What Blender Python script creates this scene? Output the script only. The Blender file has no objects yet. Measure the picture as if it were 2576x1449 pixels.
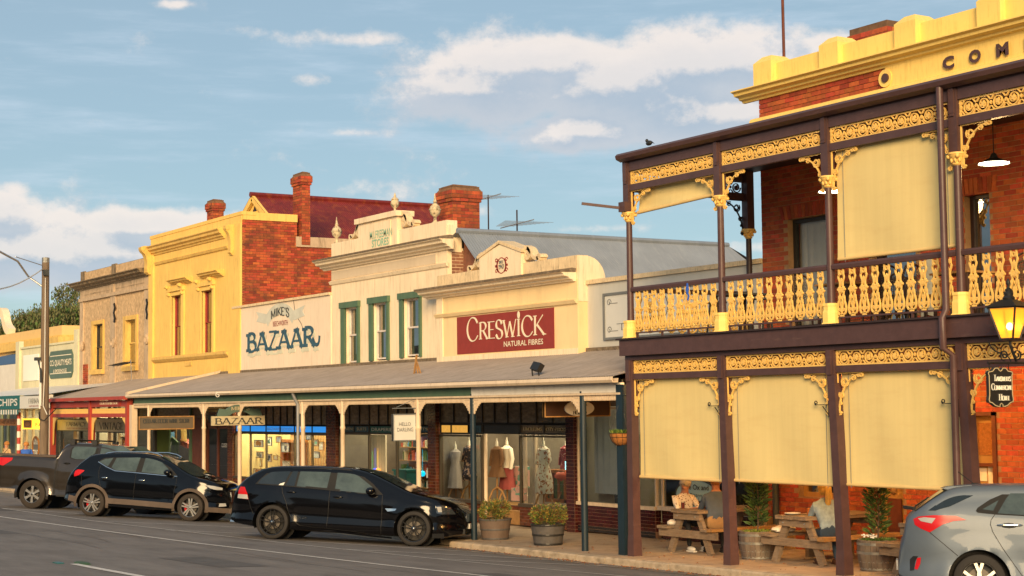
import bpy, bmesh, math, random
from mathutils import Vector, Matrix
from math import sin, cos, pi, radians, atan2, sqrt
random.seed(7)
SC = bpy.context.scene
COL = SC.collection

# ------------------------------------------------------------------ camera, sky, sun, exposure
FPX = 4100.0
CR = Vector((0.52855426, 0.84881515, -0.01196825))
CU = Vector((0.06774788, -0.02812441, 0.99730599))
CF = Vector((-0.84619184, 0.52794115, 0.07237071))
CC = Vector((22.9749, -16.7229, 2.5932))
cd = bpy.data.cameras.new('camera')
cam = bpy.data.objects.new('camera', cd); COL.objects.link(cam)
cam.matrix_world = Matrix(((CR.x, CU.x, -CF.x, CC.x), (CR.y, CU.y, -CF.y, CC.y), (CR.z, CU.z, -CF.z, CC.z), (0, 0, 0, 1)))
cd.sensor_width = 36.0; cd.lens = FPX / 2576 * 36; cd.clip_end = 5000; cd.clip_start = 0.1
SC.camera = cam
SC.view_settings.view_transform = 'Standard'; SC.view_settings.look = 'None'
SC.view_settings.gamma = 1; SC.view_settings.use_curve_mapping = False
SC.view_settings.exposure = 1.04
SC.cycles.max_bounces = 8; SC.cycles.transparent_max_bounces = 12
SC.cycles.use_denoising = True

def unproj(px, py):
    return CF + CR * ((px - 1288) / FPX) - CU * ((py - 724.5) / FPX)
def onY(px, py, Y):
    r = unproj(px, py); return CC + r * ((Y - CC.y) / r.y)
def onX(px, py, X):
    r = unproj(px, py); return CC + r * ((X - CC.x) / r.x)
def Zm(ox, oy, s):
    return lambda u, v: ((ox + u / s) * .670833, (oy + v / s) * .670833)
Z1 = Zm(0, 900, 2.4146); Z3 = Zm(800, 600, 2.07); Z4 = Zm(800, 1250, 2.4146); Z5 = Zm(1600, 1350, 1.932)
Z6 = Zm(1600, 800, 2.4156); Z7 = Zm(0, 1400, 3.8135); Z8 = Zm(3000, 200, 1.811); Z9 = Zm(3000, 900, 2.4155)
ZA = Zm(2250, 500, 1.812); ZB = Zm(2250, 1250, 1.592); ZC = Zm(3000, 1500, 2.195); ZD = Zm(2700, 0, 2.07)

SUN_AZ = Vector((0.80, -0.60))          # horizontal direction towards the sun
SUN_EL = radians(17)
w = bpy.data.worlds.new('World'); SC.world = w; w.use_nodes = True
nt = w.node_tree; nt.nodes.clear()
def N(nt, t, **k):
    n = nt.nodes.new(t)
    for a, b in k.items(): setattr(n, a, b)
    return n
out = N(nt, 'ShaderNodeOutputWorld'); bg = N(nt, 'ShaderNodeBackground')
nt.links.new(bg.outputs[0], out.inputs[0])
sky = N(nt, 'ShaderNodeTexSky', sky_type='NISHITA'); sky.sun_disc = False
sky.sun_elevation = SUN_EL; sky.sun_rotation = atan2(SUN_AZ.x, SUN_AZ.y)
sky.air_density = 1.0; sky.dust_density = 0.6; sky.ozone_density = 1.6; sky.altitude = 500
def math_n(op, a, b=None, c=None, clamp=False):
    n = N(nt, 'ShaderNodeMath', operation=op); n.use_clamp = clamp
    for i, v in enumerate((a, b, c)):
        if v is None: continue
        if isinstance(v, (int, float)): n.inputs[i].default_value = v
        else: nt.links.new(v, n.inputs[i])
    return n.outputs[0]
tc = N(nt, 'ShaderNodeTexCoord'); sep = N(nt, 'ShaderNodeSeparateXYZ'); nt.links.new(tc.outputs['Generated'], sep.inputs[0])
el = math_n('ARCSINE', sep.outputs[2]); az = math_n('ARCTAN2', sep.outputs[1], sep.outputs[0])
# azimuth turned so that the seam lies behind the camera
azr = math_n('ARCTAN2', math_n('SUBTRACT', math_n('MULTIPLY', sep.outputs[1], -0.8484), math_n('MULTIPLY', sep.outputs[0], 0.5293)),
             math_n('ADD', math_n('MULTIPLY', sep.outputs[0], -0.8484), math_n('MULTIPLY', sep.outputs[1], 0.5293)))
def cloud_noise(dx, dy, sx, sy, scale, det, rough, seed):
    cmb = N(nt, 'ShaderNodeCombineXYZ')
    nt.links.new(math_n('MULTIPLY', math_n('ADD', azr, dx), sx), cmb.inputs[0])
    nt.links.new(math_n('MULTIPLY', math_n('ADD', el, dy), sy), cmb.inputs[1]); cmb.inputs[2].default_value = seed
    n = N(nt, 'ShaderNodeTexNoise'); nt.links.new(cmb.outputs[0], n.inputs['Vector'])
    n.inputs['Scale'].default_value = scale; n.inputs['Detail'].default_value = det; n.inputs['Roughness'].default_value = rough
    return n.outputs['Fac']
def dirang(px, py):
    d = unproj(px, py).normalized()
    return atan2(-0.8484 * d.y - 0.5293 * d.x, -0.8484 * d.x + 0.5293 * d.y), math.asin(d.z)
# cloud banks: (centre px, half width px, half height px, strength)
BANKS = [(110, 640, 330, 75, 1.0), (350, 565, 190, 38, .8), (20, 545, 90, 60, .9), (40, 480, 40, 25, .5),
         (1330, 170, 330, 60, .85), (1060, 215, 110, 45, .6), (1560, 215, 260, 80, 1.0), (1800, 170, 260, 80, 1.0), (1450, 250, 160, 40, .55),
         (1490, 325, 130, 48, 1.05), (1780, 290, 240, 70, 1.0), (1430, 352, 60, 36, .9), (1250, 215, 230, 75, .9), (1650, 250, 260, 90, .95), (2080, 110, 120, 30, .7), (1380, 260, 40, 14, .5), (2000, 90, 90, 30, .5),
         (850, 98, 170, 22, .40), (790, 200, 70, 20, .45), (620, 80, 80, 20, .3), (430, 10, 60, 14, .5), (60, 600, 240, 90, .6),
         (1500, 575, 150, 12, .3), (1210, 530, 60, 20, .35), (900, 335, 110, 12, .25), (1900, 620, 90, 20, .4), (1540, 40, 50, 10, .2)]
def banks(dy):
    acc = None
    e2 = math_n('ADD', el, dy)
    for (px, py, rw, rh, st) in BANKS:
        st = st * 1.15 if rw > 150 else st
        a0, e0 = dirang(px, py)
        u = math_n('MULTIPLY', math_n('SUBTRACT', azr, -0 + a0), FPX / rw)
        v = math_n('MULTIPLY', math_n('SUBTRACT', e2, e0), FPX / rh)
        r2 = math_n('ADD', math_n('MULTIPLY', u, u), math_n('MULTIPLY', v, v))
        g = math_n('MULTIPLY', math_n('POWER', 2.718, math_n('MULTIPLY', r2, -0.8)), st)
        acc = g if acc is None else math_n('MAXIMUM', acc, g)
    return acc
def density(dx, dy):
    n1 = cloud_noise(dx, dy, 1, 1.35, 24, 8, .64, 3.1)
    n2 = cloud_noise(dx, dy, 1, 2.4, 7, 3, .5, 9.7)
    # elsewhere in the sky: loose banks of the same kind
    amb = math_n('MULTIPLY', math_n('SUBTRACT', n2, .56), 1.6)
    b = math_n('MAXIMUM', banks(dy), amb)
    return math_n('ADD', b, math_n('MULTIPLY', math_n('SUBTRACT', n1, .5), 1.25))
d0 = density(0, 0); d1 = density(0.004, 0.011)
def ramp(v, a, b, pw=None):
    m = N(nt, 'ShaderNodeMapRange'); m.interpolation_type = 'SMOOTHSTEP'
    nt.links.new(v, m.inputs[0]); m.inputs[1].default_value = a; m.inputs[2].default_value = b
    return m.outputs[0]
cov = ramp(d0, .12, .54)
lit = ramp(math_n('SUBTRACT', d0, d1), -.06, .32)
lit2 = math_n('ADD', math_n('MULTIPLY', lit, .75), math_n('MULTIPLY', ramp(d0, 1.2, .4), .25))
wisp = math_n('MULTIPLY', ramp(cloud_noise(0, 0, .55, 4.2, 9, 6, .62, 5.5), .44, .74), .5)
cc = N(nt, 'ShaderNodeMix', data_type='RGBA'); nt.links.new(lit2, cc.inputs[0])
cc.inputs[6].default_value = (.245, .285, .34, 1); cc.inputs[7].default_value = (.54, .475, .43, 1)
# sky colour: Nishita, graded towards the blue of the picture
hs = N(nt, 'ShaderNodeMix', data_type='RGBA', blend_type='MULTIPLY'); hs.inputs[0].default_value = 1
nt.links.new(sky.outputs[0], hs.inputs[6]); hs.inputs[7].default_value = (.48, .58, .58, 1)
hs2 = N(nt, 'ShaderNodeMix', data_type='RGBA'); hs2.inputs[0].default_value = .62; nt.links.new(hs.outputs[2], hs2.inputs[6]); hs2.inputs[7].default_value = (2.12, 2.68, 3.08, 1); hs = hs2
sc_ = N(nt, 'ShaderNodeVectorMath', operation='SCALE'); nt.links.new(hs.outputs[2], sc_.inputs[0]); sc_.inputs['Scale'].default_value = 1.0
SKY_STR = 0.095
k = 1.0 / SKY_STR
cs = N(nt, 'ShaderNodeVectorMath', operation='SCALE'); nt.links.new(cc.outputs[2], cs.inputs[0]); cs.inputs['Scale'].default_value = k * .92
wm = N(nt, 'ShaderNodeMix', data_type='RGBA'); nt.links.new(wisp, wm.inputs[0]); nt.links.new(sc_.outputs[0], wm.inputs[6])
wm.inputs[7].default_value = (.34 * k, .39 * k, .45 * k, 1)
cm = N(nt, 'ShaderNodeMix', data_type='RGBA'); nt.links.new(math_n('MULTIPLY', cov, .80), cm.inputs[0]); nt.links.new(wm.outputs[2], cm.inputs[6]); nt.links.new(cs.outputs[0], cm.inputs[7])
nt.links.new(cm.outputs[2], bg.inputs[0]); bg.inputs[1].default_value = SKY_STR

sl = bpy.data.lights.new('sun', 'SUN'); sl.energy = 2.7; sl.angle = radians(26); sl.color = (1.0, .70, .37)
so = bpy.data.objects.new('sun', sl); COL.objects.link(so)
sd = Vector((SUN_AZ.x * cos(SUN_EL), SUN_AZ.y * cos(SUN_EL), sin(SUN_EL)))
so.rotation_euler = sd.to_track_quat('Z', 'Y').to_euler(); so.location = (0, 0, 30)

# ------------------------------------------------------------------ materials
def s2l(h):
    h = h.lstrip('#'); r = [int(h[i:i + 2], 16) / 255 for i in (0, 2, 4)]
    return tuple(c / 12.92 if c <= .04045 else ((c + .055) / 1.055) ** 2.4 for c in r)
MATS = {}
def mat(name, col, rough=.6, metal=0, var=.12, vs=3.0, bump=0, bs=40, dirt=None, dirt_amt=.5, dirt_scale=(1.2, 1.2, .25), dirt_thr=(.5, .75),
        spec=.4, coat=0, island=0, trans=0, emit=None, es=0, stretch=(1, 1, 1), alpha=1, local=False, sheen=0):
    m = bpy.data.materials.new(name); m.use_nodes = True; t = m.node_tree; b = t.nodes['Principled BSDF']
    b.inputs['Roughness'].default_value = rough; b.inputs['Metallic'].default_value = metal
    b.inputs['Specular IOR Level'].default_value = spec; b.inputs['Coat Weight'].default_value = coat
    b.inputs['Coat Roughness'].default_value = .03
    b.inputs['Transmission Weight'].default_value = trans; b.inputs['Alpha'].default_value = alpha
    if isinstance(col, str): col = s2l(col)
    if local: g = t.nodes.new('ShaderNodeTexCoord').outputs['Object']
    else: g = t.nodes.new('ShaderNodeNewGeometry').outputs['Position']
    mp = t.nodes.new('ShaderNodeMapping'); mp.inputs['Scale'].default_value = stretch; t.links.new(g, mp.inputs['Vector'])
    n = t.nodes.new('ShaderNodeTexNoise'); n.inputs['Scale'].default_value = vs; n.inputs['Detail'].default_value = 6; n.inputs['Roughness'].default_value = .65
    t.links.new(mp.outputs[0], n.inputs['Vector'])
    mx = t.nodes.new('ShaderNodeMix'); mx.data_type = 'RGBA'
    mx.inputs[6].default_value = (*[c * (1 - var) for c in col], 1); mx.inputs[7].default_value = (*[min(1, c * (1 + var)) for c in col], 1)
    mr = t.nodes.new('ShaderNodeMapRange'); mr.inputs[1].default_value = .3; mr.inputs[2].default_value = .7
    t.links.new(n.outputs['Fac'], mr.inputs[0]); t.links.new(mr.outputs[0], mx.inputs[0]); cur = mx.outputs[2]
    if island:
        gi = t.nodes.new('ShaderNodeNewGeometry'); oi = t.nodes.new('ShaderNodeObjectInfo')
        ad = t.nodes.new('ShaderNodeMath'); ad.operation = 'ADD'; t.links.new(gi.outputs['Random Per Island'], ad.inputs[0]); t.links.new(oi.outputs['Random'], ad.inputs[1])
        fr = t.nodes.new('ShaderNodeMath'); fr.operation = 'FRACT'; t.links.new(ad.outputs[0], fr.inputs[0])
        hv = t.nodes.new('ShaderNodeHueSaturation'); m2 = t.nodes.new('ShaderNodeMapRange'); m2.inputs[3].default_value = 1 - island; m2.inputs[4].default_value = 1 + island * .8
        t.links.new(fr.outputs[0], m2.inputs[0]); t.links.new(m2.outputs[0], hv.inputs['Value'])
        m3 = t.nodes.new('ShaderNodeMapRange'); m3.inputs[3].default_value = .488; m3.inputs[4].default_value = .512
        f2 = t.nodes.new('ShaderNodeMath'); f2.operation = 'FRACT'; mm = t.nodes.new('ShaderNodeMath'); mm.operation = 'MULTIPLY'; mm.inputs[1].default_value = 7.31
        t.links.new(fr.outputs[0], mm.inputs[0]); t.links.new(mm.outputs[0], f2.inputs[0]); t.links.new(f2.outputs[0], m3.inputs[0]); t.links.new(m3.outputs[0], hv.inputs['Hue'])
        t.links.new(cur, hv.inputs['Color']); cur = hv.outputs[0]
    if dirt is not None:
        if isinstance(dirt, str): dirt = s2l(dirt)
        md = t.nodes.new('ShaderNodeMapping'); md.inputs['Scale'].default_value = dirt_scale; t.links.new(g, md.inputs['Vector'])
        nd = t.nodes.new('ShaderNodeTexNoise'); nd.inputs['Scale'].default_value = 4; nd.inputs['Detail'].default_value = 8; nd.inputs['Roughness'].default_value = .7
        t.links.new(md.outputs[0], nd.inputs['Vector'])
        rr = t.nodes.new('ShaderNodeMapRange'); rr.inputs[1].default_value = dirt_thr[0]; rr.inputs[2].default_value = dirt_thr[1]; rr.inputs[4].default_value = dirt_amt
        t.links.new(nd.outputs['Fac'], rr.inputs[0])
        m4 = t.nodes.new('ShaderNodeMix'); m4.data_type = 'RGBA'; t.links.new(rr.outputs[0], m4.inputs[0]); t.links.new(cur, m4.inputs[6]); m4.inputs[7].default_value = (*dirt, 1); cur = m4.outputs[2]
    t.links.new(cur, b.inputs['Base Color'])
    if bump:
        nb = t.nodes.new('ShaderNodeTexNoise'); nb.inputs['Scale'].default_value = bs; nb.inputs['Detail'].default_value = 4
        t.links.new(mp.outputs[0], nb.inputs['Vector']); bp = t.nodes.new('ShaderNodeBump'); bp.inputs['Strength'].default_value = bump; bp.inputs['Distance'].default_value = .01
        t.links.new(nb.outputs['Fac'], bp.inputs['Height']); t.links.new(bp.outputs[0], b.inputs['Normal'])
    if emit:
        if isinstance(emit, str): emit = s2l(emit)
        b.inputs['Emission Color'].default_value = (*emit, 1); b.inputs['Emission Strength'].default_value = es
    MATS[name] = m; return m
def glass_mat(name, tint=(.9, .95, .93), refl=.5, rough=.01, base=.06):
    m = bpy.data.materials.new(name); m.use_nodes = True; t = m.node_tree; t.nodes.clear()
    o = t.nodes.new('ShaderNodeOutputMaterial'); tr = t.nodes.new('ShaderNodeBsdfTransparent'); tr.inputs[0].default_value = (*tint, 1)
    gl = t.nodes.new('ShaderNodeBsdfGlossy'); gl.inputs['Roughness'].default_value = rough
    fr = t.nodes.new('ShaderNodeFresnel'); fr.inputs[0].default_value = 1.5
    ma = t.nodes.new('ShaderNodeMath'); ma.operation = 'MULTIPLY_ADD'; ma.inputs[1].default_value = refl; ma.inputs[2].default_value = base; ma.use_clamp = True
    t.links.new(fr.outputs[0], ma.inputs[0]); mx = t.nodes.new('ShaderNodeMixShader'); t.links.new(ma.outputs[0], mx.inputs[0])
    t.links.new(tr.outputs[0], mx.inputs[1]); t.links.new(gl.outputs[0], mx.inputs[2]); t.links.new(mx.outputs[0], o.inputs[0])
    MATS[name] = m; return m

STAIN = (.06, .045, .03)
mat('yellow_render', (.84, .56, .15), .7, var=.07, vs=1.2, dirt=(.42, .25, .07), dirt_amt=.65, dirt_scale=(3, 3, .3), bump=.2, bs=25)
mat('yellow_trim', (.74, .48, .13), .65, var=.1, dirt=(.25, .14, .04), dirt_amt=.6)
mat('hotel_yellow', (.88, .63, .18), .6, var=.06, vs=1.5, dirt=(.50, .30, .06), dirt_amt=.5, dirt_scale=(5, 5, .7), dirt_thr=(.5, .78), bump=.12)
mat('iron_yellow', (.80, .52, .15), .5, var=.08, vs=8)
mat('cream_render', (.85, .70, .49), .75, var=.07, vs=1.0, dirt=(.45, .31, .17), dirt_scale=(3.5, 3.5, .35), dirt_amt=.6, bump=.12, bs=30)
mat('cream_grey', (.60, .50, .37), .75, var=.05, vs=1.0, dirt=(.40, .30, .2), dirt_amt=.3)
mat('cream_band', (.83, .63, .34), .75, var=.05, vs=1.0, dirt=(.45, .30, .16), dirt_amt=.3, bump=.1)
mat('weathered_cream', (.74, .57, .35), .8, var=.15, vs=4, dirt=STAIN, dirt_amt=.7, dirt_scale=(7, 7, 1.2), dirt_thr=(.52, .72), bump=.3, bs=25)
mat('cornice_top', (.16, .12, .08), .9, var=.4, vs=9, dirt=(.40, .30, .19), dirt_amt=.7, dirt_scale=(1.5, 1.5, 1.5), bump=.4)
mat('urn_stone', (.58, .47, .30), .8, var=.2, vs=9, dirt=STAIN, dirt_amt=.85, dirt_scale=(3, 3, 2), dirt_thr=(.5, .62), bump=.3)
mat('old_render', (.56, .39, .22), .9, var=.3, vs=7, dirt=(.24, .16, .09), dirt_amt=.7, dirt_scale=(2.5, 2.5, 2), bump=.8, bs=18)
mat('old_trim', (.52, .39, .26), .85, var=.15, vs=3, dirt=(.10, .07, .045), dirt_amt=.8, dirt_scale=(2, 2, .4), bump=.3)
mat('old_cornice', (.30, .22, .135), .9, var=.25, vs=4, dirt=(.06, .05, .035), dirt_amt=.9, dirt_scale=(3, 3, .4), dirt_thr=(.4, .62), bump=.4)
mat('brick_red', (.40, .078, .025), .8, var=.16, vs=12, bump=.35, bs=60, island=.4, dirt=(.07, .03, .022), dirt_amt=.75, dirt_scale=(.3, .3, .3), dirt_thr=(.48, .68))
mat('brick_hotel', (.40, .08, .028), .8, var=.2, vs=12, bump=.35, bs=60, island=.3, dirt=(.16, .05, .03), dirt_amt=.5, dirt_scale=(.6, .6, .6), dirt_thr=(.5, .72))
mat('brick_dull', (.28, .13, .08), .9, var=.2, vs=10, bump=.3, island=.2)
mat('mortar', (.34, .20, .10), .95, var=.2, vs=10)
mat('mortar_dark', (.15, .085, .05), .95, var=.3, vs=6)
mat('chimney_top', (.20, .10, .05), .95, var=.4, vs=10, bump=.6)
mat('red_iron', (.165, .02, .018), .45, metal=.15, var=.3, vs=2.5, dirt=(.30, .07, .02), dirt_amt=.8, dirt_scale=(1.2, 1.2, .35), dirt_thr=(.5, .68))
mat('grey_iron', (.26, .29, .33), .42, metal=.35, var=.12, vs=1.2, dirt=(.40, .42, .44), dirt_amt=.4, dirt_scale=(.4, 2, .4))
mat('verandah_iron', (.29, .255, .235), .6, metal=.1, var=.12, vs=1.4, dirt=(.19, .16, .14), dirt_amt=.7, dirt_scale=(3, .5, .5), dirt_thr=(.46, .66))
mat('blue_iron', (.06, .12, .22), .5, var=.1)
mat('green_trim', (.08, .145, .085), .55, var=.12, dirt=(.2, .2, .13), dirt_amt=.3)
mat('cream_paint', (.68, .54, .38), .5, var=.08, dirt=(.30, .17, .09), dirt_amt=.45, dirt_scale=(3, 3, .6))
mat('white_paint', (.74, .70, .62), .5, var=.06, dirt=(.3, .25, .2), dirt_amt=.3)
mat('gallery_wall', (.56, .55, .50), .7, var=.04, vs=.8, dirt=(.35, .34, .3), dirt_amt=.3)
mat('bazaar_wall', (.80, .66, .50), .7, var=.05, vs=1, dirt=(.42, .22, .09), dirt_amt=.45, dirt_scale=(4, 4, .35), dirt_thr=(.52, .78))
mat('meats_wall', (.66, .62, .42), .7, var=.05, dirt=(.40, .36, .22), dirt_amt=.5)
mat('cream_block', (.74, .50, .20), .75, var=.05, vs=2)
mat('maroon_sign', (.27, .035, .025), .6, var=.1, vs=8)
mat('sign_cream', (.80, .72, .55), .6, var=.05)
mat('sign_blue', (.035, .095, .14), .6, var=.45, vs=9)
mat('sign_shadow', (.62, .60, .46), .7, var=.1)
mat('sign_green', (.27, .50, .36), .7, var=.12)
mat('sign_grey', (.56, .56, .48), .7, var=.12)
mat('sign_darkgreen', (.09, .14, .11), .6, var=.1)
mat('sign_teal', (.015, .12, .12), .5, var=.05)
mat('sign_red', (.45, .08, .03), .6, var=.1)
mat('sign_pale', (.66, .65, .60), .5, var=.03)
mat('sign_brown', (.13, .10, .065), .6, var=.1)
mat('sign_gold', (.50, .42, .26), .5, var=.1)
mat('sign_orange', (.40, .16, .03), .5, var=.1)
mat('sign_white_lit', (.85, .85, .75), .5, var=.02)
mat('sign_black', (.02, .02, .02), .35, var=.1)
mat('ink', (.045, .05, .05), .6, var=.1)
mat('ink_grey', (.17, .18, .18), .6, var=.1)
mat('ink_red', (.30, .04, .03), .6, var=.1)
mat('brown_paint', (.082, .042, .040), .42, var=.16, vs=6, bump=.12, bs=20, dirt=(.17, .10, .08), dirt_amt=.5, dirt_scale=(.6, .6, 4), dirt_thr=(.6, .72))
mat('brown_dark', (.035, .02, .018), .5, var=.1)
mat('red_paint', (.40, .055, .035), .5, var=.1, dirt=(.2, .05, .03), dirt_amt=.4)
mat('blue_post', (.010, .024, .036), .45, var=.15, dirt=(.1, .12, .12), dirt_amt=.3, dirt_thr=(.62, .7))
mat('blind', (.70, .56, .25), .75, var=.05, vs=2.2, stretch=(4, 4, .15), dirt=(.58, .40, .17), dirt_amt=.4, dirt_scale=(.35, .35, 1.5), dirt_thr=(.5, .8), bump=.05, bs=200)
mat('blind_hem', (.70, .50, .21), .7, var=.05)
mat('timber_old', (.20, .14, .09), .85, var=.35, vs=6, stretch=(1, 1, 5), bump=.6, bs=14, dirt=(.28, .21, .15), dirt_amt=.6, local=True)
mat('timber_warm', (.34, .18, .06), .7, var=.3, vs=5, bump=.3, bs=20, local=True)
mat('barrel', (.15, .115, .09), .85, var=.35, vs=7, stretch=(1, 1, .2), bump=.5, island=.15, local=True)
mat('barrel_steel', (.30, .30, .28), .45, metal=.7, var=.3, vs=6)
mat('barrel_brown', (.12, .085, .065), .6, var=.2, vs=6)
mat('pot_grey', (.075, .07, .068), .6, var=.25, vs=9)
mat('dark_wood', (.045, .02, .012), .5, var=.2)
mat('red_wood', (.13, .035, .015), .45, var=.25, vs=5)
mat('tan_door', (.40, .21, .06), .55, var=.1)
mat('window_frame_white', (.66, .60, .55), .55, var=.1, dirt=(.3, .15, .08), dirt_amt=.4)
mat('window_frame_red', (.30, .03, .02), .5)
mat('window_frame_dark', (.03, .028, .024), .5)
mat('curtain', (.72, .68, .58), .9, var=.08)
mat('curtain_lilac', (.42, .42, .46), .9, var=.08)
mat('tile_brown', (.11, .032, .015), .14, var=.3, vs=14, island=.35, spec=.7)
mat('tile_maroon', (.055, .010, .010), .12, var=.25, vs=14, island=.3, spec=.7)
mat('tile_black', (.01, .012, .018), .1, spec=.7, island=.2)
mat('grout', (.16, .09, .06), .9)
mat('obscure_pane', (.17, .125, .075), .25, var=.45, vs=5, stretch=(1, 1, 2.5), spec=.5, island=.3)
mat('bronze_frame', (.10, .08, .055), .4, metal=.5)
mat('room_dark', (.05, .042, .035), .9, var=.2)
mat('room_cream', (.52, .46, .32), .9, var=.08)
mat('room_dim', (.20, .165, .12), .9, var=.15)
mat('room_yellow', (.62, .50, .22), .9, var=.1)
mat('room_green', (.06, .09, .015), .9)
mat('concrete', (.36, .265, .18), .9, var=.14, vs=2.2, bump=.25, bs=25, dirt=(.11, .085, .06), dirt_amt=.55, dirt_scale=(.9, .9, .9))
mat('kerb_stone', (.42, .33, .23), .9, var=.3, vs=3.5, bump=.5, bs=16, dirt=(.10, .08, .055), dirt_amt=.7, dirt_scale=(1.2, 1.2, 2))
mat('line_paint', (.62, .58, .53), .8, var=.2, vs=8, dirt=(.14, .13, .13), dirt_amt=.8, dirt_scale=(3, 3, 3), dirt_thr=(.54, .72))
mat('asphalt', (.135, .118, .107), .85, var=.2, vs=.7, bump=.5, bs=90, dirt=(.235, .21, .19), dirt_amt=.8, dirt_scale=(.10, .4, 1), dirt_thr=(.36, .72))
mat('leaf_litter', (.28, .10, .03), .8, island=.4)
mat('grass_ground', (.07, .08, .03), .95, var=.4)
mat('pole_wood', (.17, .125, .085), .9, var=.3, vs=5, stretch=(3, 3, .3), bump=.7, bs=20, dirt=(.07, .05, .04), dirt_amt=.6, dirt_scale=(6, 6, .3))
mat('galv', (.40, .41, .42), .4, metal=.6, var=.1)
mat('black_plastic', (.015, .015, .016), .45, var=.1)
mat('lamp_glow', (1, .95, .8), .5, emit=(1, .88, .62), es=9)
mat('lantern_glow', (1, .7, .2), .5, emit=(1, .62, .15), es=16)
mat('lantern_glass', (.7, .30, .03), .4, var=.05, emit=(1, .36, .02), es=.45, alpha=.72)
mat('shop_light', (1, 1, .9), .5, emit=(1, .93, .70), es=7)
mat('yellow_lightbox', (.9, .62, .05), .5, emit=(1, .62, .04), es=.75)
mat('blue_glow', (.02, .2, .6), .3, emit=(.02, .26, .75), es=.45)
mat('leaf_green', (.07, .13, .025), .6, var=.4, vs=8, island=.5)
mat('leaf_dark', (.045, .09, .025), .6, var=.4, vs=8, island=.5)
mat('leaf_gum', (.12, .12, .045), .7, var=.4, vs=1.5, island=.55)
mat('leaf_gold', (.26, .17, .035), .6, var=.4, vs=8, island=.55)
mat('leaf_lime', (.16, .20, .03), .6, var=.3, vs=8, island=.5)
mat('bark', (.10, .07, .05), .9, var=.3, bump=.5)
mat('coir', (.34, .13, .03), .95, var=.3, vs=30, bump=.8, bs=80)
mat('soil', (.04, .03, .02), .95)
mat('flower_white', (.8, .8, .78), .6)
glass_mat('glass', (.92, .96, .93), refl=.9, base=.05)
glass_mat('glass_upper', (.30, .33, .33), refl=1.1, base=.25)
glass_mat('glass_clear', (.97, .98, .97), refl=.6, base=.02)
M = MATS

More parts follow.
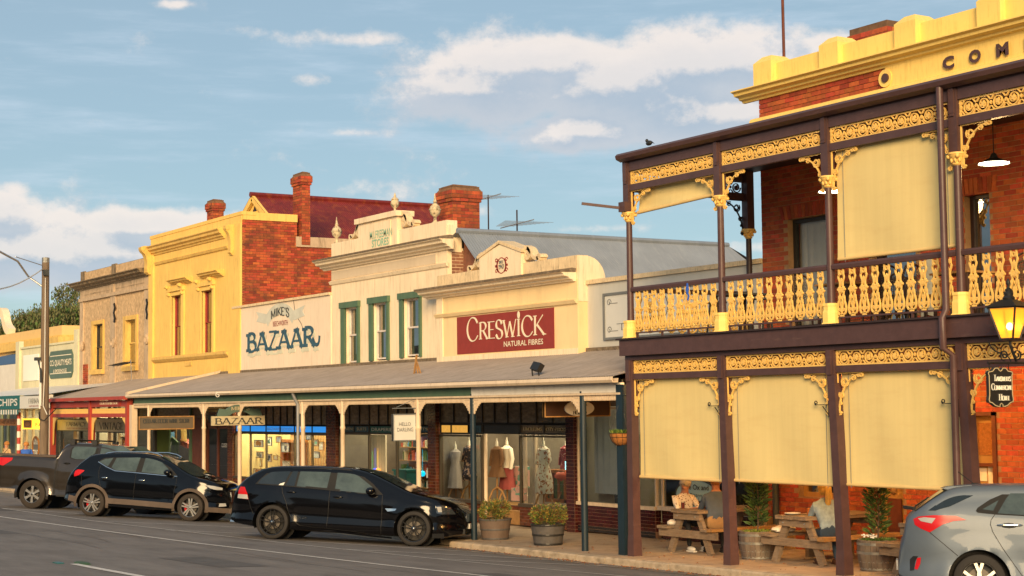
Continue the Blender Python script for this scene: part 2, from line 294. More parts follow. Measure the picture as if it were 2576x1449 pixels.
# ------------------------------------------------------------------ mesh helpers
class MB:
    def __init__(s): s.v = []; s.f = []
    def add(s, vs, fs):
        o = len(s.v); s.v += [tuple(p) for p in vs]; s.f += [tuple(i + o for i in f) for f in fs]; return s
    def box(s, x0, x1, y0, y1, z0, z1):
        return s.add([(x0, y0, z0), (x1, y0, z0), (x1, y1, z0), (x0, y1, z0), (x0, y0, z1), (x1, y0, z1), (x1, y1, z1), (x0, y1, z1)],
                     [(0, 3, 2, 1), (4, 5, 6, 7), (0, 1, 5, 4), (1, 2, 6, 5), (2, 3, 7, 6), (3, 0, 4, 7)])
    def bar(s, a, b, w, d=None, up=(0, 0, 1)):           # rectangular bar between two points
        a, b = Vector(a), Vector(b); d = d or w; t = (b - a).normalized(); up = Vector(up)
        if abs(t.dot(up)) > .98: up = Vector((1, 0, 0))
        n = t.cross(up).normalized(); m = n.cross(t)
        vs = [p + n * i * w / 2 + m * j * d / 2 for p in (a, b) for i, j in ((-1, -1), (1, -1), (1, 1), (-1, 1))]
        return s.add(vs, [(0, 1, 2, 3), (7, 6, 5, 4), (0, 4, 5, 1), (1, 5, 6, 2), (2, 6, 7, 3), (3, 7, 4, 0)])
    def prism(s, pts, y0, y1):                            # polygon in x,z extruded along y
        n = len(pts); vs = [(x, y0, z) for x, z in pts] + [(x, y1, z) for x, z in pts]
        return s.add(vs, [tuple(range(n)), tuple(range(2 * n - 1, n - 1, -1))] + [(i, i + n, (i + 1) % n + n, (i + 1) % n) for i in range(n)])
    def prism_x(s, pts, x0, x1):                          # polygon in y,z extruded along x
        n = len(pts); vs = [(x0, y, z) for y, z in pts] + [(x1, y, z) for y, z in pts]
        return s.add(vs, [tuple(range(n)), tuple(range(2 * n - 1, n - 1, -1))] + [(i, i + n, (i + 1) % n + n, (i + 1) % n) for i in range(n)])
    def prism_z(s, pts, z0, z1):
        n = len(pts); vs = [(x, y, z0) for x, y in pts] + [(x, y, z1) for x, y in pts]
        return s.add(vs, [tuple(range(n)), tuple(range(2 * n - 1, n - 1, -1))] + [(i, i + n, (i + 1) % n + n, (i + 1) % n) for i in range(n)])
    def quad(s, a, b, c, d): return s.add([a, b, c, d], [(0, 1, 2, 3)])
    def lathe(s, prof, c=(0, 0, 0), n=16, sx=1, sy=1, cap=True):
        vs = []; fs = []
        for r, z in prof:
            for i in range(n):
                a = 2 * pi * i / n; vs.append((c[0] + r * cos(a) * sx, c[1] + r * sin(a) * sy, c[2] + z))
        for j in range(len(prof) - 1):
            for i in range(n):
                fs.append((j * n + i, j * n + (i + 1) % n, (j + 1) * n + (i + 1) % n, (j + 1) * n + i))
        if cap: fs.append(tuple(range(n - 1, -1, -1))); fs.append(tuple(range((len(prof) - 1) * n, len(prof) * n)))
        return s.add(vs, fs)
    def tube(s, path, r, n=8, cap=True):
        path = [Vector(p) for p in path]; R = r if isinstance(r, (list, tuple)) else [r] * len(path)
        vs = []; fs = []; pn = None
        for i, p in enumerate(path):
            t = (path[min(i + 1, len(path) - 1)] - path[max(i - 1, 0)]).normalized()
            if pn is None:
                up = Vector((0, 0, 1)) if abs(t.z) < .9 else Vector((1, 0, 0)); pn = t.cross(up).normalized()
            pn = (pn - t * pn.dot(t)).normalized(); q = t.cross(pn)
            for k in range(n):
                a = 2 * pi * k / n; vs.append(p + (pn * cos(a) + q * sin(a)) * R[i])
        for i in range(len(path) - 1):
            for k in range(n): fs.append((i * n + k, i * n + (k + 1) % n, (i + 1) * n + (k + 1) % n, (i + 1) * n + k))
        if cap: fs.append(tuple(range(n - 1, -1, -1))); fs.append(tuple(range((len(path) - 1) * n, len(path) * n)))
        return s.add(vs, fs)
    def ribbon(s, path, wd, y0, y1, back=False):          # strip in the xz plane with width wd (or list), from y0 (front) to y1
        n = len(path); W = wd if isinstance(wd, (list, tuple)) else [wd] * n; L = []; Rr = []
        for i in range(n):
            a = path[max(i - 1, 0)]; b = path[min(i + 1, n - 1)]; dx, dz = b[0] - a[0], b[1] - a[1]; l = math.hypot(dx, dz) or 1
            nx, nz = -dz / l * W[i] / 2, dx / l * W[i] / 2
            L.append((path[i][0] + nx, path[i][1] + nz)); Rr.append((path[i][0] - nx, path[i][1] - nz))
        vs = [(x, y0, z) for x, z in L] + [(x, y0, z) for x, z in Rr] + [(x, y1, z) for x, z in L] + [(x, y1, z) for x, z in Rr]; fs = []
        for i in range(n - 1):
            fs.append((i, i + 1, n + i + 1, n + i)); fs.append((i, 2 * n + i, 2 * n + i + 1, i + 1)); fs.append((n + i, n + i + 1, 3 * n + i + 1, 3 * n + i))
            if back: fs.append((2 * n + i, 3 * n + i, 3 * n + i + 1, 2 * n + i + 1))
        fs += [(0, n, 3 * n, 2 * n), (n - 1, 3 * n - 1, 4 * n - 1, 2 * n - 1)]
        return s.add(vs, fs)
    def ellip(s, c, r, n=10, m=6):
        prof = [(max(1e-4, sin(pi * j / m)), -cos(pi * j / m)) for j in range(m + 1)]; vs = []; fs = []
        for a_, z in prof:
            for i in range(n):
                a = 2 * pi * i / n; vs.append((c[0] + r[0] * a_ * cos(a), c[1] + r[1] * a_ * sin(a), c[2] + r[2] * z))
        for j in range(m):
            for i in range(n): fs.append((j * n + i, j * n + (i + 1) % n, (j + 1) * n + (i + 1) % n, (j + 1) * n + i))
        return s.add(vs, fs)
    def xf(s, mtx): s.v = [tuple(mtx @ Vector(p)) for p in s.v]; return s
    def merge(s, o): return s.add(o.v, o.f)

ORG = {}
def mesh(name, mb, m, smooth=False, off=None):
    me = bpy.data.meshes.new(name)
    vs = [(x - off[0], y - off[1], z - off[2]) for x, y, z in mb.v] if off else mb.v
    me.from_pydata(vs, [], mb.f)
    for x in (m if isinstance(m, (list, tuple)) else [m]): me.materials.append(M[x] if isinstance(x, str) else x)
    if smooth:
        me.shade_smooth()
        try: me.set_sharp_from_angle(angle=radians(smooth if smooth is not True else 40))
        except Exception: pass
    me.update(); return me
def T(name, label, cat, loc=(0, 0, 0), rz=0, group=None):
    o = bpy.data.objects.new(name, None); COL.objects.link(o); o.empty_display_size = .2
    o.location = loc; o.rotation_euler = (0, 0, rz); ORG[o] = Vector(loc) if not rz else Vector((0, 0, 0))
    o['label'] = label; o['category'] = cat
    if group: o['group'] = group
    return o
def P(name, mb, m, parent=None, label=None, kind=None, smooth=False, local=False):
    off = None
    if parent is not None and not local: off = ORG.get(parent)
    me = mesh(name, mb, m, smooth, off); o = bpy.data.objects.new(name, me); COL.objects.link(o); o.parent = parent
    ORG[o] = ORG.get(parent, Vector((0, 0, 0))) if parent is not None else Vector((0, 0, 0))
    if label: o['label'] = label
    if kind: o['kind'] = kind
    return o
def TL(name, mb, m, label, cat, group=None, smooth=False, loc=None, rz=0):        # thing that is one mesh
    me = mesh(name, mb, m, smooth); o = bpy.data.objects.new(name, me); COL.objects.link(o); ORG[o] = Vector((0, 0, 0))
    if loc: o.location = loc
    o.rotation_euler = (0, 0, rz); o['label'] = label; o['category'] = cat
    if group: o['group'] = group
    return o
def S(name, mb, m, smooth=False, kind='structure'):
    me = mesh(name, mb, m, smooth); o = bpy.data.objects.new(name, me); COL.objects.link(o); o['kind'] = kind; ORG[o] = Vector((0, 0, 0)); return o
def inst(name, me, parent, loc=(0, 0, 0), rot=(0, 0, 0), scale=None):
    o = bpy.data.objects.new(name, me); COL.objects.link(o); o.parent = parent
    o.location = Vector(loc) - (ORG.get(parent, Vector((0, 0, 0))) if parent is not None else Vector((0, 0, 0)))
    o.rotation_euler = rot
    if scale: o.scale = scale
    return o
def kids(o): return [c for c in bpy.data.objects if c.parent == o]
def clone(o, loc=None, rz=None, label=None, children=None):
    CH = {}
    for c in bpy.data.objects: CH.setdefault(c.parent, []).append(c)
    def rec(q, par):
        n = q.copy(); COL.objects.link(n); n.parent = par
        for ch in CH.get(q, []): rec(ch, n)
        return n
    r = rec(o, None)
    if loc is not None: r.location = loc
    if rz is not None: r.rotation_euler = (0, 0, rz)
    if label: r['label'] = label
    return r
def point_light(name, loc, energy, col, parent, r=.08, kind='POINT'):
    l = bpy.data.lights.new(name, kind); l.energy = energy; l.color = col
    if kind == 'POINT': l.shadow_soft_size = r
    else: l.size = r
    o = bpy.data.objects.new(name, l); COL.objects.link(o); o.parent = parent
    o.location = Vector(loc) - (ORG.get(parent, Vector((0, 0, 0))) if parent is not None else Vector((0, 0, 0))); return o

def wall(x0, x1, z0, z1, y, th, holes=(), depth=None, mb=None):     # wall facing -y with rectangular openings and reveals
    mb = mb or MB(); xs = sorted({x0, x1, *[h[0] for h in holes], *[h[1] for h in holes]}); zs = sorted({z0, z1, *[h[2] for h in holes], *[h[3] for h in holes]})
    for i in range(len(xs) - 1):
        for j in range(len(zs) - 1):
            cx, cz = (xs[i] + xs[i + 1]) / 2, (zs[j] + zs[j + 1]) / 2
            if any(h[0] < cx < h[1] and h[2] < cz < h[3] for h in holes): continue
            mb.quad((xs[i], y, zs[j]), (xs[i + 1], y, zs[j]), (xs[i + 1], y, zs[j + 1]), (xs[i], y, zs[j + 1]))
    d = depth or th
    for a, b, c, e in holes:
        mb.quad((a, y, c), (a, y, e), (a, y + d, e), (a, y + d, c)); mb.quad((b, y, c), (b, y + d, c), (b, y + d, e), (b, y, e))
        mb.quad((a, y, e), (b, y, e), (b, y + d, e), (a, y + d, e)); mb.quad((a, y, c), (a, y + d, c), (b, y + d, c), (b, y, c))
    mb.quad((x0, y, z0), (x0, y, z1), (x0, y + th, z1), (x0, y + th, z0)); mb.quad((x1, y, z0), (x1, y + th, z0), (x1, y + th, z1), (x1, y, z1))
    mb.quad((x0, y, z1), (x1, y, z1), (x1, y + th, z1), (x0, y + th, z1))
    return mb
def bricks(parent, axis, u0, u1, z0, z1, w0, holes=(), m='brick_red', bl=.235, bh=.082, bd=.10, gap=.011, proud=.006, name='brick', lim=0, stuff='brickwork', top=None, jit=.003, dirn=-1, key=None):
    """axis 'x': wall in the xz plane at y=w0 facing -y; axis 'y': wall in the yz plane at x=w0 facing +x"""
    cells = []; nr = max(1, round((z1 - z0) / bh)); ch = (z1 - z0) / nr
    for r in range(nr):
        u = u0 - (bl / 2 if r % 2 else 0); zc = z0 + (r + .5) * ch
        while u < u1 - .01:
            a, b = max(u, u0), min(u + bl, u1); u += bl
            if b - a < .035: continue
            cu = (a + b) / 2
            if any(h[0] < cu < h[1] and h[2] < zc < h[3] for h in holes):
                continue
            for h in holes:                                # trim against the openings
                if h[2] < zc < h[3]:
                    if a < h[0] < b: b = h[0]
                    if a < h[1] < b: a = h[1]
            if top and zc > top(cu): continue
            if b - a > .035: cells.append((a, b, zc))
    hh = (ch - gap) / 2
    if lim:
        def dist(c):
            p = Vector((c[0], w0, c[2])) if axis == 'x' else Vector((w0, c[0], c[2]))
            return (p - CC).length
        cells.sort(key=key or dist)
    first = cells[:lim]; rest = cells[lim:]; cache = {}
    for a, b, zc in first:
        wkey = round(b - a, 3)
        if wkey not in cache:
            q = MB(); L = wkey / 2 - gap / 2
            if axis == 'x': q.box(-L, L, 0, bd, -hh, hh)
            else: q.box(-bd, 0, -L, L, -hh, hh)
            cache[wkey] = mesh(name, q, m)
        o = random.uniform(0, jit) + proud
        inst(name, cache[wkey], parent, ((a + b) / 2, w0 - o, zc) if axis == 'x' else (w0 + o, (a + b) / 2, zc))
    q = MB()
    for a, b, zc in rest:
        o = random.uniform(0, jit) + proud
        if axis == 'x': q.box(a + gap / 2, b - gap / 2, w0 - o, w0 - o + bd, zc - hh, zc + hh)
        else: q.box(w0 + o - bd, w0 + o, a + gap / 2, b - gap / 2, zc - hh, zc + hh)
    if rest: P(stuff, q, m, parent, kind='stuff')
def corrugated(a, along, down, n, amp=.009, seg=4, rows=1):
    """sheet from corner a, corrugations run along 'down', waves stack along 'along' (vectors)"""
    a, along, down = Vector(a), Vector(along), Vector(down); nm = along.cross(down).normalized()
    if nm.z < 0: nm = -nm
    q = MB(); K = n * seg; vs = []
    for i in range(K + 1):
        o = nm * amp * sin(2 * pi * i / seg + .4)
        for r in range(rows + 1): vs.append(a + along * (i / K) + down * (r / rows) + o)
    fs = [(i * (rows + 1) + r, (i + 1) * (rows + 1) + r, (i + 1) * (rows + 1) + r + 1, i * (rows + 1) + r + 1) for i in range(K) for r in range(rows)]
    return q.add(vs, fs)
def spiral(cx, cz, r, turns, a0, k=.85, n=None, sgn=1):
    n = n or max(8, int(turns * 14)); return [(cx + r * (1 - k * i / n) * cos(a0 + sgn * turns * 2 * pi * i / n), cz + r * (1 - k * i / n) * sin(a0 + sgn * turns * 2 * pi * i / n)) for i in range(n + 1)]
def arc(cx, cz, rx, rz, a0, a1, n=10): return [(cx + rx * cos(a0 + (a1 - a0) * i / n), cz + rz * sin(a0 + (a1 - a0) * i / n)) for i in range(n + 1)]
def chaikin(p, it=2):
    for _ in range(it):
        q = [p[0]]
        for a, b in zip(p[:-1], p[1:]):
            q += [(a[0] * .75 + b[0] * .25, a[1] * .75 + b[1] * .25), (a[0] * .25 + b[0] * .75, a[1] * .25 + b[1] * .75)]
        p = q + [p[-1]]
    return p

# ------------------------------------------------------------------ lettering
G = {  # glyph: (advance, straight strokes, curved strokes)
'A': (.86, [[(.02, 0), (.43, 1)], [(.43, 1), (.84, 0)]], [], [[(.2, .36), (.66, .36)]]),
'B': (.72, [[(.12, 0), (.12, 1)]], [[(.12, 1), (.5, 1), (.64, .78), (.5, .54), (.12, .54)], [(.12, .54), (.58, .54), (.74, .27), (.56, 0), (.12, 0)]], []),
'C': (.82, [], [[(.8, .78), (.62, 1.02), (.3, 1.04), (.04, .72), (.04, .28), (.3, -.04), (.62, -.02), (.82, .2)]], []),
'D': (.82, [[(.12, 0), (.12, 1)]], [[(.12, 1), (.5, 1), (.84, .85), (.84, .15), (.5, 0), (.12, 0)]], []),
'E': (.66, [[(.12, 0), (.12, 1)]], [], [[(.12, .98), (.6, .98)], [(.12, .52), (.5, .52)], [(.12, .02), (.64, .02)]]),
'F': (.62, [[(.12, 0), (.12, 1)]], [], [[(.12, .98), (.6, .98)], [(.12, .52), (.48, .52)]]),
'G': (.86, [[(.76, .05), (.76, .42)]], [[(.78, .8), (.62, 1.02), (.3, 1.04), (.04, .72), (.04, .28), (.3, -.04), (.6, -.02), (.76, .12)]], [[(.54, .42), (.82, .42)]]),
'H': (.82, [[(.12, 0), (.12, 1)], [(.7, 0), (.7, 1)]], [], [[(.12, .52), (.7, .52)]]),
'I': (.30, [[(.15, 0), (.15, 1)]], [], []),
'K': (.78, [[(.12, 0), (.12, 1)], [(.28, .52), (.78, 0)]], [], [[(.12, .38), (.7, 1)]]),
'L': (.64, [[(.12, 0), (.12, 1)]], [], [[(.12, .02), (.6, .02)]]),
'M': (1.0, [[(.12, 0), (.12, 1)], [(.12, 1), (.5, .12)], [(.88, 0), (.88, 1)]], [], [[(.5, .12), (.88, 1)]]),
'N': (.86, [[(.12, 0), (.12, 1)], [(.12, 1), (.74, 0)], [(.74, 0), (.74, 1)]], [], []),
'O': (.90, [], [[(.45, 1.02), (.2, 1.02), (.03, .76), (.03, .24), (.2, -.02), (.45, -.02)], [(.45, -.02), (.7, -.02), (.87, .24), (.87, .76), (.7, 1.02), (.45, 1.02)]], []),
'P': (.70, [[(.12, 0), (.12, 1)]], [[(.12, 1), (.55, 1), (.72, .74), (.55, .46), (.12, .46)]], []),
'Q': (.90, [[(.5, .2), (.88, -.12)]], [[(.45, 1.02), (.2, 1.02), (.03, .76), (.03, .24), (.2, -.02), (.45, -.02)], [(.45, -.02), (.7, -.02), (.87, .24), (.87, .76), (.7, 1.02), (.45, 1.02)]], []),
'R': (.78, [[(.12, 0), (.12, 1)], [(.38, .5), (.78, 0)]], [[(.12, 1), (.52, 1), (.68, .76), (.52, .5), (.12, .5)]], []),
'S': (.66, [], [[(.58, .8), (.48, 1.02), (.2, 1.06), (.06, .84), (.1, .6), (.34, .52), (.58, .4), (.64, .18), (.5, -.05), (.2, -.04), (.06, .2)]], []),
'T': (.72, [[(.36, 0), (.36, 1)]], [], [[(.02, .98), (.7, .98)]]),
'U': (.84, [], [[(.12, 1), (.12, .3), (.2, -.03), (.6, -.03), (.72, .3), (.72, 1)]], []),
'V': (.84, [[(.02, 1), (.43, 0)]], [], [[(.43, 0), (.82, 1)]]),
'W': (1.16, [[(.02, 1), (.32, 0)], [(.58, .9), (.86, 0)]], [], [[(.32, 0), (.58, .9)], [(.86, 0), (1.14, 1)]]),
'X': (.80, [[(.04, 1), (.76, 0)]], [], [[(.04, 0), (.74, 1)]]),
'Y': (.80, [[(.04, 1), (.4, .45)], [(.4, 0), (.4, .45)]], [], [[(.4, .45), (.76, 1)]]),
'Z': (.70, [[(.62, 1), (.06, 0)]], [], [[(.06, .98), (.62, .98)], [(.06, .02), (.66, .02)]]),
"'": (.24, [[(.12, .78), (.14, 1)]], [], []), '.': (.26, [[(.12, 0), (.12, .1)]], [], []),
'&': (.86, [], [[(.8, .35), (.6, 0), (.25, -.04), (.08, .2), (.2, .45), (.5, .65), (.5, .95), (.3, 1.05), (.18, .85), (.3, .6), (.85, 0)]], []),
'1': (.45, [[(.24, 0), (.24, 1)]], [], [[(.08, .82), (.24, .98)]]), '4': (.6, [[(.42, 0), (.42, 1)]], [], [[(.42, 1), (.05, .32)], [(.05, .3), (.58, .3)]]),
'7': (.55, [[(.5, .98), (.18, 0)]], [], [[(.05, .98), (.5, .98)]]), '9': (.6, [], [[(.5, .7), (.3, .45), (.1, .6), (.1, .9), (.3, 1.04), (.52, .85), (.5, .4), (.2, 0)]], []),
'3': (.6, [], [[(.08, .85), (.3, 1.05), (.52, .85), (.42, .55), (.2, .53)], [(.2, .53), (.5, .5), (.56, .2), (.3, -.04), (.06, .15)]], []),
}
def glyph_text(s, x0, x1, z0, z1, y, thick=.17, thin=.05, serif=True, d=.004, caps=1.0, mb=None, curve=None, sp=.06, slab=0, base=None):
    """serif lettering drawn with a broad pen; fits the box; curve(x)->dz lifts the baseline; caps>1 enlarges word initials"""
    items = []; x = 0; prev = ' '
    for ch in s:
        big = caps if (prev == ' ' and caps > 1) else 1
        if ch == ' ': x += .45
        else: items.append((ch, x, big)); x += G[ch][0] * big + sp
        prev = ch
    W = x - sp; sx = (x1 - x0) / W; h = (z1 - z0) / caps; mb = mb or MB(); K = [0]
    def off(): K[0] = (K[0] + 1) % 14; return y - d - .0004 * K[0]
    pen = radians(18)
    def stroke(p, ends):
        n = len(p); ws = []
        for i in range(n):
            a = p[max(i - 1, 0)]; b = p[min(i + 1, n - 1)]; an = atan2((b[1] - a[1]), (b[0] - a[0]) * sx / h if h else 0)
            ws.append((thin + (thick - thin) * min(1, abs(sin(an - pen)) ** 1.5 * 1.05)) * h)
        return ws
    for ch, gx, big in items:
        adv, st, cu, th = G[ch]
        def tr(p):
            X = x0 + (gx + p[0] * big) * sx; Zv = z0 + p[1] * h * big
            if curve: Zv += curve((X - x0) / (x1 - x0))
            return (X, Zv)
        for p in st:
            q = [tr(a) for a in p]; mb.ribbon(q, stroke(q, 0), off(), y + d)
            if serif:
                for e in p:
                    if e[1] in (0, 1):
                        c = tr(e); L = (thick * .9 + .03) * h * big; t = (thin + slab) * h
                        dz = t / 2 if e[1] == 0 else -t / 2
                        mb.box(c[0] - L, c[0] + L, off(), y + d, c[1] + dz - t / 2, c[1] + dz + t / 2)
        for p in cu:
            q = [tr(a) for a in chaikin(p, 2)]; mb.ribbon(q, stroke(q, 0), off(), y + d)
        for p in th:
            q = [tr(a) for a in p]; mb.ribbon(q, [max(thin, thick * .35 if ch in 'VMWKXY' else thin) * h] * len(q), off(), y + d)
    return mb
def sans_text(s, x0, x1, z0, z1, y, bold=0.0, d=.004, shear=0):
    cu = bpy.data.curves.new('t', 'FONT'); cu.body = s; cu.size = 1; cu.offset = bold; cu.extrude = 0; cu.resolution_u = 3; cu.shear = shear
    o = bpy.data.objects.new('t', cu); COL.objects.link(o); dg = bpy.context.evaluated_depsgraph_get(); dg.update()
    me = bpy.data.meshes.new_from_object(o.evaluated_get(dg)); bpy.data.objects.remove(o); bpy.data.curves.remove(cu)
    xs = [v.co.x for v in me.vertices]; ys = [v.co.y for v in me.vertices]; a, b, c_, e = min(xs), max(xs), min(ys), max(ys)
    mb = MB(); vs = [(x0 + (v.co.x - a) / (b - a) * (x1 - x0), y - d, z0 + (v.co.y - c_) / (e - c_) * (z1 - z0)) for v in me.vertices]
    mb.add(vs, [tuple(p.vertices) for p in me.polygons]); bpy.data.meshes.remove(me); return mb
# ================================================================== ground, road, footpath
def clampf(a, lo, hi): return max(lo, min(hi, a))
def fz(x): return .017 * x if x > 0 else (.012 * x if x > -6 else -.072 + .005 * (max(x, -80) + 6))
def gz(x, y):                                             # road surface
    d = max(0, -y - .5); return -.12 + fz(clampf(x, -90, 30)) + .07 * d / (1 + (d / 16) ** 2)
def onG(px, py, f=gz, lift=0):
    z = 0; r = unproj(px, py)
    for _ in range(60):
        p = CC + r * ((z - CC.z) / r.z); z = f(p.x, p.y) + lift
    return p
def grid_sheet(xs, ys, f):
    q = MB(); vs = [(x, y, f(x, y)) for x in xs for y in ys]; n = len(ys)
    return q.add(vs, [(i * n + j, (i + 1) * n + j, (i + 1) * n + j + 1, i * n + j + 1) for i in range(len(xs) - 1) for j in range(n - 1)])
def frange(a, b, s): 
    n = max(1, round((b - a) / s)); return [a + (b - a) * i / n for i in range(n + 1)]
far = grid_sheet([-2500, -800, -300, -120, -60, 0, 60, 200, 800, 2500], [-2500, -800, -300, -100, -60, 3, 60, 300, 900, 2500], lambda x, y: -1.2 if y < 0 or abs(x) > 70 else -1.0)
S('ground', far, 'grass_ground')
mat('added_rise_scrub', (.05, .045, .028), .95, var=.7, vs=.16, dirt=(.22, .16, .10), dirt_amt=.6, dirt_scale=(.06, .06, .3), dirt_thr=(.52, .56))
import mathutils.noise as mn
def hz_(x, y): d = clampf((-30 - y) / 9, 0, 1); return -.6 + d * d * (3 - 2 * d) * (6.5 + 3.2 * mn.noise(Vector((x * .07, y * .05, 1))) + 1.8 * mn.noise(Vector((x * .3, y * .2, 4)))) * (1 + .002 * (-30 - y))
S('added_rise', grid_sheet(frange(-200, 220, 3), frange(-400, -30, 8)[:-1] + frange(-46, -29.5, 1.5), hz_), 'added_rise_scrub', smooth=True)  # unseen rise added behind the camera to darken reflections in the cars
KX = -5.35                                                # where the kerb steps out
S('road', grid_sheet(frange(-95, 40, 1.5), [-60, -45, -35, -28, -22, -18, -15, -12, -10, -8, -6.5, -5, -4, -3, -2, -1.4, -.9, -.4, 0], gz), 'asphalt', smooth=True)
fp = grid_sheet(frange(-95, 40, 1), [-.12, 1, 2, 3.4, 6], lambda x, y: fz(x) + .004 * max(0, y)); fp.merge(grid_sheet(frange(KX, 40, 1), [-.42, -.12], lambda x, y: fz(x)))
S('footpath', fp, 'concrete')
# expansion joints of the footpath slabs: thin sunken strips
q = MB()
for i in range(-30, 20):
    x = i * 1.45 + .4; q.quad((x, -.12, fz(x) + .004), (x + .014, -.12, fz(x) + .004), (x + .014, 2.8, fz(x) + .015), (x, 2.8, fz(x) + .015))
for yy in (1.1,):
    for i in range(-44, 30): q.quad((i, yy, fz(i) + .008), (i + 1, yy, fz(i + 1) + .008), (i + 1, yy + .014, fz(i + 1) + .008), (i, yy + .014, fz(i) + .008))
S('footpath_joint', q, 'mortar_dark')
def kerb_run(x0, x1, y0):
    xs = frange(x0, x1, .9)
    for a, b in zip(xs[:-1], xs[1:]):
        a2, b2 = a + .006, b - .006; o = random.uniform(-.012, .012); t = random.uniform(-.006, .006)
        q = MB(); pa = [(y0 + o, fz(a) - .3), (y0 + o, fz(a) - .02 + t), (y0 + .025 + o, fz(a) + .006 + t), (y0 + .19, fz(a) + .007), (y0 + .19, fz(a) - .3)]
        q.prism_x(pa, a2, b2)
        for i in range(5, 10): q.v[i] = (q.v[i][0], q.v[i][1], q.v[i][2] + fz(b) - fz(a))
        yield q
kerb = bpy.data.objects.new('kerb', None); COL.objects.link(kerb); kerb['kind'] = 'structure'; ORG[kerb] = Vector((0, 0, 0))
for run in ((KX, 16, -.58), (-60, KX, -.26)):
    for q in kerb_run(*run): P('kerb_stone', q, 'kerb_stone', kerb)
gut = MB()
for a, b, y0 in ((KX - .1, 30, -.58), (-60, KX, -.26)):
    for u, v in zip(frange(a, b, 1.5)[:-1], frange(a, b, 1.5)[1:]):
        gut.quad((u, y0 - .42, gz(u, y0 - .42) + .006), (v, y0 - .42, gz(v, y0 - .42) + .006), (v, y0 + .03, gz(v, -.5) - .008), (u, y0 + .03, gz(u, -.5) - .008))
S('gutter_channel', gut, 'kerb_stone')
# painted lines
def ground_strip(a, b, wdt, lift=.006, n=None):
    a, b = Vector((a[0], a[1])), Vector((b[0], b[1])); t = (b - a).normalized(); nn = Vector((-t.y, t.x)) * wdt / 2
    n = n or max(1, int((b - a).length / 1.0)); q = MB(); vs = []
    for i in range(n + 1):
        p = a + (b - a) * i / n
        for s_ in (-1, 1):
            r = p + nn * s_; vs.append((r.x, r.y, gz(r.x, r.y) + lift))
    return q.add(vs, [(2 * i, 2 * i + 1, 2 * i + 3, 2 * i + 2) for i in range(n)])
ZG = Zm(0, 1880, 1.3417)
A = [onG(*ZG(u, v)) for u, v in ((0, 78), (380, 131), (1740, 299), (2400, 372))]
q = MB(); ym = -6.4
pts = [Vector((-60, A[0].y + (A[0].y - A[2].y) * .6, 0))] + A + [Vector((30, A[3].y + (A[3].y - A[2].y) * 1.5, 0))]
for a, b in zip(pts[:-1], pts[1:]): q.merge(ground_strip(a, b, .10))
S('road_marking', q, 'line_paint')
B = [onG(*ZG(u, v)) for u, v in ((10, 36), (480, 101), (1100, 172), (1740, 243), (2200, 291), (2570, 326))]
q = MB()
for a, b in zip(B[:-1], B[1:]): q.merge(ground_strip(a, b, .055))
q.merge(ground_strip(B[-1], B[-1] + (B[-1] - B[-2]) * 6, .055))
for (u, v), (u2, v2) in (((10, 36), (370, 62)), ((480, 101), (1240, 133)), ((830, 146), (1290, 166)), ((1540, 203), (2576, 268)), ((1740, 243), (2576, 286)), ((2200, 291), (2576, 307))):
    a, b = onG(*ZG(u, v)), onG(*ZG(u2, v2)); t = (b - a); L = t.length; e = a + t.normalized() * min(5.4, max(4.6, L))
    if e.y > -.7: e = a + t * ((-.75 - a.y) / (t.y or 1))
    q.merge(ground_strip(a, e, .07, .009))
S('road_marking', q, 'line_paint')
a, b = onG(*ZG(372, 316)), onG(*ZG(740, 384)); S('road_marking', ground_strip(a, b + (b - a) * 2, .13), 'line_paint')
mat('asphalt_patch', (.10, .09, .083), .8, var=.2, vs=3, bump=.5, bs=90)
for a, b, w1_ in (((-13, -8.6), (-9.5, -8.4), 1.1), ((-2, -7.4), (.4, -7.3), .8), ((-24, -5.6), (-20, -5.5), .9), ((2.5, -4.6), (4.2, -4.5), .7)): S('road_patch', ground_strip(a, b, w1_, .003), 'asphalt_patch')
# tar seams and a patch
q = MB()
for _ in range(9):
    x, y = random.uniform(-14, 4), random.uniform(-13, -5.5)
    for k in range(5):
        a = (x, y); x += random.uniform(.5, 1.2); y += random.uniform(-.12, .12); q.merge(ground_strip(a, (x, y), .018, .004, 1))
S('tar_seam', q, 'sign_black')
p = onG(*ZG(415, 313)); TL('weed_patch', MB().lathe([(.0, .03), (.25, .02), (.32, 0)], (p.x, p.y, p.z), 9, 1, .3), 'leaf_dark', 'dark tuft of weeds at the start of the near lane line', 'weeds')
p = onG(*ZG(293, 311)); q = MB(); q.box(p.x - .13, p.x + .13, p.y - .05, p.y + .05, p.z, p.z + .012); TL('bottle_cap_litter', q, 'blue_glow' if False else 'sign_teal', 'small blue scrap lying on the bare asphalt', 'litter')
q = MB()
for i in range(520):
    t = random.random() ** .8; x = -5.2 + 13 * t; y = -.62 - abs(random.gauss(0, .22)) if random.random() < .75 else random.uniform(-.4, 2.4)
    z = (gz(x, y) + .012) if y < -.55 else fz(x) + .012; s_ = random.uniform(.012, .035); a = random.uniform(0, pi)
    q.add([(x - s_ * cos(a), y - s_ * sin(a), z), (x + s_ * .5 * sin(a), y - s_ * .5 * cos(a), z + .012), (x + s_ * cos(a), y + s_ * sin(a), z + .006), (x - s_ * .5 * sin(a), y + s_ * .5 * cos(a), z + .015)], [(0, 1, 2, 3)])
S('leaf_litter', q, 'leaf_litter', kind='stuff')

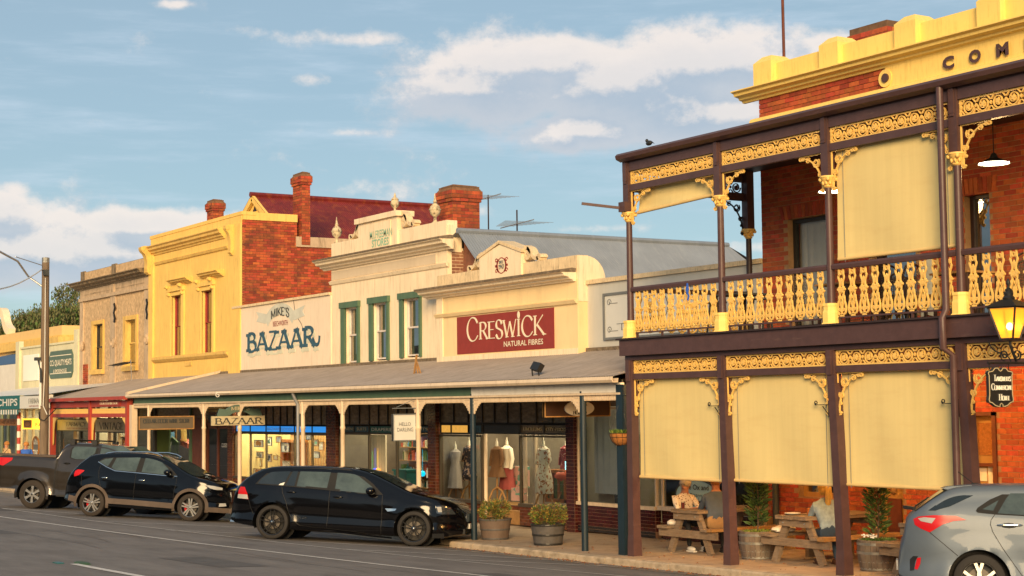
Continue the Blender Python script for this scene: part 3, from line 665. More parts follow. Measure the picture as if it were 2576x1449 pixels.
# ================================================================== shop buildings
WY = 2.83
def R(Z, u0, u1, vt, vb, Y=None):
    Y = WY if Y is None else Y
    um, vm = (u0 + u1) / 2, (vt + vb) / 2
    return onY(*Z(u0, vm), Y).x, onY(*Z(u1, vm), Y).x, onY(*Z(um, vb), Y).z, onY(*Z(um, vt), Y).z
def X_(Z, u, v, Y=None): return onY(*Z(u, v), WY if Y is None else Y).x
def Z_(Z, u, v, Y=None): return onY(*Z(u, v), WY if Y is None else Y).z
CORN = [(0, 0), (-.05, 0), (-.07, .07), (-.14, .10), (-.15, .17), (-.26, .22), (-.27, .31), (-.34, .36), (-.34, .40), (0, .46)]
def cornice(x0, x1, z0, z1, out=1.0, y=None, ends=.0):
    y = WY if y is None else y
    h = (z1 - z0) / .46; return MB().prism_x([(y + a * out + (.01 if a == 0 else 0), z0 + b * h) for a, b in CORN], x0 - ends, x1 + ends)
def window(parent, x0, x1, z0, z1, y, fm='window_frame_white', gm='glass_upper', cur='curtain', split=.5, fw=.045, curfrac=1.0, ac=False, gap=.0):
    q = MB(); f = fw
    q.box(x0, x0 + f, y - .02, y + .06, z0, z1); q.box(x1 - f, x1, y - .02, y + .06, z0, z1); q.box(x0 + f, x1 - f, y - .02, y + .06, z1 - f, z1); q.box(x0 + f, x1 - f, y - .02, y + .06, z0, z0 + f)
    if split: zm = z0 + (z1 - z0) * split; q.box(x0 + f, x1 - f, y - .03, y + .05, zm - f * .55, zm + f * .55)
    w_ = P('window', q, fm, parent)
    zs = [z0 + f, zm - f * .55, zm + f * .55, z1 - f] if split else [z0 + f, z1 - f]
    for i in range(0, len(zs), 2): P('pane', MB().quad((x0 + f, y + .02 + .01 * i, zs[i]), (x1 - f, y + .02 + .01 * i, zs[i]), (x1 - f, y + .02 + .01 * i, zs[i + 1]), (x0 + f, y + .02 + .01 * i, zs[i + 1])), gm, w_)
    if cur:
        n = 24; vs = []; xe = x0 + (x1 - x0) * curfrac
        for i in range(n + 1):
            u = i / n; vs += [(x0 + (xe - x0) * u, y + .13 + .02 * sin(u * 40), z0), (x0 + (xe - x0) * u, y + .13 + .025 * sin(u * 44 + 1), z1)]
        P('curtain', MB().add(vs, [(2 * i, 2 * i + 2, 2 * i + 3, 2 * i + 1) for i in range(n)]), cur, w_, smooth=True)
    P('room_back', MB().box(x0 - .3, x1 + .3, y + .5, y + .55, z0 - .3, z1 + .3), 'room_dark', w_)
    return w_
def body(parent, x0, x1, z0, z1, y0=3.2, y1=13, m='brick_dull', name='rear_wall'):
    return P(name, MB().box(x0, x1, y0, y1, z0, z1), m, parent)
def brick_chimney(label, x0, x1, y0, y1, z0, z1, m='brick_red', lim=60, parent=None, name='chimney', capo=.06):
    t = parent or T(name, label, 'chimney', ((x0 + x1) / 2, (y0 + y1) / 2, z0))
    P('core' if parent is None else 'chimney_core', MB().box(x0, x1, y0, y1, z0, z1 - .02), 'mortar_dark', t)
    zc = z1 - .42
    for (a, b, c, d, e, f_) in ((x0, x1, y0, y1, z0, zc), (x0 - capo * .6, x1 + capo * .6, y0 - capo * .6, y1 + capo * .6, zc, zc + .085), (x0 - capo, x1 + capo, y0 - capo, y1 + capo, zc + .085, z1 - .14)):
        P('corbel', MB().box(a, b, c, d, e, f_), 'mortar_dark', t) if a != x0 else None
        bricks(t, 'x', a - .004, b + .004, e, f_, c, m=m, lim=lim if a == x0 else 0, bd=.08)
        bricks(t, 'y', c, d, e, f_, b, m=m, lim=lim if a == x0 else 0, bd=.08)
    q = MB(); g = capo * .8
    q.add([(x0 - g, y0 - g, z1 - .14), (x1 + g, y0 - g, z1 - .14), (x1 + g, y1 + g, z1 - .14), (x0 - g, y1 + g, z1 - .14), (x0 + .05, y0 + .05, z1 - (.1 if capo < .05 else 0)), (x1 - .05, y0 + .05, z1 - (.1 if capo < .05 else -.01)), (x1 - .05, y1 - .05, z1 - (.1 if capo < .05 else 0)), (x0 + .05, y1 - .05, z1 - (.1 if capo < .05 else .01))],
          [(4, 5, 6, 7), (0, 1, 5, 4), (1, 2, 6, 5), (2, 3, 7, 6), (3, 0, 4, 7)])
    P('weathered_cap', q, 'chimney_top', t)
    return t
def console(x, y, z, w_=.14, h=.5, out=.3):               # scroll bracket under a cornice
    pts = [(y, z), (y - out, z), (y - out * .95, z - h * .18), (y - out * .6, z - h * .3), (y - out * .42, z - h * .6), (y - out * .5, z - h * .8), (y - out * .35, z - h), (y, z - h)]
    q = MB().prism_x(chaikin(pts, 1), x - w_ / 2, x + w_ / 2); q.tube([(x - w_ / 2 - .02, y - out * .8, z - h * .12), (x + w_ / 2 + .02, y - out * .8, z - h * .12)], .06, 10); q.tube([(x - w_ / 2 - .015, y - out * .36, z - h * .9), (x + w_ / 2 + .015, y - out * .36, z - h * .9)], .05, 10)
    return q

# ---- Clement's building
bx0, bx1 = X_(Z1, 733, 700), X_(Z1, 1356, 700)
t = T('rendered_shop_building', 'old brown pebble render building lettered CLEMENTS BUILDINGS, two narrow windows', 'building', (bx0, WY, 0))
zt = Z_(Z1, 735, 300); zc1 = Z_(Z1, 740, 388); zc0 = Z_(Z1, 740, 462); zs = Z_(Z1, 735, 558)
w1 = R(Z1, 852, 940, 762, 1172); w2 = R(Z1, 1143, 1238, 722, 1140)
s1 = R(Z1, 836, 946, 728, 1190); s2 = R(Z1, 1125, 1252, 684, 1170)
P('front_wall', wall(bx0, bx1, 3.3, zt - .02, WY, .5, [w1, w2], .22), 'old_render', t)
xm = X_(Z1, 1030, 800)
for a, b in ((bx0, bx0 + .42), (xm - .28, xm + .28), (bx1 - .45, bx1)): P('pilaster', MB().box(a, b, WY - .05, WY + .02, 3.35, zs), 'old_trim', t)
q = MB(); q.box(bx0 - .03, bx1, WY - .10, WY + .02, zs - .03, zs + .10); q.box(bx0, bx1, WY - .035, WY + .02, zs + .1, zc0); q.box(xm - .16, xm + .16, WY - .07, WY, zs + .1, zc0)
P('frieze_band', q, 'old_trim', t)
P('cornice', cornice(bx0 - .35, bx1 - .02, zc0, zc1, 1.4), 'old_cornice', t)
q = MB().box(bx0, bx1, WY + .03, WY + .5, zc1 - .05, zt); 
for a in (bx0 - .02, xm - .25, bx1 - .4): q.box(a, a + .5, WY - .02, WY + .05, zc1 - .05, zt + .04)
P('parapet', q, 'old_cornice', t)
q = MB(); tx = X_(Z1, 775, 500), X_(Z1, 1005, 480); q.merge(sans_text("CLEMENT'S", tx[0], tx[1], zs + .22, zc0 - .16, WY - .045, .02, d=.03))
tx = X_(Z1, 1062, 450), X_(Z1, 1322, 400); q.merge(sans_text("BUILDINGS", tx[0], tx[1], zs + .22, zc0 - .16, WY - .045, .02, d=.03)); P('lettering', q, 'old_trim', t)
for (a, b, c, d), (e, f_, g, h) in ((w1, s1), (w2, s2)):
    q = MB(); q.box(e, a, WY - .06, WY + .02, c, d); q.box(b, f_, WY - .06, WY + .02, c, d); q.box(e, f_, WY - .06, WY + .02, d, h); q.box(e - .02, f_ + .02, WY - .12, WY + .02, c - .18, c)
    q.box(a - .002, a + .03, WY - .055, WY + .2, c, d)
    P('window_surround', q, 'yellow_trim', t)
window(t, *w1, WY + .12, 'window_frame_dark', cur='curtain', curfrac=.3); window(t, *w2, WY + .12, 'yellow_trim', cur='curtain')
for u, v in ((1033, 660), (1326, 625)):
    p = onY(*Z1(u, v), WY - .08); P('wall_tie', MB().ribbon([(p.x - .03, p.z + .35), (p.x + .06, p.z + .2), (p.x - .05, p.z), (p.x + .05, p.z - .2), (p.x, p.z - .35)], .08, WY - .1, WY - .05), 'black_plastic', t)
for u, v in ((1020, 930), (1326, 898), (738, 963)):
    p = onY(*Z1(u, v), WY - .08); P('rosette', MB().lathe([(.19, 0), (.19, .05), (.12, .09), (.05, .03)], (0, 0, 0), 12).xf(Matrix.Translation((p.x, WY - .05, p.z)) @ Matrix.Rotation(pi / 2, 4, 'X')), 'old_trim', t)
p0, p1 = onY(*Z1(722, 1130), WY - .01), onY(*Z1(795, 1320), WY - .01)
bricks(t, 'x', bx0, p1.x, 3.4, p0.z, WY - .03, m='brick_red', lim=0, bd=.05)
body(t, bx0, bx1, 3.3, zt - .7)
body(t, bx0, bx1, -.5, 3.3, 6.2)
# small aerial on this roof
t = T('wire_aerial', 'small wire aerial on a thin mast in front of the brown building', 'aerial', onY(*Z1(1190, 1270), 2.3))
p, p2 = onY(*Z1(1192, 1272), 2.3), onY(*Z1(1184, 1080), 2.3); P('mast', MB().tube([p, p2], .014, 6), 'galv', t)
a, b = onY(*Z1(1022, 1138), 2.3), onY(*Z1(1184, 1105), 2.3); q = MB().tube([a, b], .02, 6)
for k in range(14):
    c = a + (b - a) * (k + .5) / 14; q.bar(c + Vector((0, -.22, 0)), c + Vector((0, .22, 0)), .012); q.bar(c + Vector((0, 0, -.05)), c + Vector((0, 0, .06)), .012)
P('boom', q, 'black_plastic', t)

# ---- yellow two storey building
bx0, bx1 = X_(Z1, 1362, 700), X_(Z3, 219, 700)
t = T('yellow_shop_building', 'tall yellow rendered building with two hooded sash windows and brick side wall', 'building', (bx0, WY, 0))
YB = t
ztl = Z_(Z1, 1400, 20); zcr = onX(*Z3(222, 402), bx1).z; zcap = onX(*Z3(222, 461), bx1).z
wn = [R(Z1, 1590, 1646, 512, 1055), R(Z1, 1864, 1926, 466, 1028)]
wo = [(X_(Z1, 1556, 780), X_(Z1, 1648, 780), wn[0][2], wn[0][3] + .05), (X_(Z1, 1828, 745), X_(Z1, 1928, 745), wn[1][2], wn[1][3] + .05)]
P('front_wall', wall(bx0, bx1 - .012, 3.3, zcr, WY, .5, wo, .26), 'yellow_render', t)
zs = Z_(Z1, 1740, 1068)
q = MB(); xl, xr = X_(Z1, 1400, 1000), X_(Z1, 2082, 1000)
q.prism_x([(WY, zs - .06), (WY - .04, zs - .06), (WY - .12, zs + .03), (WY - .12, zs + .1), (WY, zs + .14)], xl, xr)
z2 = Z_(Z1, 1740, 145); q.prism_x([(WY, z2 - .04), (WY - .05, z2 - .03), (WY - .08, z2 + .05), (WY, z2 + .08)], xl + .1, xr - .1)
P('string_course', q, 'yellow_trim', t)
zc1 = Z_(Z3, 80, 500, WY - .3); zc0 = zc1 - .36
P('cornice', cornice(X_(Z1, 1375, 60), X_(Z3, 92, 480), zc0, zc1, .8), 'yellow_trim', t)
P('corner_pier', MB().box(xr + .02, bx1 + .02, WY - .07, WY + .01, 3.4, zcr - .35), 'yellow_render', t); P('corner_pier', MB().box(bx0 - .02, xl - .05, WY - .07, WY + .01, 3.4, zc0), 'yellow_render', t)
P('console_bracket', console(xr + .35, WY - .02, zc1 - .02, .2, .95, .32), 'yellow_trim', t, smooth=30); P('console_bracket', console(bx0 + .1, WY - .02, zc1 - .02, .3, 1.0, .42), 'yellow_trim', t, smooth=30)
P('parapet', MB().box(bx0 - .02, bx1 - .015, WY + .02, WY + .42, zc1 - .1, zcr).box(bx0 - .05, bx1 + .05, WY - .02, WY + .46, zcr - .09, zcr + .02), 'yellow_render', t)
for k, (hu0, hu1, hv0, hv1, su0, su1, sv) in enumerate(((1480, 1655, 352, 402, 1534, 1672, 470), (1750, 1935, 287, 347, 1802, 1946, 425))):
    a, b, c, d = R(Z1, hu0, hu1, hv0, hv1, WY - .35); zw = wo[k]
    q = cornice(a + .05, b, c + .02, d + .03, .85); P('window_hood', q, 'yellow_trim', t)
    s0, s1_ = X_(Z1, su0, 780), X_(Z1, su1, 780)
    q = MB(); q.box(s0, zw[0], WY - .05, WY + .02, zw[2], zw[3]); q.box(zw[1], s1_, WY - .05, WY + .02, zw[2], zw[3]); q.box(s0, s1_, WY - .05, WY + .02, zw[3], c + .15); q.box(s0 - .04, s1_ + .04, WY - .11, WY + .02, zw[3] + .14, zw[3] + .27)
    q.merge(console(s0 + .1, WY - .02, c + .03, .12, .34, .18)); q.merge(console(s1_ - .1, WY - .02, c + .03, .12, .34, .18)); P('window_surround', q, 'yellow_render', t)
    window(t, zw[0] + .01, zw[1] - .01, zw[2], zw[3], WY + .13, 'window_frame_red', 'glass_upper', 'curtain', .5, .02, .5)
a, b, c, d = R(Z1, 1678, 1738, 1108, 1140); P('wall_vent', MB().box(a, b, WY - .03, WY + .02, c, d), 'yellow_trim', t)
# brick side wall facing the Bazaar roof
yb = onX(*Z3(650, 430), bx1).y; ye = onX(*Z3(912, 640), bx1).y; zst = onX(*Z3(780, 640), bx1).z; zb2 = onX(*Z3(655, 487), bx1).z
P('side_wall', MB().box(bx1 - .45, bx1 - .004, WY + .1, yb, 3.3, zcap).box(bx1 - .45, bx1 - .004, yb, 14, 3.3, zst - .1), 'mortar_dark', t)
bricks(t, 'y', WY + .02, yb, 5.2, zcap, bx1, m='brick_red', lim=200, bd=.11, bl=.235)
bricks(t, 'y', yb, 7.5, 5.2, zst - .12, bx1, m='brick_red', lim=90, bd=.11)
P('side_parapet', MB().box(bx1 - .5, bx1 + .035, WY + .03, yb, zcap, zcr + .0), 'yellow_render', t)
P('stone_coping', MB().box(bx1 - .5, bx1 + .05, yb - .05, 8, zst - .16, zst + .16), 'old_trim', t)
body(t, bx0, bx1 - .45, 3.3, zcap - .8); body(t, bx0, bx1 - .1, -.5, 3.3, 6.2)
brick_chimney('tall red brick chimney rising from the side wall of the yellow building', bx1 - .62, bx1 + .06, onX(*Z3(603, 500), bx1).y + .35, onX(*Z3(746, 500), bx1).y, zst - .1, onX(*Z3(670, 90), bx1).z, lim=120)
pA, pB = onY(*Z3(-18 - 0, 330), 5), onY(*Z3(80, 330), 5)
cx1, cx0 = onY(565, 550, 5).x, onY(519, 550, 5).x
brick_chimney('short red brick chimney behind the parapet of the yellow building', cx0 + .08, cx0 + .62, 5, 5.42, 8.0, onY(540, 499, 5).z, lim=60)
# red iron roof with gable behind
rx = -28.4; ra = onX(640, 492, rx); t = T('red_roofed_hall', 'long rusty red iron roof with yellow louvred gable behind the yellow building', 'building', (rx, ra.y, 0))
run = 4.1; drop = run * .62
for nm, sg in (('roof_slope', 1), ('roof_slope', -1)):
    P(nm, corrugated((rx, ra.y - .12, ra.z), (0, 8.0, 0), (sg * run, 0, -drop), 100, .014, 4, 2), 'red_iron', t, smooth=True)
P('ridge_cap', MB().tube([(rx, ra.y - .16, ra.z + .03), (rx, ra.y + 8.0, ra.z + .03)], .09, 8), 'red_iron', t)
q = MB().prism([(rx - run + .3, ra.z - drop), (rx + run - .3, ra.z - drop), (rx, ra.z - .1)], ra.y + .02, ra.y + .15); P('gable', q, 'yellow_render', t)
q = MB(); s_ = .62
for sg in (1, -1): q.bar((rx, ra.y - .06, ra.z - .1), (rx + sg * 2.4, ra.y - .06, ra.z - .1 - 2.4 * s_), .1, .2)
P('barge_board', q, 'yellow_render', t)
q = MB(); 
for k in range(5): hw = .22 + .13 * k; q.box(rx - hw, rx + hw, ra.y - .03, ra.y + .02, ra.z - .62 - .12 * k, ra.z - .56 - .12 * k)
P('louvre', q, 'yellow_trim', t); P('vent_back', MB().prism([(rx - .85, ra.z - 1.25), (rx + .85, ra.z - 1.25), (rx, ra.z - .38)], ra.y - .004, ra.y + .03), 'brown_dark', t)
P('lower_wall', MB().box(rx - run + .3, rx + run - .4, ra.y + .3, ra.y + 8, 3, ra.z - drop), 'brick_dull', t)

# ---- Bazaar shop wall
bx0, bx1 = X_(Z3, 165, 1400), X_(Z3, 918, 1200)
t = T('bazaar_shop_building', 'low cream painted wall with big hand lettered BAZAAR sign', 'building', (bx0, WY, 0))
zt = Z_(Z3, 540, 1102)
P('front_wall', MB().box(bx0, bx1, WY - .03, WY + .35, 3.3, zt), 'bazaar_wall', t)
P('coping', MB().box(bx0 - .02, bx1 + .01, WY - .09, WY + .4, zt, zt + .07), 'weathered_cream', t)
tx0, tx1, tz0, tz1 = R(Z3, 272, 795, 1322, 1468); 
q = glyph_text('BAZAAR', tx0 + .09, tx1 + .09, tz0 - .13, tz1 - .10, WY - .034, .34, .11, d=.003, slab=.05); P('painted_shadow', q, 'sign_shadow', t)
q = glyph_text('BAZAAR', tx0, tx1, tz0, tz1, WY - .042, .34, .11, d=.003, slab=.05); q.ribbon(chaikin([(tx1 - .12, tz0 + .25), (tx1 + .05, tz0 + .02), (tx1 + .28, tz0 + .05), (tx1 + .33, tz0 + .28)], 2), .1, WY - .045, WY - .035)
P('painted_lettering', q, 'sign_blue', t)
a, b, c, d = R(Z3, 410, 645, 1160, 1290); cx = (a + b) / 2; rr = (b - a) / 2
q = MB(); q.ribbon(arc(cx, c - .12, rr * 1.0, rr * .58, radians(25), radians(155), 16), .34, WY - .038, WY - .03)
for sg in (-1, 1): q.prism([(cx + sg * rr * .93, c + .12), (cx + sg * rr * 1.6, c + .22), (cx + sg * rr * 1.45, c + .36), (cx + sg * rr * 1.62, c + .52), (cx + sg * rr * .85, c + .40)][::sg], WY - .037, WY - .03)
P('painted_scroll', q, 'sign_grey', t)
q = glyph_text("MIKE'S", *R(Z3, 458, 598, 1170, 1232), WY - .045, .2, .1, serif=False, curve=lambda u: .10 - .35 * (u - .5) ** 2); P('painted_lettering', q, 'ink', t)
q = sans_text("BEECHWORTH", *R(Z3, 474, 588, 1247, 1286), WY - .04); P('painted_lettering', q, 'ink_red', t)
q = MB().ribbon([(X_(Z3, 630, 1110), zt), (X_(Z3, 645, 1160), zt - .42), (X_(Z3, 690, 1200), zt - .7), (X_(Z3, 712, 1240), zt - .95)], .018, WY - .036, WY - .03); P('crack', q, 'brown_dark', t)
body(t, bx0, bx1, 3.3, zt - .5, 3.2, 12)
body(t, bx0, bx1, -.5, 3.3, 6.2)

# ---- Freeman stores
bx0, bx1 = X_(Z3, 917, 1000), X_(Z3, 1816, 800)
t = T('cream_stores_building', 'cream two storey stores with urns, M.I. FREEMAN STORES panel and green framed windows', 'building', (bx0, WY, 0)); FB = t
wins = [(Z3, 1000, 1140, 1100, 1364), (Z3, 1218, 1370, 1062, 1352), (Z3, 1455, 1620, 1026, 1340)]
wr = []; wo = []
for (_, u0, u1, v0, sb), (ou0, ou1) in zip(wins, ((1030, 1124), (1244, 1353), (1480, 1607))):
    vb = (sb - 600) * 2.07; a, b, c, d = R(Z3, u0, u1, v0, vb); wr.append((a, b, c, d)); o0, o1 = X_(Z3, ou0, 1300), X_(Z3, ou1, 1300); wo.append((o0, o1, c, d - .16))
zc0 = Z_(Z3, 1400, 757, WY); zpar = Z_(Z3, 1250, 605, WY)
zc0 = Z_(Z3, 920, 855, WY); zc1 = Z_(Z3, 918, 775, WY) + .02; zpt = Z_(Z3, 912, 652, WY)
P('front_wall', wall(bx0, bx1, 3.3, zc0 + .05, WY, .45, wo, .24), 'cream_render', t)
zs = Z_(Z3, 912, 968); P('string_course', MB().prism_x([(WY, zs - .02), (WY - .04, zs - .01), (WY - .08, zs + .07), (WY, zs + .10)], bx0 - .03, bx1 + .06), 'cream_render', t)
P('frieze_panel', MB().box(bx0 + .02, bx1 - .55, WY - .012, WY + .01, zs + .11, zc0 - .06), 'cream_grey', t)
P('cornice', cornice(bx0 - .4, bx1 + .3, zc0, zc1 - .02, 1.15), 'cream_render', t)
P('cornice_ledge', MB().prism_x([(WY - .40, zc1 - .07), (WY - .41, zc1 - .02), (WY - .1, zc1 + .03), (WY, zc1 + .02), (WY, zc1 - .06)], bx0 - .41, bx1 + .31), 'cornice_top', t)
P('parapet', MB().box(bx0, bx1 - .02, WY, WY + .3, zc1 - .03, zpt), 'cream_render', t)
# pediment block with sign panel
pa, pb, pc, pd = R(Z3, 1140, 1440, 430, 700); pd = Z_(Z3, 1140, 462)
P('name_block', MB().box(pa, pb, WY - .06, WY + .32, zc1, pd - .02).box(pa - .08, pb + .1, WY - .14, WY + .4, pd - .14, pd), 'cream_render', t)
sa, sb, sc1, sd1 = R(Z3, 1190, 1382, 480, 630)
q = MB(); q.box(sa - .1, sb + .1, WY - .085, WY - .058, zc1 + .05, pd - .2); P('name_panel', q, 'cream_render', t)
q = sans_text('M.I.FREEMAN', *R(Z3, 1215, 1386, 540, 600, WY - .09), WY - .09, .005); q.merge(sans_text('STORES', *R(Z3, 1230, 1362, 608, 668, WY - .09), WY - .09, .02)); P('painted_lettering', q, 'sign_green', t)
for sg, xx in ((-1, pa), (1, pb + .05)):
    q = MB(); base = zpt + .02; q.ribbon(spiral(xx + sg * .15, base + .18, .15, 1.4, pi / 2, .8, 20, -sg), .09, WY + .02, WY + .2); q.ribbon(chaikin([(xx + sg * .02, base + .42), (xx + sg * .22, base + .35), (xx + sg * .4, base + .08), (xx + sg * .66, base + .06)], 2), .09, WY + .02, WY + .2); q.ribbon(spiral(xx + sg * .66, base + .07, .09, 1.1, 0, .7, 14, sg), .06, WY + .02, WY + .2)
    P('scroll_ornament', q, 'weathered_cream', t)
URN = [(.13, 0), (.13, .05), (.07, .10), (.045, .22), (.07, .27), (.16, .36), (.19, .46), (.195, .50), (.215, .51), (.215, .55), (.19, .56), (.16, .66), (.08, .74), (.05, .78), (.075, .82), (.05, .86), (.035, .95), (.012, 1.12), (.002, 1.14)]
URN2 = [(.14, 0), (.14, .05), (.06, .12), (.05, .2), (.14, .3), (.2, .4), (.19, .52), (.16, .6), (.19, .64), (.13, .72), (.05, .78), (.06, .84), (.02, .95), (.002, 1.0)]
for pr, u, vb, vt in ((URN, 958, 650, 435), (URN2, 1410, 405, 245), (URN, 1722, 492, 250)):
    p, p2 = onY(*Z3(u, vb), WY + .14), onY(*Z3(u, vt), WY + .14); h = (p2.z - p.z) / pr[-1][1]
    TL('parapet_urn', MB().lathe([(r * h * 1.05, z * h) for r, z in pr], (0, 0, 0), 18), 'urn_stone', {958: 'spired stone urn at the far end of the cream stores parapet', 1410: 'carved stone urn on top of the raised name block', 1722: 'large spired urn beside the curved parapet end and brick chimney'}[u], 'urn', 'urns along the cream parapet', smooth=35, loc=(p.x, p.y, p.z - .02))
# curved end of the parapet running back over the brick party wall
p0, p1 = onX(*Z3(1700, 640), bx1), onX(*Z3(1925, 640), bx1); FPY = p1.y
zt_ = onX(*Z3(1725, 495), bx1).z; zb_ = onX(*Z3(1880, 620), bx1).z
q = MB().prism_x([(WY + .02, zb_ - .3), (WY + .02, zt_)] + [(WY + .15 + (p1.y - WY - .15) * sin(a), zb_ - .03 + (zt_ - zb_ + .03) * cos(a)) for a in [i * pi / 16 for i in range(9)]] + [(p1.y, zb_ - .3)], bx1 - .5, bx1 + .02); P('curved_parapet_end', q, 'cream_render', t)
yq = onX(*Z3(1985, 850), bx1).y
P('party_wall', MB().box(bx1 - .4, bx1 - .05, WY + .1, yq + 1, 3.3, zb_ - .28), 'mortar_dark', t)
bricks(t, 'y', WY + .12, yq + .9, 4.9, zb_ - .26, bx1, m='brick_dull', lim=40, bd=.08)
for k in range(3):
    a, b, c, d = wr[k]; e, f_, g, h = wo[k]; q = MB()
    q.box(a, e, WY - .055, WY + .01, c, h); q.box(f_, b, WY - .055, WY + .01, c, h); q.box(a - .03, b + .03, WY - .09, WY + .01, h, d); P('window_surround', q, 'green_trim', t)
    window(t, e + .01, f_ - .01, g + .04, h, WY + .10, 'window_frame_white', 'glass_upper', 'curtain', .5, .04, .38)
body(t, bx0, bx1 - .1, 3.3, zpt - .9); body(t, bx0, bx1, -.5, 3.3, 6.2)
cA = onX(*Z3(1800, 550), -12.2); cB = onX(1207, 583, -12.2); cT = onX(1160, 465, -12.2)
brick_chimney('broad red brick chimney behind the urn at the curved parapet end', -12.9, -12.2, cA.y + .22, cB.y, 6.2, cT.z, lim=130)
# ---- Creswick shop, its front a little forward of its neighbours
WY = 2.58
bx0, bx1 = X_(Z6, 95, 1000), X_(Z6, 1367, 900)
t = T('wool_shop_building', 'cream single storey shop with dark red CRESWICK NATURAL FIBRES sign', 'building', (bx0, WY, 0)); CB = t
zc0 = Z_(Z6, 105, 772); zc1 = Z_(Z6, 92, 690) + .03; zpt = Z_(Z6, 95, 567)
P('front_wall', MB().box(bx0 + .02, bx1, WY, WY + .4, 3.3, zc0 + .05), 'cream_band', t)
P('base_band', MB().box(bx0, bx1 + .01, WY - .02, WY, 3.35, Z_(Z6, 720, 1262)).box(bx0 + .01, bx0 + .3, WY - .026, WY, 3.4, zc0), 'cream_render', t)
zs = Z_(Z6, 98, 945); P('string_course', MB().prism_x([(WY, zs - .02), (WY - .05, zs - .01), (WY - .09, zs + .06), (WY, zs + .09)], bx0 - .02, bx1 + .02), 'cream_band', t)
P('cornice', cornice(bx0 - .42, bx1 - .05, zc0, zc1 - .02, 1.15), 'cream_render', t)
P('cornice_ledge', MB().prism_x([(WY - .40, zc1 - .07), (WY - .41, zc1 - .02), (WY - .1, zc1 + .03), (WY, zc1 + .02), (WY, zc1 - .06)], bx0 - .43, bx1 - .04), 'cornice_top', t)
P('parapet', MB().box(bx0, bx1 - .01, WY + .01, WY + .3, zc1 - .04, zpt), 'weathered_cream', t)
pl = X_(Z6, 490, 500); pr_ = X_(Z6, 868, 450); pe = Z_(Z6, 490, 402); pk = Z_(Z6, 668, 262)
px_ = (pl + pr_) / 2
P('pediment', MB().prism([(pl, zc1), (pr_, zc1), (pr_, pe), (px_, pk - .06), (pl, pe)], WY - .04, WY + .34), 'cream_render', t)
q = MB(); q.bar((pl - .06, WY + .14, pe + .0), (px_, WY + .14, pk), .42, .07, (0, 0, 1)); q.bar((px_, WY + .14, pk), (pr_ + .06, WY + .14, pe), .42, .07, (0, 0, 1)); P('pediment_coping', q, 'weathered_cream', t)
for sg, xx in ((-1, pl), (1, pr_)):
    q = MB(); base = zpt + .02; q.ribbon(spiral(xx + sg * .13, base + .17, .13, 1.4, pi / 2, .8, 20, -sg), .08, WY + .03, WY + .22); q.ribbon(chaikin([(xx + sg * .02, base + .34), (xx + sg * .22, base + .28), (xx + sg * .38, base + .06), (xx + sg * .6, base + .04)], 2), .08, WY + .03, WY + .22); q.ribbon(spiral(xx + sg * .6, base + .05, .08, 1.1, 0, .7, 14, sg), .06, WY + .03, WY + .22)
    P('scroll_ornament', q, 'weathered_cream', t)
a, b, c, d = R(Z6, 610, 740, 402, 542, WY - .05); cx, cz, r_ = (a + b) / 2, (c + d) / 2, (d - c) / 2
q = MB().ribbon(arc(cx, cz, r_, r_, 0, 2 * pi, 30), .02, WY - .048, WY - .035)
for sg in (-1, 1): q.ribbon(arc(cx, cz, r_ * 1.12, r_ * 1.05, -pi * .28 + (pi if sg < 0 else 0), pi * .28 + (pi if sg < 0 else 0), 8), .045, WY - .048, WY - .035); q.ribbon([(cx + sg * r_ * 1.1, cz), (cx + sg * r_ * 1.55, cz)], .05, WY - .048, WY - .035); q.ribbon(spiral(cx + sg * r_ * 1.25, cz + .12, .06, 1, 0), .02, WY - .048, WY - .035); q.ribbon(spiral(cx + sg * r_ * 1.25, cz - .12, .06, 1, 0), .02, WY - .048, WY - .035)
P('painted_badge', q, 'ink_red', t)
q = glyph_text('SINCE', cx - r_ * .55, cx + r_ * .55, cz + r_ * .3, cz + r_ * .62, WY - .05, .14, .05); q.merge(glyph_text('1947', cx - r_ * .68, cx + r_ * .68, cz - r_ * .42, cz + r_ * .12, WY - .05, .15, .05)); P('painted_lettering', q, 'ink_grey', t)
ma, mb_, mc, md = R(Z6, 278, 1158, 897, 1250); P('painted_sign', MB().box(ma, mb_, WY - .012, WY + .01, mc, md), 'maroon_sign', t)
W_ = mb_ - ma; H_ = md - mc
q = glyph_text('CRESW', ma + W_ * .115, ma + W_ * .645, mc + H_ * .36, mc + H_ * .79, WY - .02, .13, .04, caps=1.0)
q = MB(); q.merge(glyph_text('C', ma + W_ * .115, ma + W_ * .235, mc + H_ * .345, mc + H_ * .93, WY - .02, .12, .04)); q.merge(glyph_text('RESW', ma + W_ * .25, ma + W_ * .635, mc + H_ * .355, mc + H_ * .80, WY - .02, .15, .045))
q.merge(glyph_text('I', ma + W_ * .645, ma + W_ * .675, mc + H_ * .36, mc + H_ * .80, WY - .02, .15, .045)); q.ellip((ma + W_ * .66, WY - .018, mc + H_ * .90), (.06, .006, .085), 12, 6); q.merge(glyph_text('CK', ma + W_ * .69, ma + W_ * .91, mc + H_ * .35, mc + H_ * .84, WY - .02, .15, .045))
P('painted_lettering', q, 'sign_cream', t)
q = sans_text('NATURAL FIBRES', ma + W_ * .51, ma + W_ * .90, mc + H_ * .115, mc + H_ * .255, WY - .02, .012); P('painted_lettering', q, 'sign_cream', t)
p1 = onX(*Z6(1617, 600), bx1); zt_ = onX(*Z6(1368, 382), bx1).z; zb_ = onX(*Z6(1600, 590), bx1).z
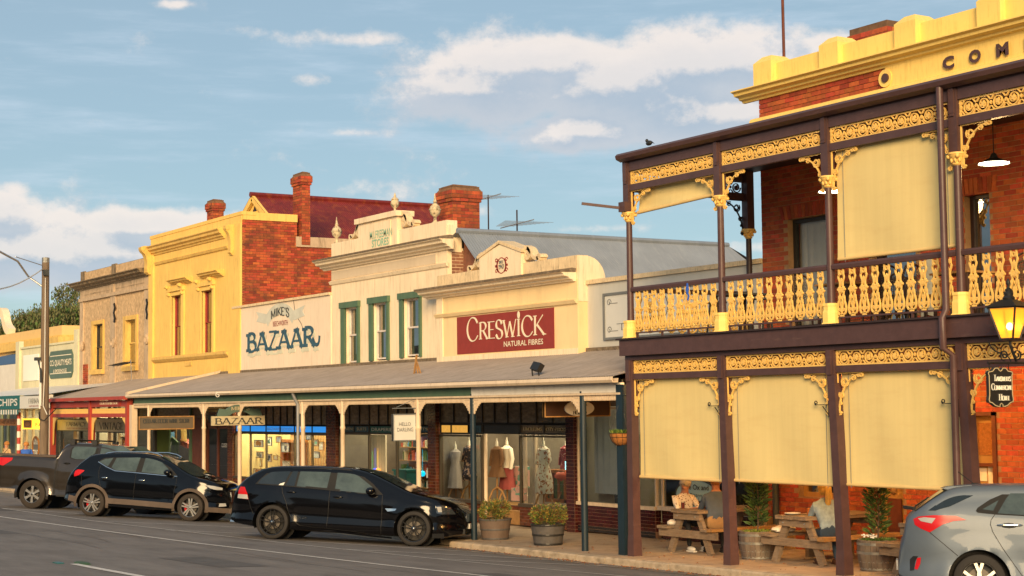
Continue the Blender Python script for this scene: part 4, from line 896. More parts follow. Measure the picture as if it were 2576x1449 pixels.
q = MB().prism_x([(WY + .02, zb_ - .5), (WY + .02, zt_)] + [(WY + .25 + (p1.y - WY - .25) * sin(a), zb_ - .05 + (zt_ - zb_ + .05) * cos(a)) for a in [i * pi / 16 for i in range(9)]] + [(p1.y, zb_ - .5)], bx1 - .45, bx1 + .015); P('curved_parapet_end', q, 'cream_render', t)
body(t, bx0, bx1, 3.3, zpt - .9, m='weathered_cream'); body(t, bx0, bx1, -.5, 3.3, 6.2)
WY = 2.83
# grey iron roof behind
grx = -11.0; ga, gb = onX(1150, 582, grx), onX(1832, 626, grx)
t = T('grey_roofed_hall', 'long weathered grey corrugated iron roof behind the wool shop', 'building', (grx, ga.y, 0))
L = gb.y - ga.y; run = 3.2
sl_ = MB(); n = 110; rows = 6; vs = []
for i in range(n * 4 + 1):
    for r in range(rows + 1):
        u = r / rows; hip = max(0, (i / (n * 4)) * (L + run * .5) - L * (1)) ; x = grx + run * u; z = ga.z - (run * u) * .70 - .22 * sin(pi * u) + .016 * sin(2 * pi * i / 4 + .4); y = ga.y + i / (n * 4) * (L + .9 * run * u * .55)
        vs.append((x, y, z))
sl_.add(vs, [(i * (rows + 1) + r, (i + 1) * (rows + 1) + r, (i + 1) * (rows + 1) + r + 1, i * (rows + 1) + r + 1) for i in range(n * 4) for r in range(rows)])
P('roof_slope', sl_, 'grey_iron', t, smooth=True)
P('roof_slope', corrugated((grx, ga.y, ga.z), (0, L, 0), (-4, 0, -1.4), 110, .013), 'grey_iron', t, smooth=True)
P('roof_hip', MB().add([(grx, ga.y + L, ga.z), (grx + run, ga.y + L + .5 * run, ga.z - run * .70), (grx - 4, ga.y + L + 3, ga.z - 1.5)], [(0, 1, 2)]), 'grey_iron', t)
P('end_gable', MB().prism([(-11.3, 3.3), (grx + run - .1, 3.3), (grx + run - .1, ga.z - run * .70 - .1), (grx + run * .5, ga.z - run * .35 - .28), (grx, ga.z - .05), (-11.3, ga.z - .12)], FPY + .06, FPY + .16), 'brick_dull', t)
P('ridge_cap', MB().tube([(grx, ga.y, ga.z + .02), (grx, gb.y, ga.z + .02)], .07, 8), 'grey_iron', t)
P('lower_wall', MB().box(grx - 3.8, grx + run - .2, 6.5, gb.y + 3, 2.5, ga.z - run * .70 - .1), 'gallery_wall', t)
# ---- gallery wall
bx0, bx1 = X_(Z6, 1372, 900), .28
t = T('gallery_building', 'plain pale grey wall with a large white framed sign beside the hotel balcony', 'building', (bx0, WY, 0))
zt = Z_(Z6, 1380, 655)
P('front_wall', MB().box(bx0, bx1 - .02, WY + .01, WY + .35, 3.3, zt), 'gallery_wall', t)
P('coping', MB().box(bx0, bx1 - .02, WY - .05, WY + .4, zt, zt + .09), 'weathered_cream', t)
a, c, d = X_(Z6, 1612, 950), Z_(Z6, 1612, 1150), Z_(Z6, 1612, 728); b = a + 3.1
q = MB()
for e in ((a, a + .05, c, d), (b - .05, b, c, d), (a + .05, b - .05, c, c + .05), (a + .05, b - .05, d - .05, d)): q.box(e[0], e[1], WY - .05, WY + .01, e[2], e[3])
P('sign_frame', q, 'ink_grey', t); P('sign_panel', MB().box(a + .05, b - .05, WY - .02, WY + .01, c + .05, d - .05), 'sign_pale', t)
q = glyph_text('THE HUB', X_(Z6, 1730, 1030), X_(ZA, 690, 1300), Z_(Z6, 1730, 1060), Z_(Z6, 1730, 1000), WY - .03, .15, .05); 
for xx, zz, sx_ in ((a + .2, d - .2, 1), (b - .2, d - .2, -1), (a + .2, c + .2, 1), (b - .2, c + .2, -1)): q.ribbon(spiral(xx, zz, .08, 1.3, 0), .012, WY - .03, WY - .02); q.ribbon([(xx, zz - .02), (xx + sx_ * .3, zz - .02)], .01, WY - .03, WY - .02)
q.ribbon(arc((a + b) / 2 + .3, c + (d - c) * .62, .34, .3, 0, 2 * pi, 24), .02, WY - .03, WY - .02)
P('lettering', q, 'ink_grey', t)
body(t, bx0, bx1 - .05, 3.3, zt - .5, 3.2, 9, m='gallery_wall')

# ---- buildings at the far end of the row
bx0, bx1 = onY(48, 900, WY).x, onY(202, 900, WY).x
t = T('butcher_shop_building', 'pale yellow wall with dark green QUALITY MEATS and white wall signs', 'building', (bx0, WY, 0))
zt = Z_(Z1, 210, 1000); zt2 = Z_(Z1, 690, 935); zt = (zt + zt2) / 2 + .05
P('front_wall', MB().box(bx0, bx1 - .02, WY, WY + .35, 3.2, zt), 'meats_wall', t); P('coping', MB().box(bx0, bx1 - .02, WY - .06, WY + .4, zt, zt + .08), 'meats_wall', t)
P('pier', MB().box(bx0 - .2, bx0 + .35, WY - .1, WY + .1, 3.3, zt + .35), 'meats_wall', t); P('pier', MB().box(bx1 - .6, bx1 - .1, WY - .08, WY + .1, 3.5, zt + .5), 'meats_wall', t)
a, b, c, d = R(Z1, 218, 354, 1038, 1274); P('sign_panel', MB().box(a, b, WY - .04, WY, c, d), 'sign_white_lit', t)
a, b, c, d = R(Z1, 450, 668, 1000, 1250)
ch = .25; P('sign_panel', MB().prism([(a + ch, c), (b - ch, c), (b, c + ch), (b, d - ch), (b - ch, d), (a + ch, d), (a, d - ch), (a, c + ch)], WY - .04, WY), 'sign_darkgreen', t)
q = sans_text("CC's QUALITY MEATS", a + .2, b - .15, c + (d - c) * .42, c + (d - c) * .68, WY - .045, .02); q.merge(sans_text('& SMOKEHOUSE', a + .7, b - .8, c + (d - c) * .2, c + (d - c) * .33, WY - .045, .015))
q.ribbon([(a + .2, c + .2), (b - .2, c + .2)], .03, WY - .046, WY - .04); q.ribbon([(a + .2, d - .2), (b - .2, d - .2)], .03, WY - .046, WY - .04); P('lettering', q, 'sign_cream', t)
body(t, bx0, bx1 - .1, 3.2, zt - .4, 3.2, 10, m='meats_wall'); body(t, bx0, bx1 - .1, -.5, 3.2, 6.2, 10, m='meats_wall')
x2 = onY(42, 950, WY).x
t = T('white_shop_building', 'white single storey shop wall with blue iron roof at the far left', 'building', (x2, WY, 0))
P('front_wall', MB().box(-75, bx0 - .22, WY + .02, WY + .35, -.5, Z_(Z1, 60, 1130)), 'white_paint', t)
zt = Z_(Z1, 60, 1120); P('roof_slope', corrugated((-70, WY + .2, zt - .02), (70 + bx0 - .3, 0, 0), (0, 5, 1.1), 90, .015), 'blue_iron', t, smooth=True)
body(t, -75, bx0 - .25, -.5, zt - .1, 3.3, 12, m='white_paint')
t = T('cream_parapet_block', 'flat topped cream block behind the butcher shop roof', 'building', (-60, 8, 0))
xr = onY(155, 860, 8).x; zt = onY(150, 819, 8).z
P('front_wall', MB().box(-90, xr, 8, 20, -1, zt), 'cream_block', t); P('cornice', MB().box(-90, xr + .35, 7.7, 20, zt - 1.05, zt - .6).box(-90, xr + .15, 7.88, 20, zt - .6, zt - .5), 'yellow_trim', t)
q = MB()
for i in range(14):
    pass
p = onY(6, 800, 8); P('scroll_ornament', MB().ribbon(chaikin([(p.x - 1.2, zt + 1.4), (p.x - .6, zt + 1.3), (p.x - .1, zt + .5), (p.x + .9, zt + .1)], 2), .5, 8.1, 8.5), 'cream_render', t)
# ================================================================== shop verandah
GXL, GXR = X_(Zm(0, 1450, 2.04), 985, 95, -.18), -.16
V = T('shop_verandah', 'long grey corrugated verandah roof over the footpath with cream comb fretwork and slim posts', 'verandah', (-13, 0, 0))
P('verandah_roof', corrugated((GXL, -.22, 3.10), (GXR - GXL, 0, 0), (0, 3.05, .63), int((GXR - GXL) / .076), .010, 4, 1), 'verandah_iron', V, smooth=True)
P('gutter', MB().prism_x([(-.28, 3.09), (-.30, 3.03), (-.27, 2.985), (-.16, 2.985), (-.15, 3.06), (-.17, 3.06), (-.18, 3.0), (-.26, 3.0), (-.275, 3.04), (-.265, 3.09)], GXL, GXR + .03), 'cream_paint', V)
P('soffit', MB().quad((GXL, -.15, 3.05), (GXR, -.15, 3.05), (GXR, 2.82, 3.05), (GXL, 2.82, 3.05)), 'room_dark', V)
P('flashing', MB().box(GXL, GXR - .05, WY - .06, WY - .02, 3.70, 3.80), 'cornice_top', V)
P('green_beam', MB().box(GXL + .1, -5.35, -.05, .03, 2.815, 2.985), 'green_trim', V); P('white_beam', MB().box(-5.35, GXR - .05, -.05, .03, 2.815, 2.985), 'white_paint', V)
P('lower_rail', MB().box(GXL + .1, GXR - .05, -.07, .04, 2.775, 2.812), 'cream_paint', V)
posts = [-26.0, -24.54, -20.06, -17.5, -13.52, -11.32, -7.66]
for x in posts:
    q = MB()
    if x == -26.0: q.box(x - .1, x + .12, -.08, .1, fz(x), 2.775)
    else: q.lathe([(.075, 0), (.07, .25), (.055, .3), (.052, 2.2), (.065, 2.22), (.065, 2.26), (.052, 2.28), (.052, 2.775 - fz(x))], (x, 0, fz(x)), 12)
    P('post', q, 'cream_paint', V, smooth=35)
for x in (-5.37, -1.45): P('post', MB().lathe([(.062, 0), (.06, 2.85 - fz(x))], (x, 0, fz(x)), 14), 'blue_post', V, 'dark blue round post', smooth=35)
P('post', MB().box(-.34, -.16, -.06, .10, fz(-.2), 2.95), 'blue_post', V, 'wide dark blue square post')
P('post_cap', MB().box(-.27, -.24, 0, .03, 2.95, 3.05), 'blue_post', V)
allp = sorted(posts + [-5.37, -1.45, -.25])
for a, b in zip(allp[:-1], allp[1:]):
    q = MB(); x = a + .09
    while x < b - .08:
        d = min(x - a, b - x); L = .10
        if d < .38 and (b - a) > 1.5: L = .10 + .34 * (1 - d / .38) ** 1.5
        q.prism([(x - .012, 2.775), (x + .012, 2.775), (x + .018, 2.775 - L + .03), (x + .006, 2.775 - L), (x - .006, 2.775 - L), (x - .018, 2.775 - L + .03)][::-1], -.03, -.005)
        if L > .16:
            for k in range(int((L - .08) / .07)): q.box(x - .028, x + .028, -.034, -.002, 2.72 - k * .07, 2.732 - k * .07)
        x += .054
    P('comb_fretwork', q, 'cream_paint', V, kind='stuff')
P('downpipe', MB().tube([(-13.68, -.2, 2.98), (-13.68, -.12, 2.8), (-13.68, -.06, 2.7), (-13.68, -.06, fz(-13))], .042, 10), 'galv', V, smooth=40)
P('flashing_board', MB().prism([(GXL - .1, 3.05), (GXL + .1, 3.05), (GXL + .1, 3.16), (GXL - .1, 3.16)], -.25, -.1), 'cream_paint', V)
# timber batten across the join with the lower roof
P('roof_batten', MB().bar((GXL - .02, -.22, 3.14), (GXL - .02, 2.8, 3.80), .14, .07), 'cream_paint', V)
# floodlight and oddments on the roof
p = onY(*Z5(785, 85), .05); t = T('floodlight', 'black floodlight standing on the verandah roof near the gutter', 'floodlight', p)
q = MB().box(-.13, .13, -.06, .05, .02, .18); P('housing', q.xf(Matrix.Rotation(.15, 4, 'Y') @ Matrix.Rotation(-.5, 4, 'X')), 'black_plastic', t, local=True)
P('bracket', MB().tube([(-.11, 0, .05), (-.11, .02, -.1), (0, .02, -.17), (.11, .02, -.1), (.11, 0, .05)], .015, 6), 'black_plastic', t, local=True)
p = onY(*Z4(1855, 405), 1.0); t = T('orange_timber_rack', 'orange timber rack with upright struts lying on the verandah roof', 'rack', (p.x, p.y, p.z + .03))
q = MB(); q.bar((-.42, 0, 0), (.5, 0, .02), .05, .05); P('rail', q, 'coir', t, local=True)
q = MB(); q.bar((-.2, 0, .02), (-.1, .02, .5), .035); q.bar((.15, 0, .02), (-.1, .02, .34), .03); q.bar((0, 0, 0), (-.1, .02, .25), .03); P('strut', q, 'timber_warm', t, local=True)
for k, (u, v) in enumerate(((395, 1100), )):
    pass

# ---- red verandah at the wine store
t = T('red_verandah', 'dark red verandah with yellow picket fretwork over the farmacy and vintage shops', 'verandah', (-34, 0, 0)); RV = t
rx0 = onY(*Z7(755, 800), 0).x; rxm = onY(*Z7(1310, 800), 0).x; rx1 = onY(*Z7(1842, 800), 0).x
zg = onY(*Z7(1300, 365), -.2).z
P('verandah_roof', corrugated((rx0 - .35, -.22, zg + .03), (GXL - rx0 + .3, 0, 0), (0, 3.05, 3.72 - zg - .03), 150, .010), 'verandah_iron', t, smooth=True)
P('gutter', MB().box(rx0 - .4, rx1 + .3, -.28, -.15, zg - .06, zg + .05), 'red_paint', t)
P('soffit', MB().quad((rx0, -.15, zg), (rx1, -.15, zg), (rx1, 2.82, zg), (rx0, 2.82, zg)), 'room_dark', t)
zb = onY(*Z7(1050, 490), 0).z; zr = onY(*Z7(1050, 578), 0).z
P('beam', MB().box(rx0 - .1, rx1 + .1, -.06, .04, zb, zg - .07), 'red_paint', t); P('lower_rail', MB().box(rx0, rx1, -.05, .03, zr - .12, zr), 'red_paint', t)
for x in (rx0, rxm, rx1): P('post', MB().box(x - .09, x + .09, -.09, .09, fz(x), zg - .03), 'red_paint', t)
for a, b in ((rx0 + .1, rxm - .1), (rxm + .1, rx1 - .1)):
    q = MB(); n = int((b - a) / .09)
    for i in range(n):
        x = a + (i + .5) * (b - a) / n; q.prism([(x - .03, zr), (x + .03, zr), (x + .03, zb - .14), (x + .042, zb - .10), (x, zb - .05), (x - .042, zb - .10), (x - .03, zb - .14)][::-1], -.02, .01)
    P('picket_fretwork', q, 'iron_yellow', t, kind='stuff')
    for s_, x in ((1, a - .01), (-1, b + .01)):
        P('bracket', MB().prism([(x, zr - .12), (x + s_ * .5, zr - .12), (x + s_ * .42, zr - .2), (x + s_ * .2, zr - .32), (x + s_ * .1, zr - .6), (x + s_ * .07, zr - 1.05), (x, zr - 1.1)][::s_], -.03, .0), 'iron_yellow', t)
def fit_sign(name, lab, px_r, Yp, board, parts, grp=None, th=.04, frame=None):
    a, b, c, d = R(*px_r, Yp); t = T(name, lab, 'sign', (a, Yp, c), group=grp)
    P('board', MB().box(a, b, Yp, Yp + th, c, d), board, t)
    if frame:
        q = MB(); f = .035
        for e in ((a - f, a, c - f, d + f), (b, b + f, c - f, d + f), (a, b, d, d + f), (a, b, c - f, c)): q.box(e[0], e[1], Yp - .015, Yp + th, e[2], e[3])
        P('frame', q, frame, t)
    for kind, s, u0, u1, w0, w1, ink, *kw in parts:
        k = kw[0] if kw else {}
        q = (glyph_text if kind == 'g' else sans_text)(s, a + (b - a) * u0, a + (b - a) * u1, c + (d - c) * w0, c + (d - c) * w1, Yp - .006, **k); P('lettering', q, ink, t)
    return t
fit_sign('hanging_sign', 'small maroon CELLAR DOOR WINE STORE sign on the red beam', (Z7, 1405, 1710, 395, 465), -.09, 'red_paint', [('g', 'CELLAR DOOR WINE STORE', .08, .92, .3, .7, 'sign_cream')])
fit_sign('shop_sign', 'long bronze FARMACY signboard above the shop window under the red verandah', (Z7, 820, 1262, 665, 815), 1.6, 'sign_gold', [('g', 'FARMACY', .31, .94, .40, .78, 'ink', dict(thick=.16)), ('s', 'NURTURE WITH NATURE', .33, 1.0, .12, .26, 'ink_red')], frame='ink')
fit_sign('shop_sign', 'bronze signboard with big VINTAGE lettering beside the cream verandah post', (Z7, 1350, 1826, 655, 835), 1.6, 'sign_gold', [('g', 'VINTAGE', .16, .88, .18, .72, 'ink', dict(thick=.2, slab=.03))], frame='ink')
# ---- far left awning, its fascia signs
ax0 = -48; zf0 = onY(30, 1040, -.15).z
t = T('flat_awning', 'flat awning over the far left shops with signboards along its edge', 'awning', (-40, 0, 0))
za = onY(*Z7(280, 322), -.15).z
xj = onY(*Z7(278, 400), -.15).x; xe = onY(*Z7(590, 400), -.15).x
P('awning_roof', MB().add([(ax0, -.15, za + .02), (rx0 - .2, -.15, za + .02), (rx0 - .2, 2.83, za + .45), (ax0, 2.83, za + .45)], [(0, 1, 2, 3)]), 'white_paint', t)
P('soffit', MB().quad((ax0, -.1, za - .5), (rx0 - .3, -.1, za - .5), (rx0 - .3, 2.8, za - .5), (ax0, 2.8, za - .5)), 'room_cream', t)
P('post', MB().box(rx0 - .42, rx0 - .25, -.08, .08, fz(-36), za), 'white_paint', t)
x = onY(*Z7(270, 800), 0).x
q = MB(); q2 = MB()
for k in range(12): (q if k % 2 else q2).tube([(x, 0, fz(x) + k * .235), (x, 0, fz(x) + (k + 1) * .235)], .07, 10)
P('striped_post', q, 'red_paint', t); P('striped_post', q2, 'white_paint', t)
fit_sign('awning_sign', 'teal awning signboard with white FISH AND CHIPS lettering', (Z7, -420, 276, 330, 520), -.2, 'sign_teal', [('s', 'FISH & CHIPS', .1, .97, .25, .78, 'sign_pale', dict(bold=.02))])
fit_sign('awning_sign', 'pale awning signboard lettered FARMACY beside the utility pole', (Z7, 282, 700, 322, 500), -.2, 'sign_pale', [('g', 'FARMACY', .32, .8, .4, .78, 'ink_grey'), ('s', 'NURTURE WITH NATURE', .34, .85, .12, .24, 'ink_red')])
fit_sign('hanging_sign', 'orange brown QUALITY MEATS board under the awning at the far left', (Z7, -300, 245, 650, 745), .8, 'sign_orange', [('g', 'QUALITY MEATS', .05, .95, .25, .75, 'ink', dict(thick=.2))])
ts = fit_sign('light_box_sign', 'glowing yellow light box sign beside the utility pole', (Z7, 312, 640, 645, 800), .8, 'yellow_lightbox', [('s', 'FA', .62, .9, .25, .6, 'sign_orange')], th=.12)
a, b, c, d = R(Z7, 338, 452, 668, 780, .79); P('motif', MB().box(a, b, .785, .795, c, d), 'sign_orange', ts); P('motif', MB().ribbon(arc((a + b) / 2, (c + d) / 2, (b - a) * .38, (d - c) * .36, 0, 2 * pi, 20), .03, .778, .784), 'sign_brown', ts)
q = MB(); x0, x1, z0, z1 = R(Z7, 0, 262, 522, 588, -.18)
n = 26
for i in range(n):
    if i % 2: continue
    a = x0 - 2 + (x1 - x0 + 2) * i / n; b = x0 - 2 + (x1 - x0 + 2) * (i + 1) / n; q.box(a, b, -.19, -.17, z0, z1)
P('striped_skirt', q, 'white_paint', t, kind='stuff')
q = MB()
for i in range(n):
    if i % 2 == 0: continue
    a = x0 - 2 + (x1 - x0 + 2) * i / n; b = x0 - 2 + (x1 - x0 + 2) * (i + 1) / n; q.box(a, b, -.185, -.172, z0, z1)
P('striped_skirt', q, 'sign_teal', t, kind='stuff')

# ================================================================== perpendicular signs under the shop verandah (face +x)
def perp_sign(name, lab, X, y0, y1, z0, z1, board, parts, frame=None, th=.05, fw=.03, hang=True):
    t = T(name, lab, 'sign', (X, y0, z0), rz=pi / 2); w_ = y1 - y0; h = z1 - z0
    P('board', MB().box(0, w_, 0, th, 0, h), board, t, local=True)
    if frame:
        q = MB(); f = fw
        for e in ((0, f, 0, h), (w_ - f, w_, 0, h), (f, w_ - f, h - f, h), (f, w_ - f, 0, f)): q.box(e[0], e[1], -.02, th + .01, e[2], e[3])
        P('frame', q, frame, t, local=True)
    for kind, s, u0, u1, w0, w1, ink, *kw in parts:
        q = (glyph_text if kind == 'g' else sans_text)(s, w_ * u0, w_ * u1, h * w0, h * w1, -.012, **(kw[0] if kw else {})); P('lettering', q, ink, t, local=True)
    if hang:
        q = MB()
        for u in (.1, .9): q.tube([(w_ * u, th / 2, h), (w_ * u, th / 2, h + .12)], .008, 5)
        P('hanger', q, 'black_plastic', t, local=True)
    return t
def RX(Z, u0, u1, vt, vb, X):
    um, vm = (u0 + u1) / 2, (vt + vb) / 2
    return onX(*Z(u0, vm), X).y, onX(*Z(u1, vm), X).y, onX(*Z(um, vb), X).z, onX(*Z(um, vt), X).z
y0, y1, z0, z1 = RX(Z4, 1625, 1838, 729, 974, -7.72); t = perp_sign('hanging_sign', 'square grey HELLO DARLING sign hanging beside a cream post', -7.72, y0, y1, z0, z1, 'sign_pale', [('s', 'HELLO', .25, .75, .56, .69, 'ink_grey'), ('s', 'DARLING', .17, .85, .35, .49, 'ink_grey')], 'ink_grey', fw=.02)
q = MB(); q.tube([(0, .02, z1 - z0 + .12), (y1 - y0 + .02, .02, z1 - z0 + .12)], .01, 6); q.tube([(.1, .02, z1 - z0 + .14), (y1 - y0 + .05, .02, z1 - z0 + .34)], .006, 5); P('arm', q, 'ink_grey', t, local=True)
y0, y1, z0, z1 = RX(Z4, -22, 460, 748, 832, -17.5); t = perp_sign('hanging_sign', 'cream double sided BAZAAR hanging sign with green ribbon scroll', -17.45, y0, y1, z0, z1, 'sign_gold', [('g', 'BAZAAR', .06, .94, .14, .78, 'ink', dict(thick=.24, slab=.05))])
w_ = y1 - y0; h = z1 - z0; q = MB().ribbon(arc(w_ * .53, h * .6, w_ * .30, h * 1.25, radians(35), radians(145), 14), .19, -.01, .05); q.prism([(w_ * .1, h), (w_ * .3, h), (w_ * .32, h + .16), (w_ * .15, h + .2)], -.005, .045); q.prism([(w_ * .95, h), (w_ * .74, h), (w_ * .72, h + .16), (w_ * .9, h + .2)][::-1], -.005, .045); P('scroll', q, 'sign_darkgreen', t, local=True)
P('lettering', glyph_text("MIKE'S", w_ * .36, w_ * .7, h * 1.62, h * 2.0, -.02, .16, .06), 'sign_gold', t, local=True)
P('bracket', MB().tube([(w_ * .08, .02, h + .62), (w_ * .55, .02, h + .62)], .012, 6).ribbon(spiral(w_ * .12, h + .55, .07, 1.2, pi / 2), .016, .01, .03), 'white_paint', t, local=True)
Z2 = Zm(0, 1450, 2.04)
y0, y1, z0, z1 = RX(Z2, 1060, 1485, 225, 328, -21.2); t = perp_sign('hanging_sign', 'brown timber CELLAR DOOR WINE STORE board under the verandah', -21.2, y0, y1, z0, z1, 'sign_brown', [('g', 'CELLAR DOOR WINE STORE', .08, .92, .5, .78, 'ink')], 'timber_warm')
y0, y1, z0, z1 = RX(Z5, 852, 1328, 280, 412, -3.0); t = perp_sign('hanging_sign', 'dark timber board with pale oval OX AND HOUND bistro plate', -3.0, y0, y1, z0, z1, 'dark_wood', [], 'timber_warm', fw=.02)
w_ = y1 - y0; h = z1 - z0; P('oval_plate', MB().lathe([(1, 0), (1, .02)], (0, 0, 0), 28, .225 * w_, .42 * h).xf(Matrix.Translation((w_ * .52, -.005, h * .47)) @ Matrix.Rotation(pi / 2, 4, 'X')), 'sign_pale', t, local=True)
q = glyph_text('THE OX', w_ * .41, w_ * .63, h * .62, h * .78, -.03, .18, .05, curve=lambda u: .03 - .12 * (u - .5) ** 2); q.merge(sans_text('BISTRO', w_ * .46, w_ * .58, h * .45, h * .53, -.03)); q.merge(glyph_text('HOUND', w_ * .42, w_ * .62, h * .14, h * .32, -.03, .18, .05)); P('lettering', q, 'ink', t, local=True)

# ================================================================== shopfronts
GY = 2.66
def pane_row(parent, Z, us, vt, vb, m, Y=GY, fm='window_frame_dark', name='pane', th=.035):
    xs = [X_(Z, u, (vt + vb) / 2, Y) for u in us]; um = (us[0] + us[-1]) / 2; z1, z0 = Z_(Z, um, vt, Y), Z_(Z, um, vb, Y)
    for a, b in zip(xs[:-1], xs[1:]): P(name, MB().box(a + th / 2, b - th / 2, Y + .01, Y + .025, z0 + .01, z1 - .01), m, parent)
    q = MB()
    for x in xs: q.box(x - th / 2, x + th / 2, Y - .015, Y + .04, z0, z1)
    q.box(xs[0], xs[-1], Y - .02, Y + .05, z0 - .03, z0 + .01); q.box(xs[0], xs[-1], Y - .02, Y + .05, z1 - .01, z1 + .03)
    P('glazing_bar', q, fm, parent); return xs, z0, z1
def big_window(parent, Z, us, vt, vb, Y=GY, fm='bronze_frame', z0=None, z1=None, gm='glass', fw=.045):
    xs = [X_(Z, u, (vt + vb) / 2, Y) for u in us]; um = (us[0] + us[-1]) / 2; z1 = z1 or Z_(Z, um, vt, Y); z0 = z0 or Z_(Z, um, vb, Y); q = MB()
    for i, x in enumerate(xs): f = fw if i in (0, len(xs) - 1) else fw * .45; q.box(x - f / 2, x + f / 2, Y - .02, Y + .05, z0, z1)
    q.box(xs[0], xs[-1], Y - .02, Y + .05, z1 - .04, z1); q.box(xs[0] - .02, xs[-1] + .02, Y - .07, Y + .06, z0 - .05, z0 + .02)
    w_ = P('shop_window', q, fm, parent)
    for a, b in zip(xs[:-1], xs[1:]): P('pane', MB().quad((a, Y + .01, z0), (b, Y + .01, z0), (b, Y + .01, z1), (a, Y + .01, z1)), gm, w_)
    return xs, z0, z1
def room(parent, x0, x1, y1, wm, z1=3.0, light=0, fl='timber_warm', lx=None, backz=None, col=(1, .86, .58)):
    zf = fz(x0) + .05; y0 = GY + .09
    P('room_wall', MB().quad((x0, y1, zf), (x1, y1, zf), (x1, y1, z1), (x0, y1, z1)).quad((x0, y0, zf), (x0, y1, zf), (x0, y1, z1), (x0, y0, z1)).quad((x1, y0, zf), (x1, y1, zf), (x1, y1, z1), (x1, y0, z1)).quad((x0, y0, z1), (x1, y0, z1), (x1, y1, z1), (x0, y1, z1)), wm, parent)
    P('display_floor', MB().box(x0, x1, y0, y1, zf, zf + .3), fl, parent)
    if light:
        n = max(1, int((x1 - x0) / 1.6))
        for i in range(n):
            xc = x0 + (i + .5) * (x1 - x0) / n; P('ceiling_lamp', MB().box(xc - .25, xc + .25, y0 + .3, y0 + .4, z1 - .1, z1 - .05), 'shop_light', parent)
            l = point_light('lamp_light', (xc, (y0 + y1) / 2 - .1, z1 - .16), light, col, parent, .5, 'AREA'); l.data.shape = 'RECTANGLE'; l.data.size = .9; l.data.size_y = .6
def tiled(parent, x0, x1, z0, z1, Y, m='tile_brown', tw=.152, thh=.076, lim=0, dep=.3, side=True):
    P('tile_backing', MB().box(x0, x1, Y, Y + dep, z0, z1), 'grout', parent)
    bricks(parent, 'x', x0, x1, z0, z1, Y, m=m, bl=tw, bh=thh, bd=.012, gap=.009, proud=.005, name='tile', lim=lim, stuff='tilework', jit=.001)
    if side: bricks(parent, 'y', Y, Y + dep, z0, z1, x1, m=m, bl=tw, bh=thh, bd=.012, gap=.009, proud=.005, name='tile', lim=0, stuff='tilework', jit=.001)
# Bazaar front
B_ = [o for o in bpy.data.objects if o.name.startswith('bazaar_shop_building')][0]
zs_ = lambda x, v=.0: fz(x) + v
x0p, x1p = X_(Z4, 1050, 1000, GY), X_(Z4, 1137, 1000, GY)
tiled(FB, x0p, x1p, fz(x0p), 3.0, GY - .1, lim=60)
pane_row(B_, Z4, (215, 300, 413, 475, 540, 605, 665, 727, 788, 895, 975, 1050), 610, 828, 'obscure_pane')
xs, z0, z1 = pane_row(B_, Z4, (205, 335, 478, 605, 735, 895, 1045), 838, 895, 'blue_glow')
P('lettering', sans_text('BAZAAR GOODS', X_(Z4, 490, 860, GY), X_(Z4, 720, 860, GY), z0 + .05, z1 - .05, GY - .002), 'sign_gold', B_)
big_window(B_, Z4, (200, 335, 478, 735, 895, 1045), 905, 1300, z0=.55)
rx_0, rx_1 = X_(Z4, 195, 1000, GY), X_(Z4, 1048, 1000, GY)
room(B_, rx_0, rx_1, 4.1, 'room_yellow', light=44)
q = MB()
for i in range(40): x = rx_0 + 1 + i * .11; q.box(x, x + .012, 4.07, 4.1, .3, 2.6)
P('panelling', q, 'timber_warm', B_, kind='stuff')
tiled(B_, X_(Z4, 150, 1000, GY), X_(Z4, 196, 1000, GY), fz(-17), 3.0, GY - .08)
tiled(B_, rx_0, rx_1, fz(-15), .5, GY - .04, m='tile_brown', side=False)
# bazaar door
a, b = X_(Z2, 1580, 500, GY), X_(Z2, 1750, 500, GY)
dq = MB(); 
for e in ((a, a + .1), ((a + b) / 2 - .06, (a + b) / 2 + .06), (b - .1, b)): dq.box(e[0], e[1], GY, GY + .06, fz(a), 2.1)
dq.box(a, b, GY, GY + .06, fz(a), .45); dq.box(a, b, GY, GY + .06, 2.0, 2.2); dq.box(a, b, GY - .01, GY + .05, 2.75, 3.0); d = P('shop_door', dq, 'red_wood', B_); P('pane', MB().quad((a, GY + .03, .45), (b, GY + .03, .45), (b, GY + .03, 2.75), (a, GY + .03, 2.75)), 'glass', d)
P('lettering', sans_text('CLOSED', (a + b) / 2 + .3, (a + b) / 2 + .75, 1.42, 1.55, GY + .02, .02), 'sign_pale', B_)
room(B_, a - .1, b + .1, 4.4, 'room_dark', light=2)
